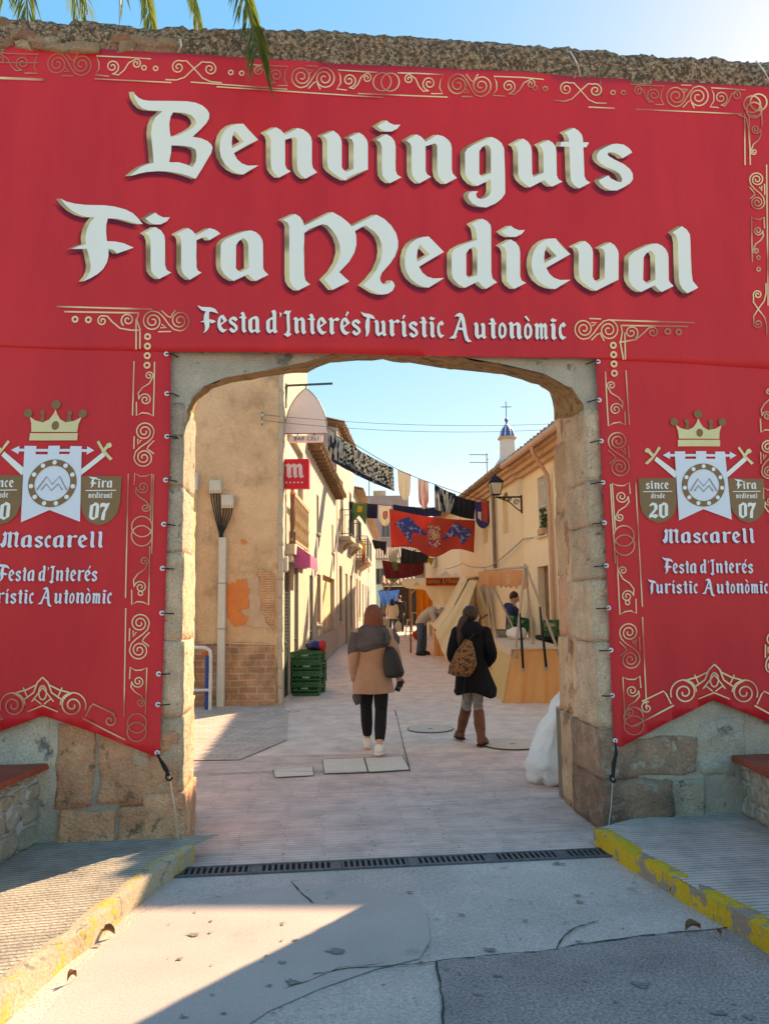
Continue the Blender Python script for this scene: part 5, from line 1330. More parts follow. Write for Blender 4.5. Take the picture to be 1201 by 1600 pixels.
for (px, py, Y, h, lab) in ((761, 752, 24, .9, 'tv antenna on the right-hand roofs beside the church dome'), (577, 822, 60, 4.3, 'thin bare antenna mast on the far roofs to the left')):
    p = at(px, py, Y); t = thing('tv_antenna', lab, 'antenna', p); b = MB(); b.tube([(0, 0, -.4), (0, 0, h)], .018 if Y < 40 else .05, 5); b.build('mast', m_grey, t)
    if Y < 40:
        b = MB()
        for z in (h-.05, h-.3):
            b.tube([(.05, 0, z), (-.55, 0, z+.02)], .012, 4)
            for k in range(6): b.tube([(-.05-.09*k, -.12, z), (-.05-.09*k, .12, z)], .007, 4)
        b.tube([(.05, 0, h-.2), (.02, 0, h-.2)], .02, 4); b.build('elements', m_grey, t)
def wire(pts, label, name='overhead_wire', r=.007, sag=.2, m_=None, group='wires across the street'):
    out = []
    for i in range(len(pts)-1):
        for k in range(12):
            f_ = k/12; p = pts[i].lerp(pts[i+1], f_); p.z -= sag*4*f_*(1-f_); out.append(p)
    out.append(pts[-1]); o0 = out[0].copy()
    b = MB(); b.tube([q-o0 for q in out], r, 5); return tag(b.build(name, m_ or m_cable, loc=o0), label, 'wire', group)
wire([at(411, 648, 13.0), at(905, 660, 14.5)], 'upper of two thin wires crossing the sky through the arch', sag=.12, r=.0038)
wire([at(411, 657, 13.0), at(905, 668, 14.4)], 'lower of two thin wires crossing the sky through the arch', sag=.14, r=.0038)
wire([at(695, 889, 25.0), at(722, 880, 23.8), at(740, 886, 22.6), at(767, 884, 20.2), at(817, 842, 17.3), at(900, 824, 14.6)], 'loose grey cable sagging along the fronts of the yellow houses', r=.014, sag=.03, m_=m_grey)
for px0, py0, px1, py1, lab in ((282, 62, 278, 82, 'thin pale wire over the wall top left of the title'), (890, 80, 906, 118, 'thin pale wire over the wall top right of the title'), (1180, 95, 1201, 128, 'thin pale wire over the wall top at the right corner')):
    a, c = W(px0, py0, -.17), W(px1, py1, -.085); n0 = W((px0+px1)/2+3, (py0+py1)/2, -.21)
    b = MB(); b.tube([a, n0, c], .006, 5, smooth=3); o = b.build('hanging_wire', m_whiteM, loc=WO, rotz=WYAW); tag(o, lab, 'wire', 'wires over the wall top')
# ------------------------------------------------------------------ cloths hung across the street
m_navy = mat('navy_cloth', (0.018, 0.022, 0.05), (0.012, 0.015, 0.035), rough=.9, sc=4)
m_blackc = mat('black_cloth', (0.02, 0.018, 0.02), (0.012, 0.011, 0.013), rough=.9, sc=4)
m_bw = mat('black_white_print', (0.56, 0.54, 0.46), (0.02, 0.022, 0.035), rough=.85, sc=13, mix=(0.47, 0.53), detail=3)
m_bw2 = mat('black_white_stripe', (0.56, 0.54, 0.46), (0.02, 0.02, 0.03), rough=.85, sc=3.5, mix=(0.45, 0.52), detail=4, stretch=(4, 1, .6))
m_shw = mat('cream_shield_cloth', (0.74, 0.66, 0.52), (0.70, 0.62, 0.48), rough=.85, sc=3)
m_pinkc = mat('pink_stripe_cloth', (0.62, 0.30, 0.28), (0.70, 0.60, 0.52), rough=.85, sc=7, mix=(0.45, 0.55), stretch=(3, 1, .25), detail=2)
m_redc = mat('orange_red_cloth', (0.66, 0.09, 0.05), (0.58, 0.07, 0.045), rough=.85, sc=2)
m_mar = mat('maroon_cloth', (0.20, 0.025, 0.035), (0.16, 0.02, 0.03), rough=.9, sc=4)
m_grn = mat('green_cloth', (0.12, 0.22, 0.09), (0.1, 0.18, 0.08), rough=.9, sc=4)
m_yelc = mat('yellow_cloth', (0.72, 0.48, 0.06), (0.66, 0.42, 0.05), rough=.85, sc=4)
m_pais = mat('blue_paisley', (0.30, 0.27, 0.34), (0.045, 0.05, 0.20), rough=.85, sc=10, mix=(0.54, 0.60), detail=3)
m_brocade = mat('crimson_brocade', (0.30, 0.03, 0.09), (0.55, 0.36, 0.16), rough=.8, sc=16, mix=(0.44, 0.52), detail=3)
m_purple = mat('purple_cloth', (0.045, 0.03, 0.14), (0.035, 0.025, 0.11), rough=.9, sc=4)
def translucent(m_, w_=.35):
    n, l = m_.node_tree.nodes, m_.node_tree.links
    p = n['Principled BSDF']; out = [x for x in n if x.type == 'OUTPUT_MATERIAL'][0]
    t_ = n.new('ShaderNodeBsdfTranslucent'); mx = n.new('ShaderNodeMixShader'); mx.inputs[0].default_value = w_
    src = p.inputs['Base Color'].links[0].from_socket
    l.new(src, t_.inputs[0]); l.new(p.outputs[0], mx.inputs[1]); l.new(t_.outputs[0], mx.inputs[2]); l.new(mx.outputs[0], out.inputs[0])
for k in (m_redc, m_shw, m_bw, m_bw2, m_pinkc, m_mar, m_grn, m_yelc, m_wcan): translucent(k)
def hang(name, label, cat, px, Ys, m_, shape='rect', fold=.05, nf=5, group=None, pleat=1.0, seed=1, emb=()):
    TL, TR, BR, BL = [at(*p, y) for p, y in zip(px, Ys)]
    base = (TL+TR)/2; base = V((base.x, base.y, min(BL.z, BR.z)))
    nrm = (TR-TL).cross(BL-TL).normalized()
    if nrm.y > 0: nrm = -nrm
    Wd, Hd = (TR-TL).length, ((BL-TL).length+(BR-TR).length)/2
    def f(s, t, off=0.0):
        p = TL.lerp(TR, s).lerp(BL.lerp(BR, s), t)
        wv_ = fold*(sin(nf*2*pi*s+seed+t*1.3)*.6+.5*sin(nf*3.7*s*pi+seed*2-t*2))*(.25+.75*t)*pleat
        p = p+nrm*(wv_+off)+V((0, 0, -.06*sin(pi*s)*Wd*.5*(1 if shape != 'sag' else 2.2)))
        if shape == 'wavy': p.z += .10*Hd*sin(s*3*pi)*t
        return p-base
    def lim(s):
        if shape == 'shield': return .62+.38*math.sqrt(max(0, 1-(2*s-1)**2))
        if shape == 'point': return .55+.45*(1-abs(2*s-1))
        if shape == 'swallow': return 1-.42*(1-abs(2*s-1))
        if shape == 'wavy': return .93+.07*abs(sin(s*2.4*pi+.8))
        return 1
    b = MB(); ns, nt_ = 36, 14
    g = [[f(i/ns, lim(i/ns)*k/nt_) for k in range(nt_+1)] for i in range(ns+1)]
    for i in range(ns):
        for k in range(nt_): b.quad(g[i][k], g[i+1][k], g[i+1][k+1], g[i][k+1])
    if emb or group == 'line':
        t = thing(name, label, cat, base, 0, 'cloths hung across the street')
        o = b.build('cloth', m_, t, smooth=True)
    else:
        o = b.build(name, m_, smooth=True, loc=base); t = tag(o, label, cat, 'cloths hung across the street')
    sm_ = o.modifiers.new('thickness', 'SOLIDIFY'); sm_.thickness = .004
    for nm, loop, me_ in emb:
        lp2 = []
        for i, p in enumerate(loop):
            c = loop[(i+1) % len(loop)]
            for k in range(6): lp2.append((p[0]+(c[0]-p[0])*k/6, p[1]+(c[1]-p[1])*k/6))
        bb = MB(); bb.poly([lp2], lambda s, t_: (0, 0, 0)); bb.v = [tuple(f(s, t_, .02)) for s, t_ in lp2]
        e = bb.build(nm, me_, t); sm2 = e.modifiers.new('thickness', 'SOLIDIFY'); sm2.thickness = .006
    return t
hang('hanging_cloth', 'long black and white printed cloth slanting from the mauve gable', 'cloth', [(516, 672), (614, 731), (618, 768), (514, 717)], [24, 22.6, 22.6, 24], m_bw, fold=.10, nf=4, emb=[('border', [(0, 0), (.16, 0), (.42, 1), (0, 1)], m_bw2), ('hem', [(.0, .93), (.5, .88), (1, .9), (1, 1), (0, 1)], m_navy)])
hang('shield_banner', 'plain cream shield-shaped banner beside the printed cloth', 'banner', [(621, 733), (642, 741), (640, 783), (624, 780)], [22.5, 22.3, 22.3, 22.5], m_shw, 'shield', .03, 2)
hang('shield_banner', 'pink and white striped shield banner in the middle of the high line', 'banner', [(653, 748), (669, 753), (670, 795), (655, 795)], [22.2, 22, 22, 22.2], m_pinkc, 'shield', .04, 2)
hang('hanging_cloth', 'black and white striped cloth draped right of the pink shield', 'cloth', [(679, 757), (712, 772), (705, 802), (680, 796)], [21.9, 21.6, 21.6, 21.9], m_bw2, fold=.08, nf=4)
hang('hanging_cloth', 'plain black gathered cloth left of the purple shield', 'cloth', [(700, 769), (743, 783), (742, 812), (702, 802)], [21.7, 21.3, 21.3, 21.7], m_blackc, fold=.06, nf=5)
hang('shield_banner', 'purple shield banner with a red stripe beside the street lamp', 'banner', [(742, 784), (766, 783), (765, 826), (743, 824)], [21.2, 21, 21, 21.2], m_purple, 'shield', .02, 1, emb=[('stripe', [(.42, 0), (.85, 0), (.85, .8), (.5, .72)], m_redc), ('emblem', [(.18, .38), (.40, .38), (.40, .72), (.18, .62)], m_shw)])
hang('great_banner', 'large orange-red banner with two blue paisley arrows', 'banner', [(608, 795), (742, 813), (740, 864), (611, 857)], [22.6, 22.4, 22.4, 22.6], m_redc, 'wavy', .05, 2, emb=[('paisley_arrow', [(.06, .36), (.22, .10), (.44, .48), (.27, .52), (.24, .88)], m_pais), ('brocade_panel', [(.45, .22), (.60, .22), (.60, .76), (.45, .76)], m_brocade), ('paisley_arrow', [(.62, .60), (.76, .10), (.98, .36), (.86, .86), (.80, .52)], m_pais)])
hang('hanging_cloth', 'navy cloth at the left end of the low line', 'cloth', [(545, 784), (552, 784), (552, 806), (546, 805)], [29, 28.8, 28.8, 29], m_navy, fold=.03)
hang('pennon', 'green swallowtail pennon with a yellow emblem', 'banner', [(551, 785), (574, 787), (571, 820), (549, 816)], [28.4, 28.2, 28.2, 28.4], m_grn, 'swallow', .03, 2, emb=[('emblem', [(.35, .12), (.7, .12), (.68, .42), (.36, .44)], m_yelc)])
hang('hanging_cloth', 'navy square cloth between the green pennon and the cream shield', 'cloth', [(574, 787), (590, 788), (590, 810), (573, 809)], [28.1, 27.9, 27.9, 28.1], m_navy, fold=.03)
hang('shield_banner', 'cream shield banner with an orange-red emblem left of the great banner', 'banner', [(591, 789), (611, 790), (609, 823), (592, 820)], [27.8, 27.6, 27.6, 27.8], m_shw, 'shield', .03, 2, emb=[('emblem', [(.38, .3), (.72, .26), (.72, .56), (.52, .7), (.38, .58)], m_redc)])
hang('hanging_cloth', 'long black strip of cloth showing above the great banner', 'cloth', [(614, 788), (690, 793), (690, 806), (615, 802)], [27.5, 26.5, 26.5, 27.5], m_navy, fold=.05)
hang('pennant', 'black pointed pennant in front of the shaded grey house', 'banner', [(581, 843), (604, 846), (602, 868), (586, 858)], [34, 33.5, 33.5, 34], m_blackc, 'swallow', .05, 2)
hang('flag', 'red and yellow flag hanging from a left-hand balcony', 'flag', [(564, 846), (570, 848), (570, 880), (565, 878)], [33, 33, 33, 33], m_yelc, fold=.04, nf=2, emb=[('stripe', [(.1, .6), (.9, .66), (.9, 1), (.1, .98)], m_redc)])
hang('hanging_cloth', 'black cloth hanging below the great banner', 'cloth', [(628, 856), (672, 864), (668, 878), (626, 880)], [31, 30, 30, 31], m_blackc, fold=.06)
hang('hanging_cloth', 'maroon cloth with a green strip low over the stalls', 'cloth', [(597, 875), (662, 879), (663, 896), (603, 904)], [33, 31, 31, 33], m_mar, fold=.07, nf=4, emb=[('strip', [(.27, -.05), (.38, -.05), (.38, .5), (.28, .5)], m_grn)])
hang('pennant', 'small green pennant left of the maroon cloth', 'banner', [(603, 898), (625, 897), (622, 911), (608, 911)], [38, 38, 38, 38], m_grn, 'point', .03, 2)
hang('hanging_cloth', 'white cloth tip left under the great banner', 'cloth', [(606, 858), (622, 858), (620, 877), (608, 877)], [33, 33, 33, 33], m_shw, fold=.04)
hang('pennant', 'yellow and green pennant right of the maroon cloth', 'banner', [(664, 870), (678, 872), (674, 884), (664, 882)], [31, 31, 31, 31], m_yelc, 'swallow', .03, 2)
wire([at(512, 668, 24.1), at(620, 733, 22.5), at(680, 757, 21.9), at(768, 785, 20.9)], 'high line carrying the printed cloths and shields', 'hanging_line', .01, .02)
wire([at(545, 783, 29), at(611, 790, 27.6), at(692, 793, 26.4), at(742, 800, 24)], 'low line carrying the navy cloths and green pennon', 'hanging_line', .01, .02)
# ------------------------------------------------------------------ stalls
m_orc = mat('orange_cloth', (0.95, 0.48, 0.19), (0.89, 0.43, 0.16), rough=.85, sc=2); m_yc = mat('pale_yellow_cloth', (0.82, 0.58, 0.26), (0.76, 0.53, 0.23), rough=.85, sc=2)
m_cc = mat('cream_canvas', (0.88, 0.76, 0.50), (0.83, 0.70, 0.45), rough=.85, sc=1.2, spots=(0.66, 0.53, 0.32), ssc=2); m_pc = mat('peach_canvas', (0.84, 0.66, 0.48), (0.79, 0.61, 0.44), rough=.85, sc=2)
for k in (m_orc, m_yc, m_cc, m_pc): translucent(k, .25)
m_pole = mat('bare_pole', (0.50, 0.38, 0.28), (0.42, 0.31, 0.23), rough=.6, sc=5)
t = thing('market_table', 'long market table draped in orange and yellow cloth at the right', 'table', (2.5, 15, gz(15)))
o = V((2.5, 15, gz(15)))
A, B_, Cc, D = [V(q) for q in ((2.13, 13.1, .90), (2.93, 13.1, .90), (2.22, 16.7, .93), (2.98, 16.7, .93))]
A2, B2, C2 = V((1.93, 13.02, .01)), V((2.98, 12.98, .01)), V((1.98, 16.7, .05))
def drape(P, Q, P2_, Q2, amp, n_, seed):
    b = MB(); ns, nt_ = 40, 12; nr = (Q-P).cross(P2_-P).normalized()
    g = []
    for i in range(ns+1):
        s_ = i/ns; row = []
        for k in range(nt_+1):
            t_ = k/nt_; p = P.lerp(Q, s_).lerp(P2_.lerp(Q2, s_), t_)
            row.append(p+nr*amp*t_*(sin(n_*2*pi*s_+seed)+.6*sin(n_*4.3*pi*s_+seed*2+t_))+nr*.012*noise.noise(p*6)-o)
        g.append(row)
    for i in range(ns):
        for k in range(nt_): b.quad(g[i][k], g[i+1][k], g[i+1][k+1], g[i][k+1])
    return b
drape(A, B_, A2, B2, .03, 2.5, 1).build('front_cloth', m_orc, t, smooth=True)
drape(A, Cc, A2, C2, .03, 4, 2).build('side_cloth', m_yc, t, smooth=True)
b = MB(); q = [A+V((-.03, -.04, .012)), B_+V((.06, -.04, .012)), D+V((.02, 0, .012)), Cc+V((-.03, 0, .012))]
b.add([p-o for p in q]+[p-o-V((0, 0, .03)) for p in q], [(0, 1, 2, 3), (7, 6, 5, 4)]+[(i, (i+1) % 4, (i+1) % 4+4, i+4) for i in range(4)]); b.build('top_cloth', m_pc, t)
drape(A+V((-.035, -.045, .01)), Cc+V((-.035, 0, .01)), A+V((-.045, -.05, -.13)), Cc+V((-.05, 0, -.13)), .006, 6, 3).build('top_valance', m_pc, t, smooth=True)
for p in (A, B_, Cc, D): b = MB(); b.box(p.x-o.x-.02 if p.x > 2.5 else p.x-o.x+.02, p.x-o.x+.02 if p.x > 2.5 else p.x-o.x+.06, p.y-o.y+.05, p.y-o.y+.09, 0, .86); b.build('leg', m_wood, t)
# pole frame over the table
t = thing('pole_frame', 'frame of bare poles like a swing over the orange market table', 'frame', (2.5, 15, .95)); o = V((2.5, 15, .95))
ap1, ap2 = at(820, 886, 13.4), at(757, 891, 16.6)
for ap, feet in ((ap1, [(2.16, 13.08, .78), (2.90, 13.08, .80), (2.62, 13.9, .93)]), (ap2, [(2.3, 16.3, .96), (2.75, 16.3, .96), (2.25, 16.7, .96)])):
    for f_ in feet:
        b = MB(); b.tube([ap-o+V((0, 0, .05)), V(f_)-o], .022, 8); b.ball(V(f_)-o, (.035, .035, .05), 8, 6); b.build('leg', m_pole, t)
b = MB(); d = (ap2-ap1).normalized(); b.tube([ap1-o-d*.12, ap2-o+d*.15], .024, 8); b.build('ridge_pole', m_pole, t)
m_peach2 = mat('peach_bunting', (0.86, 0.42, 0.20), (0.80, 0.37, 0.17), rough=.85, sc=4); translucent(m_peach2)
t = thing('bunting', 'row of small peach cloth points hung from the ridge pole', 'bunting', ap2)
for k in range(5):
    pc_ = ap2.lerp(ap1, .08+k*.19)-ap2; a, c = pc_+V((-.19, 0, .02)), pc_+V((.19, .05, .0))
    side = V((.0, 0, 0)); b = MB(); g = []
    for i in range(9):
        u = i/8; row = []
        for j in range(6):
            v = j/5; p = a.lerp(c, u)+V((.03*v*sin(u*9+k), .05*v*sin(u*14+k*2), -.05-(.36-.10*abs(sin(u*2*pi+k)))*v)); row.append(p)
        g.append(row)
    for i in range(8):
        for j in range(5): b.quad(g[i][j], g[i+1][j], g[i+1][j+1], g[i][j+1])
    b.build('cloth_point', m_peach2, t, smooth=True)
for x0, y0, x1, y1, lab in ((812, 958, 817, 1047, 'left of two black straps hanging down the orange cloth'), (843, 948, 853, 1045, 'right of two black straps hanging down the orange cloth')):
    a, c = at(x0, y0, 13.0), at(x1, y1, 12.93); t = thing('black_strap', lab, 'strap', c, 0, 'black straps on the orange cloth')
    b = MB(); b.tube([a-c, (a-c)*.5, V((0, 0, .03))], [.014, .022, .022], 8); b.build('band', m_rope, t); b = MB(); vs, fs = rbox(-.025, .025, -.012, .012, -.02, .035, .006); b.add(vs, fs); b.build('buckle', m_grey, t)
b = MB(); b.ball((0, 0, .1), (.2, .17, .13), 20, 12, fn=lump); tag(b.build('white_bag', mat('white_sack', (0.78, 0.76, 0.73), (0.72, 0.70, 0.67), rough=.7, sc=5, bump=.4, bsc=12), smooth=True, loc=(2.62, 15.6, .945)), 'white crumpled bag lying on the market table', 'bag')
t = thing('basket', 'dark grey basket at the back of the market table', 'basket', (2.52, 16.45, .95)); b = MB(); b.tube([(0, 0, 0), (0, 0, .07), (0, 0, .14)], [.15, .18, .2], 18); b.build('bowl', m_grey, t); b = MB(); b.tube([(.2*cos(2*pi*k/18), .2*sin(2*pi*k/18), .145) for k in range(19)], .014, 6); b.build('rim', m_wood, t)
# goods behind the table
t = thing('storage_box', 'black storage trunk behind the market table by the wall', 'trunk', (3.22, 15.3, gz(15))); b = MB(); vs, fs = rbox(-.2, .14, -.45, .4, 0, .9, .02); b.add(vs, fs); b.build('body', m_blackc, t); b = MB(); vs, fs = rbox(-.21, .15, -.46, .41, .905, .98, .015); b.add(vs, fs); b.build('lid', m_blackc, t)
for k, (dx, dz, lab) in enumerate(((3.2, 1.01, 'green plastic crate on the black trunk behind the market table'),)):
    c = copy_tree(proto); c['label'] = lab; c['group'] = 'green crates at the market table'; c.location = (dx, 15.1, dz); c.scale = (.62, .9, 1.6)
m_pet = mat('clear_bottle', (0.45, 0.55, 0.68), (0.36, 0.46, 0.6), rough=.15, spec=.6, sc=8)
t = thing('black_bag', 'black bag holding water bottles behind the right gate jamb', 'bag', (3.18, 13.45, gz(13))); b = MB(); vs, fs = rbox(-.2, .25, -.2, .25, 0, .34, .06, 3); b.add(vs, fs); b.build('body', m_blackc, t, smooth=True); b = MB(); b.tube([(-.1, -.2, .3), (-.1, -.23, .5), (.12, -.23, .5), (.12, -.2, .3)], .012, 6, smooth=4); b.build('handle', m_blackc, t)
bt = None
for k in range(4):
    lab = ['blue-tinted water bottle at the near left of the black bag', 'blue-tinted water bottle at the near right of the black bag', 'blue-tinted water bottle at the far left of the black bag', 'blue-tinted water bottle at the far right of the black bag'][k]
    if bt is None:
        bt = thing('water_bottle', lab, 'bottle', (0, 0, 0), 0, 'water bottles in the black bag'); b = MB(); b.tube([(0, 0, z) for z in (0, .02, .22, .26, .30, .33)], [.04, .048, .048, .04, .018, .016], 12); b.build('body', m_pet, bt, smooth=True); b = MB(); b.tube([(0, 0, .331), (0, 0, .355)], .018, 10); b.build('cap', mat('blue_cap', (0.05, 0.15, 0.5), rough=.4), bt); q = bt
    else: q = copy_tree(bt); q['label'] = lab
    q.location = (3.08+.12*(k % 2), 13.38+.13*(k//2), gz(13)+.35)
# cream tent with open front
m_tentin = m_cc
apx = at(739, 905, 21.0)
t = thing('canvas_tent', 'cream canvas tent stall with its front flap swept down to the left', 'tent', (apx.x, 21, gz(21))); o = V((apx.x, 21, gz(21)))
def sheet3(P00, P10, P01, P11, belly, amp, nf, seed, ns=24, nt_=16):
    b = MB(); g = []; nr = (P10-P00).cross(P01-P00).normalized()
    for i in range(ns+1):
        s_ = i/ns; row = []
        for k in range(nt_+1):
            t_ = k/nt_; p = P00.lerp(P10, s_).lerp(P01.lerp(P11, s_), t_)
            p = p+V((0, 0, -belly*sin(pi*t_)))+nr*amp*(sin(nf*2*pi*s_+seed)+.5*sin(nf*5*s_+t_*3+seed))*t_
            row.append(p-o)
        g.append(row)
    for i in range(ns):
        for k in range(nt_): b.quad(g[i][k], g[i+1][k], g[i+1][k+1], g[i][k+1])
    return b
sheet3(at(733, 906, 20.4), at(745, 907, 20.4), at(679, 988, 20.6), at(697, 1034, 20.2), .10, .035, 2, 1).build('front_flap', m_cc, t, smooth=True)
sheet3(at(730, 904, 20.6), at(718, 900, 24.5), at(682, 985, 20.8), at(672, 975, 24.5), .12, .03, 3, 2).build('side_canvas', m_cc, t, smooth=True)
sheet3(at(746, 906, 20.4), at(730, 900, 24.5), at(774, 990, 20.5), at(748, 975, 24.5), .06, .03, 3, 3).build('side_canvas', m_cc, t, smooth=True)
sheet3(at(722, 903, 24.4), at(731, 903, 24.4), at(700, 985, 24.4), at(752, 985, 24.4), 0, .02, 3, 3).build('back_canvas', m_tan, t, smooth=True)
b = MB(); b.tube([apx+V((0, -.4, .0))-o, at(743, 1000, 20.7)-o], .03, 8); b.tube([at(720, 985, 21)-o, at(762, 960, 20.9)-o], .025, 8); b.build('pole', m_wood, t)
b = MB(); b.tube([apx+V((0, -.7, .02))-o, apx+V((-.1, 3.6, .02))-o], .03, 8); b.build('ridge_pole', m_wood, t)
# cheese stall with canopy and sign
t = thing('canopy_stall', 'stall under a pale peaked canopy hung with an orange backcloth', 'stall', (2, 26, gz(26))); o = V((2, 26, gz(26)))
pk = at(697, 892, 26.5)
L0, L1, L2, L3 = at(625, 906, 24.5), at(742, 905, 24.2), at(735, 902, 28.5), at(650, 903, 28.5)
b = MB(); rim = [L0, L0.lerp(L1, .33)+V((0, 0, -.12)), L0.lerp(L1, .66)+V((0, 0, -.12)), L1, L2, L3]
for i in range(6):
    a, c = rim[i], rim[(i+1) % 6]
    for k in range(6):
        for j in range(4):
            f_ = lambda u, v: a.lerp(c, u).lerp(pk, v)+V((0, 0, -.22*sin(pi*v)))-o
            b.quad(f_(k/6, j/4), f_((k+1)/6, j/4), f_((k+1)/6, (j+1)/4), f_(k/6, (j+1)/4))
b.build('canopy', m_pc, t, smooth=True)
sheet3(at(625, 908, 24.5), at(738, 908, 24.2), at(640, 918, 24.5), at(728, 932, 24.2), .1, .03, 4, 2).build('canopy_valance', m_cc, t, smooth=True)
sheet3(at(662, 918, 24.3), at(730, 918, 24.2), at(683, 944, 24.2), at(716, 946, 24.2), .10, .03, 3, 4).build('drooping_cloth', m_cc, t, smooth=True)
sheet3(at(650, 918, 27.5), at(676, 918, 27.5), at(651, 968, 27.5), at(676, 968, 27.5), 0, .04, 3, 4).build('backcloth', mat('deep_orange_cloth', (0.82, 0.28, 0.03), (0.76, 0.25, 0.03), rough=.85), t, smooth=True)
b = MB()
for px, Y in ((651, 27.6), (640, 24.6), (716, 24.5)): a = at(px, 908, Y); b = MB(); b.tube([a-o, V((a.x, a.y, gz(Y)))-o], .03, 6); b.build('pole', m_wood, t)
sg = at(692, 909, 24.0)
t = thing('stall_sign', 'red wooden board with yellow gothic lettering on the peaked canopy', 'sign', sg)
b = MB(); vs, fs = rbox(-.54, .56, -.02, .02, -.13, .13, .012); b.add(vs, fs); b.build('board', mat('sign_orange_red', (0.62, 0.08, 0.03), rough=.6), t)
b = MB(); b.box(-.50, .52, -.024, -.021, -.085, .085); b.build('field', m_mar, t)
b = MB()
for gr in layout('Quesos Artesan', -.48, .50, 0, 0, .001): b.poly([[(x*1, y*1.0) for x, y in lp_] for lp_ in gr], lambda x, y: (x, -.027, -y*1.55-.055))
b.build('lettering', m_yelc, t, norm=False)
t = thing('stall_table', 'stall table draped in orange, red and blue cloths before the bending man', 'table', (1.75, 23.6, gz(23.6)))
for x0, x1, m_ in ((-.25, .02, m_orc), (.022, .14, m_mar), (.142, .30, mat('blue_cloth', (0.05, 0.1, 0.4), rough=.8)), (.302, .8, m_orc)):
    b = MB(); n_ = 10
    for k in range(n_):
        xa, xb = x0+(x1-x0)*k/n_, x0+(x1-x0)*(k+1)/n_; b.quad((xa, -.02*sin(xa*50)-.3, 0), (xb, -.02*sin(xb*50)-.3, 0), (xb, -.28, .86), (xa, -.28, .86))
    b.build('drape', m_, t, smooth=True)
b = MB(); b.box(-.26, .82, -.3, .8, .865, .90); b.build('top', m_pc, t); b = MB(); b.quad((-.25, -.28, .0), (-.25, .8, 0), (-.25, .8, .86), (-.25, -.28, .86)); b.build('side_drape', m_orc, t)
t = thing('goods_box', 'open cardboard box of goods on the orange draped table', 'box', (1.78, 23.6, gz(23.6)+.905)); b = MB(); b.box(-.2, .2, -.2, .2, 0, .02); [b.box(*q) for q in ((-.2, -.19, -.2, .2, .02, .2), (.19, .2, -.2, .2, .02, .2), (-.19, .19, -.2, -.19, .02, .2), (-.19, .19, .19, .2, .02, .2))]; b.build('carton', m_wood, t); b = MB(); b.ball((0, 0, .14), (.17, .17, .07), 12, 8, fn=lump); b.build('goods', m_yelc, t, smooth=True)
# far covered stall: tiled canopy, blue tarpaulin, trestle
t = thing('covered_stall', 'far timber stall with a tiled canopy and dark interior', 'stall', (1.2, 46, gz(46)))
tiles(t, -1.4, 1.7, 2.55, 2.2, .5, .2, 'canopy'); b = MB()
for x in (-1.3, 0.3, 1.6):
    for y in (-.1, 2): b.box(x-.05, x+.05, y, y+.1, 0, 2.5)
    b.tube([(x, 0, 1.9), (x+.5, 0, 2.45)], .04, 6)
b.box(-1.4, 1.7, -.14, -.04, 2.4, 2.5); b.build('timber_frame', m_wood, t); b = MB(); b.quad((-1.3, 2.05, 0), (1.6, 2.05, 0), (1.6, 2.05, 2.4), (-1.3, 2.05, 2.4)); b.build('shade_panel', m_shade, t); b = MB(); b.box(.3, 1.5, .2, .9, .75, .82); b.box(.35, .42, .3, .8, 0, .75); b.box(1.4, 1.46, .3, .8, 0, .75); b.build('counter', m_wood, t)  # near-black panel at the back paints in the shade of the interior
m_blue = mat('blue_tarp', (0.05, 0.20, 0.58), (0.04, 0.16, 0.5), rough=.5, sc=2)
hang('blue_tarpaulin', 'bright blue tarpaulin tied across the far timber stall', 'tarpaulin', [(590, 923), (624, 921), (619, 944), (597, 946)], [45, 45, 45, 45], m_blue, 'rect', .12, 2)
bpy.data.objects['blue_tarpaulin']['group'] = 'far stall'
p = at(605, 962, 44); t = thing('white_chest', 'low white chest under the blue tarpaulin', 'chest', (p.x-.2, 44, gz(44))); b = MB(); vs, fs = rbox(-.5, .5, -.3, .3, 0, .62, .03); b.add(vs, fs); b.build('body', m_whiteM, t); b = MB(); vs, fs = rbox(-.52, .52, -.32, .32, .63, .72, .02); b.add(vs, fs); b.build('lid', m_whiteM, t)
p = G(639, 985); p = at(639, 976, 33); t = thing('trestle', 'small pale wooden trestle beside the dark figure', 'trestle', (p.x, 33, gz(33)))
for sx in (-1, 1):
    for sy in (-1, 1): b = MB(); b.tube([(sx*.2, sy*.25, 0), (sx*.06, sy*.22, .75)], .022, 6); b.build('leg', m_plas, t)
b = MB(); b.tube([(-.14, -.24, .3), (.14, -.24, .3)], .018, 6); b.build('brace', m_plas, t); b = MB(); b.box(-.1, .1, -.3, .3, .75, .8); b.build('top_bar', m_plas, t)
p = at(655, 985, 32); b = MB(); b.ball((0, 0, .2), (.3, .25, .22), 14, 10, fn=lump); tag(b.build('red_sack', mat('red_sack_cloth', (0.55, 0.04, 0.03), rough=.8), smooth=True, loc=(p.x, 32, gz(32))), 'red bundle on the ground by the orange backcloth', 'bundle')
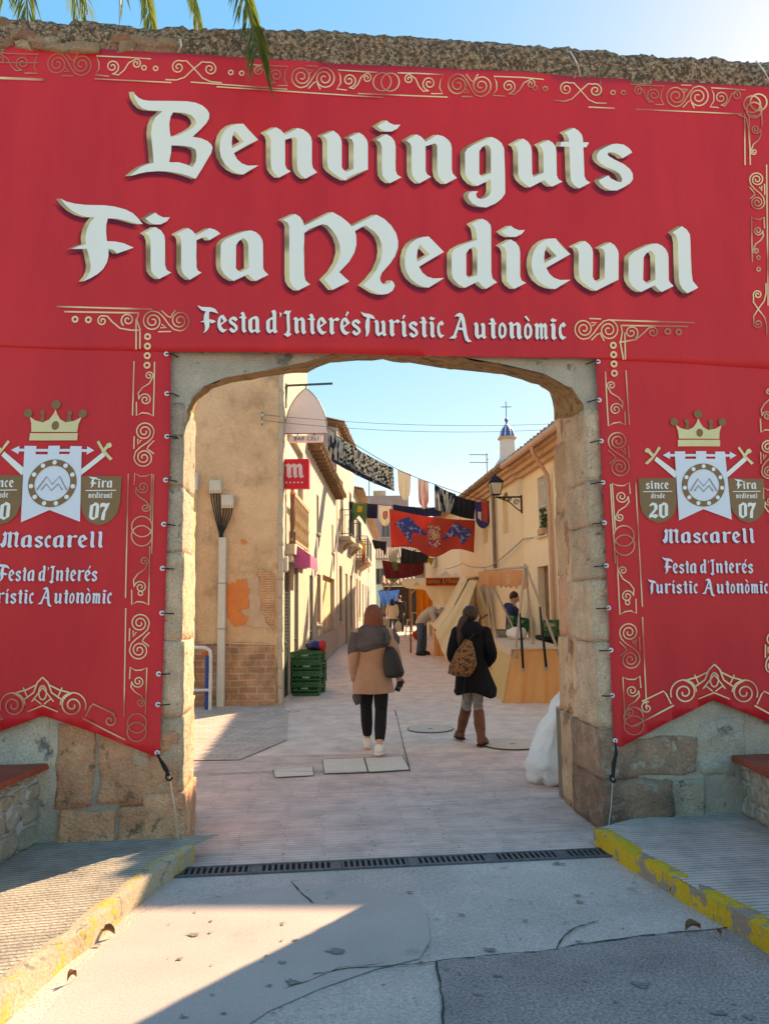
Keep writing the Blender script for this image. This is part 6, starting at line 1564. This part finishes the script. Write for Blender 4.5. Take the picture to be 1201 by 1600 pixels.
# white sack at the jamb
t = thing('builder_sack', 'big white woven sack slumped against the back of the right gate jamb', 'sack', (1.64, 7.42, 0), .0)
t.scale = (1.08, 1.05, 1.2)
m_sack = mat('woven_sack', (0.80, 0.77, 0.73), (0.70, 0.68, 0.65), rough=.7, sc=4, bump=.5, bsc=9, bdist=.03)
b = MB(); rg = [(0.02, 0, .0, .22, .2), (0, 0, .04, .29, .26), (-.0, 0, .15, .31, .28), (.03, 0, .3, .27, .25), (.06, 0, .45, .22, .2), (.10, 0, .58, .16, .15), (.12, 0, .68, .10, .1), (.13, 0, .76, .12, .11)]
sub = []
for i in range(len(rg)-1):
    for k in range(4): f_ = k/4; sub.append(tuple(rg[i][j]*(1-f_)+rg[i+1][j]*f_ for j in range(5)))
sub.append(rg[-1]); b.loft(sub, 64, fold=.05, nf=7); b.jitter(.045, 4, 2).jitter(.03, 10, 4).jitter(.012, 24, 6); b.build('body', m_sack, t, smooth=True)
b = MB(); b.tube([(.12+.11*cos(2*pi*k/14), .1*sin(2*pi*k/14), .69+.01*sin(k)) for k in range(15)], .012, 6); b.build('neck_tie', m_plas, t)
t = thing('leaning_board', 'narrow grey board standing against the right jamb behind the sack', 'board', (*[(WO+WU*(BKP[-1].x+.02)+WN*(TH+.06))[k] for k in (0, 1)], 0), WYAW); b = MB(); b.box(-.012, .03, .0, .12, 0, .74); b.build('plank', mat('grey_board', (0.24, 0.18, 0.13), rough=.9, sc=6), t)
b = MB(); b.box(-.013, .031, .01, .11, .741, .755); b.build('end_cap', m_pole, t)
# window plant
t = thing('window_plant', 'small bushy green plant behind the grille of the yellow house', 'plant', (RX(15.9)-.02, 15.9, 3.06))
b = MB(); r_ = random.Random(2)
for k in range(160):
    c = V((-.02+.1*r_.random(), r_.uniform(-.22, .22), .12+.42*r_.random()**1.5)); d = V((r_.uniform(-1, 1), r_.uniform(-1, 1), r_.uniform(-.5, 1))).normalized()*.05; e = d.cross(V((r_.uniform(-1, 1), 1, .3))).normalized()*.018
    b.quad(c-d, c+e, c+d, c-e)
b.build('foliage', mat('plant_green', (0.07, 0.12, 0.03), (0.04, 0.08, 0.02), rough=.6, sc=20), t, norm=False); b = MB(); vs, fs = rbox(-.08, .08, -.22, .22, .0, .13, .015); b.add(vs, fs); b.build('planter', m_pkc, t)
# ------------------------------------------------------------------ palm behind the wall
m_leafp = mat('palm_leaflet', (0.20, 0.23, 0.03), (0.10, 0.15, 0.025), rough=.45, sc=3, fine=.15); translucent(m_leafp, .5)
m_leafd = mat('palm_leaflet_dark', (0.07, 0.085, 0.03), (0.05, 0.06, 0.025), rough=.5, sc=3)
m_trk = mat('palm_trunk', (0.25, 0.18, 0.11), (0.14, 0.10, 0.065), rough=.95, sc=8, bump=1, bsc=12, bdist=.04)
crown = at(-150, -260, 7.6)
t = thing('palm_tree', 'date palm behind the town wall with fronds hanging over its top', 'palm', (crown.x, crown.y, 0))
b = MB(); n_ = 40; b.tube([(.02*sin(k*.4), .02*cos(k*.5), crown.z*k/n_) for k in range(n_+1)], [.24-.05*k/n_+.018*(k % 2) for k in range(n_+1)], 14); b.build('trunk', m_trk, t)
def frond(c, tip, lift, m_, seed, nl=190, ll=.5, dr=.35):
    r_ = random.Random(seed); b = MB()
    P0, P3 = V((0, 0, crown.z)), tip-V((crown.x, crown.y, 0)); hd = V((P3.x, P3.y, 0))
    P1 = P0+V((hd.x*.5, hd.y*.5, lift)); P2_ = P3+V((-hd.x*.06, -hd.y*.06, 1.7)) if P3.z < crown.z-1.5 else P0+V((hd.x*.95, hd.y*.95, lift*.7))
    bz = lambda s_: P0*(1-s_)**3+P1*3*s_*(1-s_)**2+P2_*3*s_*s_*(1-s_)+P3*s_**3
    pts = [bz(k/24) for k in range(25)]; b.tube(pts, [.03-.024*k/24 for k in range(25)], 5)
    for k in range(nl):
        s_ = .18+.82*k/nl; p = bz(s_); d = (bz(min(1, s_+.01))-bz(s_-.01)).normalized(); sd = d.cross(V((0, 0, 1)))
        sd = sd.normalized() if sd.length > .05 else V((1, 0, 0))
        for sg in (-1, 1):
            L = ll*(1-.55*abs(s_-.55)*1.2)*(.8+.4*r_.random()); q = (sd*sg*(.38+.3*r_.random())+d*(.75+.4*r_.random())+V((0, 0, -dr*r_.uniform(.3, 1)))).normalized()
            w_ = q.cross(V((r_.uniform(-.4, .4), r_.uniform(-.4, .4), 1))).normalized()*.0105
            m1 = p+q*L*.5; e = p+q*L+V((0, 0, -.22*L))
            b.add([p, m1+w_, e, m1-w_, m1+V((0, 0, .008))], [(0, 1, 4), (0, 4, 3), (1, 2, 4), (4, 2, 3)])
    return b.build('frond', m_, t, norm=False)
tips = [(at(45, 62, 7.0), .9, m_leafp), (at(238, 52, 6.9), .8, m_leafp), (at(312, 52, 6.95), 1.0, m_leafp), (at(402, 78, 4.95), 1.1, m_leafp), (at(395, 40, 7.2), 1.0, m_leafp), (at(-60, 60, 7.4), 1.0, m_leafp)]
for i, (tp, lf, m_) in enumerate(tips): frond(crown, tp, lf, m_, i)
for i in range(9):
    a = .3+i*.7; frond(crown, crown+V((2.0*cos(a), 1.2+1.6*abs(sin(a)), -.6+.5*(i % 3))), 1.1, m_leafp, 20+i, 45)
# ------------------------------------------------------------------ people
m_skin = mat('skin', (0.58, 0.33, 0.23), (0.52, 0.28, 0.19), rough=.55, sc=6, fine=.04)
def skinmesh(nodes, edges, root):
    names = list(nodes); idx = {n: i for i, n in enumerate(names)}
    me = bpy.data.meshes.new('tmp'); me.from_pydata([nodes[n][:3] for n in names], [(idx[a], idx[c]) for a, c in edges], [])
    ob = bpy.data.objects.new('tmp', me); C.objects.link(ob)
    ob.modifiers.new('s', 'SKIN'); sb = ob.modifiers.new('b', 'SUBSURF'); sb.levels = 1; sb.render_levels = 1
    for i, n in enumerate(names):
        d = me.skin_vertices[0].data[i]; r = nodes[n][3]; d.radius = (r, r) if not hasattr(r, '__len__') else r
        d.use_root = (n == root)
    dg = bpy.context.evaluated_depsgraph_get(); out = bpy.data.meshes.new_from_object(ob.evaluated_get(dg))
    bpy.data.objects.remove(ob); return out
def hand(b, wr, el, side, curl=.5):
    d = (wr-el).normalized(); a = V((side, .2, 0)); a = (a-d*a.dot(d)).normalized(); n = d.cross(a)*side   # palm faces n
    pc = wr+d*.05
    for k, (o_, L) in enumerate(((-.026, .062), (-.009, .072), (.009, .068), (.025, .052))):
        f0 = pc+d*.035+n.cross(d)*0+V(n)*0+(d.cross(n))*o_
        b.tube([f0-d*.02, f0+d*L*.4+n*.008*curl, f0+d*L*.75+n*.03*curl, f0+d*L*(1-.35*curl)+n*.055*curl], [.009, .0085, .008, .006], 6, smooth=2)
    t0 = pc-d*.015+d.cross(n)*-.03
    b.tube([t0, t0+d*.03+d.cross(n)*-.022+n*.012, t0+d*.055+d.cross(n)*-.024+n*.03], [.011, .010, .007], 6, smooth=2)
def head(b, c, r=.098, yaw=0.0, pitch=0.0):
    rot = Matrix.Rotation(yaw, 3, 'Z') @ Matrix.Rotation(pitch, 3, 'X')
    def T(x, y, z): return c+rot@V((x, y, z))
    t = MB()
    def fn(d):
        q = 1.0
        if d.z < 0: q -= .16*(-d.z)*(abs(d.x)+.4)
        if d.y > .2 and d.z < .3: q += .03
        return q
    t.ball((0, 0, 0), (r*.80, r*.98, r*1.2), 20, 14, fn=fn)
    t.tube([(0, r*.93, r*.18), (0, r*1.10, -r*.12), (0, r*1.16, -r*.24), (0, r*.98, -r*.34)], [r*.08, r*.12, r*.15, r*.08], 8)
    for s in (-1, 1): t.ball((s*r*.80, -.02*r, -.05*r), (r*.09, r*.2, r*.3), 8, 6)
    t.tube([(-r*.28, r*.84, -r*.62), (0, r*.98, -r*.60), (r*.28, r*.84, -r*.62)], [r*.05, r*.1, r*.05], 6)
    t.v = [tuple(T(*v)) for v in t.v]; b.add(t.v, t.f)
    e = MB()
    for s in (-1, 1):
        e.ball((s*r*.32, r*.86, r*.12), (r*.13, r*.08, r*.08), 8, 6)
        e.tube([(s*r*.15, r*.93, r*.32), (s*r*.35, r*.92, r*.36), (s*r*.52, r*.82, r*.3)], r*.04, 5)
    e.v = [tuple(T(*v)) for v in e.v]
    return e, T
m_eyes = mat('dark_eyes', (0.03, 0.02, 0.015), rough=.3)
def person(label, loc, rotz, J, group=None, headyaw=0.0, headpitch=0.0, sc=1.0, cat='person', curl=.5):
    """J: joint dict with pel wai che nkb hd shL elL wrL hipL knL anL toL ..."""
    t = thing('person', label, cat, loc, rotz, group); t.scale = (sc, sc, sc)
    n = {'pel': (*J['pel'], .125), 'wai': (*J['wai'], .115), 'che': (*J['che'], .135), 'nkb': (*J['nkb'], .065), 'nk': (*(V(J['nkb']).lerp(V(J['hd']), .5)), .05), 'hd': (*J['hd'], .06)}
    e = [('pel', 'wai'), ('wai', 'che'), ('che', 'nkb'), ('nkb', 'nk'), ('nk', 'hd')]
    for s in 'LR':
        for k, r in (('sh', .055), ('el', .04), ('wr', .026)): n[k+s] = (*J[k+s], r)
        d = (V(J['wr'+s])-V(J['el'+s])).normalized(); n['pa'+s] = (*(V(J['wr'+s])+d*.07), (.018, .035))
        for k, r in (('hip', .09), ('kn', .058), ('an', .038), ('to', .032)): n[k+s] = (*J[k+s], r)
        e += [('che', 'sh'+s), ('sh'+s, 'el'+s), ('el'+s, 'wr'+s), ('wr'+s, 'pa'+s), ('pel', 'hip'+s), ('hip'+s, 'kn'+s), ('kn'+s, 'an'+s), ('an'+s, 'to'+s)]
    me = skinmesh(n, e, 'pel')
    b = MB(); b.add([tuple(v.co) for v in me.vertices], [tuple(p.vertices) for p in me.polygons])
    for s, sg in (('L', -1), ('R', 1)): hand(b, V(J['wr'+s]), V(J['el'+s]), sg, curl)
    eyes, T = head(b, V(J['hd']), .098, headyaw, headpitch)
    o = b.build('body', m_skin, t, smooth=True); eyes.build('eyes', m_eyes, t)
    return t, T
def limb(b, J, keys, rad, smooth=5, seg=14): b.tube([V(J[k]) for k in keys], rad, seg, smooth=smooth)
def shoe(t, J, s, m_, sole=None, hgt=.06):
    a, c = V(J['an'+s]), V(J['to'+s]); d = (c-a); d.z = 0; d = d.normalized() if d.length > 1e-4 else V((0, 1, 0))
    b = MB(); h0 = a-d*.055+V((0, 0, -.035)); b.tube([a+V((0, 0, -.0)), a-d*.01+V((0, 0, -.03)), a.lerp(c, .55)+V((0, 0, .012)), c+d*.03+V((0, 0, .008)), c+d*.065], [.047, .055, .052, .044, .02], 12, smooth=3); b.ball(h0+V((0, 0, .0)), (.045, .05, .05), 12, 8)
    o = b.build('shoe', m_, t, smooth=True)
    b = MB(); b.tube([h0+V((0, 0, -.035))-d*.03, a.lerp(c, .5)+V((0, 0, -.045)), c+d*.07+V((0, 0, -.022))], [.046, .048, .038], 10, flat=.35); b.build('sole', sole or m_, o, smooth=True)
m_tanw = mat('tan_wool', (0.40, 0.225, 0.145), (0.35, 0.19, 0.12), rough=.95, sc=4, sheen=.3); m_gscarf = mat('charcoal_scarf', (0.10, 0.085, 0.085), (0.07, 0.06, 0.06), rough=.95, sc=8, bump=.4, bsc=30)
m_blk = mat('black_trousers', (0.012, 0.012, 0.013), rough=.9, sc=5); m_wsh = mat('white_trainer', (0.80, 0.74, 0.66), (0.72, 0.66, 0.58), rough=.6, sc=14); m_auburn = mat('auburn_hair', (0.22, 0.065, 0.03), (0.13, 0.035, 0.02), rough=.5, sc=9, stretch=(6, 6, .6), bump=.5, bsc=30)
m_dhair = mat('dark_hair', (0.045, 0.022, 0.015), (0.028, 0.014, 0.01), rough=.45, sc=9, stretch=(6, 6, .6), bump=.5, bsc=30); m_lthr = mat('black_leather', (0.02, 0.02, 0.021), rough=.4, sc=6, bump=.3, bsc=25)
# --- woman in the tan coat, walking away
J = dict(pel=(0, 0, .86), wai=(0, .0, 1.0), che=(0, .01, 1.2), nkb=(0, .02, 1.36), hd=(0, .05, 1.505),
         shL=(-.165, 0, 1.31), elL=(-.225, -.03, 1.05), wrL=(-.215, .07, .80), shR=(.165, 0, 1.31), elR=(.245, -.04, 1.06), wrR=(.275, .08, .83),
         hipL=(-.085, 0, .84), knL=(-.095, .20, .49), anL=(-.085, .30, .10), toL=(-.10, .43, .045), hipR=(.075, 0, .84), knR=(.075, .03, .47), anR=(.055, -.20, .115), toR=(.075, -.08, .035))
p = G(585, 1181)
t, T = person('woman in a tan coat and grey scarf walking away, phone in her right hand', (p.x, p.y+.14, 0), .0, J, sc=1.01)
b = MB(); sp = [V((0, .02, 1.37)), V((0, .01, 1.30)), V((0, .0, 1.18)), V((0, 0, 1.0)), V((0, -.005, .86)), V((-.005, -.01, .70)), V((-.005, -.01, .665))]
b.tube(sp, [.11, .175, .175, .172, .195, .23, .235], 30, smooth=6, flat=.72); b.jitter(.012, 5, 1)
for s in 'LR': limb(b, J, ['sh'+s, 'el'+s, 'wr'+s], [.074, .062, .05]); b.ball(V(J['sh'+s]), .074, 14, 10)
b.build('coat', m_tanw, t, smooth=True)
b = MB()
for s in 'LR': limb(b, J, ['hip'+s, 'kn'+s], [.10, .068]); b.tube([V(J['kn'+s]), V(J['kn'+s]).lerp(V(J['an'+s]), .5)+V((0, -.012, 0)), V(J['an'+s]).lerp(V(J['kn'+s]), .16)], [.068, .066, .05], 14, smooth=4)
b.build('trousers', m_blk, t, smooth=True)
for s in 'LR': shoe(t, J, s, m_wsh)
b = MB(); b.tube([V((0, .03, 1.43)), V((0, .02, 1.38)), V((0, .0, 1.33)), V((.0, -.02, 1.25)), V((0, -.035, 1.18)), V((.01, -.05, 1.12))], [.10, .15, .195, .215, .205, .12], 40, smooth=8, flat=.66); b.jitter(.02, 6, 3).jitter(.009, 17, 5)
b.tube([V((-.18, 0, 1.31)), V((-.215, -.03, 1.16)), V((-.235, -.0, 1.04)), V((-.25, .03, .90))], [.08, .078, .055, .03], 12, smooth=4)
b.tube([V((.17, .02, 1.33)), V((.225, .0, 1.24)), V((.235, -.01, 1.17))], [.07, .075, .04], 12, smooth=4)
for k in range(0): b.tube([V((.165*cos(a)*(1+.05*k), -.02+.115*sin(a)*1.05-.02*k, 1.385-.045*k+.012*sin(a*3+k))) for a in [pi+.1+(pi-.2)*i/14 for i in range(15)]], [.006]+[.022]*13+[.006], 8)
b.build('scarf', m_gscarf, t, smooth=True)
b = MB(); b.tube([T(0, .0, .125), T(0, -.015, .085), T(0, -.025, .02), T(0, -.03, -.06), T(0, -.035, -.125), T(0, -.03, -.165)], [.04, .085, .108, .112, .108, .08], 22, smooth=5, flat=.95); b.jitter(.008, 14, 1)
b.build('hair', m_auburn, t, smooth=True)
b = MB(); c = V((.205, -.13, .99))
b.tube([c+V((-.05, .02, .17)), c+V((-.02, 0, .12)), c, c+V((.03, 0, -.12)), c+V((.035, .0, -.155))], [.03, .075, .105, .11, .07], 18, smooth=4, flat=.5)
hb = b.build('handbag', m_lthr, t, smooth=True); tag(hb, 'black leather shoulder bag')
b = MB(); b.tube([c+V((-.05, .02, .16)), V((.13, -.17, 1.2)), V((.12, -.10, 1.34)), V((.13, .02, 1.40)), V((.15, .13, 1.3)), c+V((.02, .07, .13))], .009, 6, smooth=5); b.build('strap', m_lthr, hb)
ph = thing('phone', 'dark phone held in the right hand of the woman in tan', 'phone', V((p.x, p.y+.14, 0))+V(J['wrR'])*1.01+V((.012, .035, -.105)), .3)
ph.rotation_euler = (R(20), R(20), R(25)); b = MB(); vs, fs = rbox(-.036, .036, -.005, .005, -.075, .075, .004); b.add(vs, fs); b.build('case', m_lthr, ph); b = MB(); b.box(-.032, .032, .0051, .006, -.068, .068); b.build('screen', m_glass, ph)
tb_ = thing('dark_pouch', 'small dark pouch hanging by the left hand of the woman in tan', 'bag', V((p.x-.19, p.y+.17, .62))); b = MB(); b.ball((0, 0, 0), (.055, .035, .09), 12, 8, fn=lump); b.build('body', m_gscarf, tb_, smooth=True); b = MB(); b.tube([(0, 0, .08), (-.02, .02, .16), (-.025, .04, .22)], .006, 5); b.build('cord', m_gscarf, tb_)
# --- woman in the black coat
m_bcoat = mat('black_coat', (0.010, 0.0095, 0.012), (0.006, 0.006, 0.008), rough=.9, sc=4, spec=.15); m_gleg = mat('grey_leggings', (0.30, 0.25, 0.23), (0.24, 0.20, 0.185), rough=.9, sc=9); m_boot = mat('brown_boot', (0.17, 0.055, 0.025), (0.11, 0.035, 0.018), rough=.45, sc=7, bump=.3, bsc=20); m_leop = mat('leopard_sack', (0.24, 0.11, 0.045), (0.045, 0.02, 0.012), rough=.8, sc=34, mix=(0.42, 0.5), detail=2)
J = dict(pel=(0, 0, .86), wai=(0, .0, 1.0), che=(0.0, .01, 1.2), nkb=(0, .02, 1.36), hd=(0.015, .06, 1.5),
         shL=(-.165, 0, 1.31), elL=(-.23, .0, 1.05), wrL=(-.17, .15, .92), shR=(.165, 0, 1.31), elR=(.235, -.03, 1.06), wrR=(.19, .15, .93),
         hipL=(-.08, 0, .84), knL=(-.06, .13, .48), anL=(-.16, .27, .10), toL=(-.20, .37, .035), hipR=(.08, 0, .84), knR=(.06, .04, .47), anR=(.09, -.12, .095), toR=(.13, .01, .03))
p = G(741, 1165)
t, T = person('woman in a black hooded coat and brown boots walking away with a patterned sack on her back', (p.x, p.y+.08, 0), -.12, J, headyaw=-.75, sc=1.0)
t['label'] = 'woman in black hooded coat and brown boots, patterned sack on her back'
b = MB(); b.tube([V((0, .02, 1.38)), V((0, .01, 1.31)), V((0, 0, 1.2)), V((0, 0, 1.02)), V((.01, 0, .88)), V((.02, 0, .72)), V((.03, 0, .62)), V((.03, 0, .60))], [.10, .172, .175, .172, .19, .225, .25, .24], 32, smooth=6, flat=.74)
for i, v in enumerate(b.v):
    q = V(v); f_ = max(0, (1.0-q.z)/.45); a = math.atan2(q.y, q.x); k = 1+f_*(.05*sin(5*a)+.04*sin(9*a+1)); b.v[i] = (q.x*k, q.y*k, q.z+.02*f_*sin(3*a))
for s in 'LR': limb(b, J, ['sh'+s, 'el'+s, 'wr'+s], [.076, .068, .054]); b.ball(V(J['sh'+s]), .078, 14, 10)
b.jitter(.01, 6, 2); b.build('coat', m_bcoat, t, smooth=True)
b = MB(); b.tube([V((0, -.02, 1.43)), V((0, -.03, 1.39)), V((0, -.05, 1.33)), V((0, -.06, 1.28)), V((0, -.06, 1.25))], [.09, .135, .165, .13, .06], 24, smooth=5, flat=.7); b.jitter(.014, 8, 4); b.build('hood', m_bcoat, t, smooth=True)
b = MB()
for s in 'LR': limb(b, J, ['hip'+s, 'kn'+s], [.085, .058]); b.tube([V(J['kn'+s]), V(J['kn'+s]).lerp(V(J['an'+s]), .5)], [.058, .056], 12)
b.build('leggings', m_gleg, t, smooth=True)
for s in 'LR':
    a, k_ = V(J['an'+s]), V(J['kn'+s]); b = MB()
    b.tube([k_.lerp(a, .22), k_.lerp(a, .3), k_.lerp(a, .6)+V((0, -.01, 0)), k_.lerp(a, .88), a+V((0, 0, -.02))], [.062, .066, .066, .052, .05], 16, smooth=4); c = V(J['to'+s]); d = (c-a); d.z = 0; d.normalize()
    b.tube([a+V((0, 0, -.02))-d*.01, a.lerp(c, .5)+V((0, 0, .005)), c+d*.02, c+d*.06], [.052, .05, .042, .02], 12, smooth=3); b.ball(a-d*.025+V((0, 0, -.035)), (.045, .048, .045), 12, 8); b.jitter(.006, 14, 3)
    o = b.build('boot', m_boot, t, smooth=True); bb = MB(); bb.tube([a-d*.06+V((0, 0, -.075)), a.lerp(c, .5)+V((0, 0, -.038)), c+d*.06+V((0, 0, -.02))], [.046, .046, .036], 10, flat=.35); bb.build('sole', m_blk, o, smooth=True)
b = MB(); b.tube([T(0, .01, .122), T(0, .0, .10), T(0, -.02, .05), T(0, -.035, -.01), T(0, -.04, -.06)], [.03, .075, .098, .092, .05], 20, smooth=5, flat=.95)
pt = T(0, -.09, .0); b.tube([pt, pt+V((-.035, -.05, -.03)), pt+V((-.07, -.07, -.12)), pt+V((-.085, -.07, -.25)), pt+V((-.09, -.07, -.36))], [.03, .045, .05, .045, .015], 12, smooth=4); b.jitter(.006, 14, 1); b.build('hair', m_dhair, t, smooth=True)
b = MB(); b.ball(pt+V((-.02, -.03, -.01)), (.03, .03, .03), 8, 6); b.build('hair_tie', m_mag, t)
b = MB(); c = V((-.06, -.19, 1.02)); b.tube([c+V((.03, .02, .20)), c+V((.02, .01, .15)), c+V((.01, 0, .05)), c+V((-.005, -.01, -.08)), c+V((-.02, 0, -.17)), c+V((-.03, .0, -.20))], [.035, .07, .125, .165, .165, .10], 22, smooth=5, flat=.55)
for i, v in enumerate(b.v):
    q = V(v); f_ = max(0, min(1, (1.2-q.z)/.4)); b.v[i] = (q.x-.06*f_, q.y, q.z+(q.x-c.x)*.28*f_)
b.jitter(.012, 9, 2); bg = b.build('sack_bag', m_leop, t, smooth=True); tag(bg, 'brown leopard-patterned drawstring sack')
b = MB(); b.tube([c+V((.03, .02, .2)), V((.04, -.15, 1.3)), V((.1, -.05, 1.40)), V((.14, .1, 1.3))], .008, 6, smooth=4); b.tube([c+V((-.02, -.02, -.2)), V((-.10, -.2, .62)), V((-.13, -.18, .45)), V((-.04, -.18, .36))], .004, 5, smooth=5); b.build('cord', m_lthr, bg)
# --- generic upright figure
def upright(lean=0.0, arm=.1, reach=0.0, stride=.12):
    return dict(pel=(0, 0, .90), wai=(0, .01, 1.05), che=(0, .02, 1.28), nkb=(0, .03, 1.45), hd=(0, .07, 1.6), shL=(-.18, .01, 1.40), elL=(-.24, .02, 1.12), wrL=(-.20, .02+reach, .90+reach*.6), shR=(.18, .01, 1.40), elR=(.24, .02, 1.12), wrR=(.20, .02+reach, .90+reach*.6),
                hipL=(-.09, 0, .88), knL=(-.1, stride*.7, .49), anL=(-.1, stride*.6, .09), toL=(-.11, stride*.6+.14, .035), hipR=(.09, 0, .88), knR=(.1, .02, .49), anR=(.1, -stride, .10), toR=(.11, -stride+.13, .035))
def dress(t, J, T, top, legs, shoes, hair, hairlen=.08, bulk=1.0, topname='jacket', hem=.80, longhair=False, flare=1.0):
    b = MB(); a, c, d, e_ = V(J['nkb']), V(J['che']), V(J['wai']), V(J['pel'])
    b.tube([a.lerp(c, .1), a.lerp(c, .4), c, d, e_, e_+(e_-d)*((.9-hem)/.15)], [.10*bulk, .18*bulk, .19*bulk, .18*bulk, .185*bulk, .19*bulk*flare], 24, smooth=5, flat=.72)
    for s in 'LR': limb(b, J, ['sh'+s, 'el'+s, 'wr'+s], [.08*bulk, .066*bulk, .05]); b.ball(V(J['sh'+s]), .08*bulk, 12, 8)
    b.jitter(.012, 6, 2); b.build(topname, top, t, smooth=True)
    b = MB()
    for s in 'LR': limb(b, J, ['hip'+s, 'kn'+s, 'an'+s], [.105, .078, .068])
    b.jitter(.006, 8, 1); b.build('trousers', legs, t, smooth=True)
    for s in 'LR': shoe(t, J, s, shoes)
    b = MB()
    if longhair: b.tube([T(0, 0, .125), T(0, -.015, .09), T(0, -.03, .02), T(0, -.05, -.08), T(0, -.075, -.20), T(0, -.08, -.28)], [.04, .085, .105, .10, .09, .04], 18, smooth=5, flat=.9)
    else: b.tube([T(0, .01, .128), T(0, .0, .10), T(0, -.015, .05), T(0, -.03, -.0), T(0, -.04, -.05)], [.035, .08, .097, .09, .05], 18, smooth=5, flat=.97)
    b.jitter(.006, 16, 1); b.build('hair', hair, t, smooth=True)
m_hood = mat('navy_hoodie', (0.035, 0.055, 0.14), (0.025, 0.04, 0.11), rough=.9, sc=5); m_jean = mat('blue_jeans', (0.085, 0.12, 0.17), (0.06, 0.085, 0.12), rough=.9, sc=9); m_gsw = mat('grey_beige_jumper', (0.50, 0.43, 0.36), (0.43, 0.37, 0.31), rough=.95, sc=6); m_cvest = mat('cream_vest', (0.78, 0.66, 0.48), (0.70, 0.58, 0.42), rough=.9, sc=5); m_bsh = mat('dark_shoe', (0.025, 0.02, 0.018), rough=.5); m_ghair = mat('grey_hair', (0.35, 0.30, 0.26), rough=.6)
# vendor in a navy hoodie behind the table, facing right and down
J = upright(reach=.25); p = at(800, 960, 17.35)
t, T = person('man in a navy hoodie behind the market table holding a green crate', (p.x-.03, 17.3, gz(17.3)), -1.9, J, headyaw=.1, headpitch=-.35, sc=1.07, curl=.8)
dress(t, J, T, m_hood, m_jean, m_bsh, m_dhair, topname='hoodie')
b = MB(); b.tube([V((-.1, -.05, 1.47)), V((0, -.10, 1.43)), V((.1, -.05, 1.47)), V((.09, .06, 1.44))], [.04, .065, .04, .03], 12, smooth=4); b.build('hood', m_hood, t, smooth=True)
c = copy_tree(proto); c['label'] = 'green crate held by the man in the navy hoodie'; c['group'] = 'green crates at the market table'; q = at(808, 985, 16.9); c.location = q; c.scale = (.75, .7, 1.5); c.rotation_euler = (.1, .18, .2)
# bending man
J = dict(pel=(0, 0, .93), wai=(.10, .0, 1.06), che=(.30, .0, 1.20), nkb=(.47, .0, 1.22), hd=(.60, .0, 1.22), shL=(.40, .17, 1.22), elL=(.50, .2, .98), wrL=(.72, .14, .95), shR=(.40, -.17, 1.22), elR=(.50, -.2, .98), wrR=(.70, -.14, .94),
         hipL=(0, .09, .90), knL=(.01, .14, .49), anL=(-.02, .16, .09), toL=(.10, .19, .035), hipR=(0, -.09, .90), knR=(.01, -.13, .49), anR=(-.03, -.15, .09), toR=(.10, -.18, .035))
p = at(661, 1016, 23.8)
t, T = person('man in a grey-beige jumper and jeans bending over the orange stall table', (p.x-.05, 23.6, gz(23.6)), -.45, J, headyaw=-1.57, headpitch=-.9, sc=1.06)
b = MB(); b.tube([V((.46, 0, 1.24)), V((.40, 0, 1.25)), V((.30, 0, 1.22)), V((.12, 0, 1.09)), V((0, 0, .95)), V((-.03, 0, .86))], [.08, .15, .19, .19, .185, .18], 22, smooth=5, flat=.8)
for s in 'LR': limb(b, J, ['sh'+s, 'el'+s, 'wr'+s], [.085, .066, .05]); b.ball(V(J['sh'+s]), .085, 12, 8)
b.jitter(.014, 6, 2); b.build('jumper', m_gsw, t, smooth=True)
b = MB()
for s in 'LR': limb(b, J, ['hip'+s, 'kn'+s, 'an'+s], [.12, .085, .075])
b.build('trousers', m_jean, t, smooth=True)
for s in 'LR': shoe(t, J, s, m_bsh)
b = MB(); b.tube([T(0, .01, .122), T(0, .0, .10), T(0, -.015, .05), T(0, -.03, 0)], [.03, .078, .095, .07], 16, smooth=4); b.build('hair', m_ghair, t, smooth=True)
# far woman with a white carrier bag, child, dark figure
J = upright(); p = at(613, 990, 35)
t, T = person('woman in a cream padded vest walking away down the street', (p.x, 35, gz(35)), .05, J, sc=.96); dress(t, J, T, m_cvest, m_jean, m_wsh, m_dhair, topname='vest', longhair=True, bulk=1.08)
q = V((p.x+.25, 35, gz(35)+.2)); t = thing('carrier_bag', 'white plastic carrier bag beside the woman in the cream vest', 'bag', q); b = MB(); b.tube([(0, 0, 0), (0, 0, .06), (0, 0, .25), (0, 0, .4), (0, 0, .46)], [.1, .15, .17, .10, .03], 14, smooth=3, flat=.7); b.jitter(.03, 8, 2); b.build('body', m_wcan, t, smooth=True); b = MB(); b.tube([(-.03, 0, .43), (-.03, 0, .6), (.03, 0, .6), (.03, 0, .43)], .01, 5); b.build('handle', m_wcan, t)
J = upright(); p = at(601.5, 995, 31)
t, T = person('small child in a blue cap just beyond the woman in tan', (p.x, 31, gz(31)), 2.9, J, sc=.62); dress(t, J, T, m_pc, m_jean, m_bsh, m_dhair, topname='jumper')
b = MB(); b.ball(T(0, 0, .05), (.11, .12, .10), 16, 10); b.tube([T(-.06, .08, .06), T(0, .17, .05), T(.06, .08, .06)], .025, 8); b.build('cap', mat('blue_cap_cloth', (0.04, 0.11, 0.50), rough=.8), t, smooth=True)
J = upright(); p = at(625, 985, 39)
t, T = person('person all in black standing by the far timber stall', (p.x, 39, gz(39)), .3, J, sc=1.05); dress(t, J, T, m_blk, m_blk, m_bsh, m_dhair, topname='coat', hem=.6)
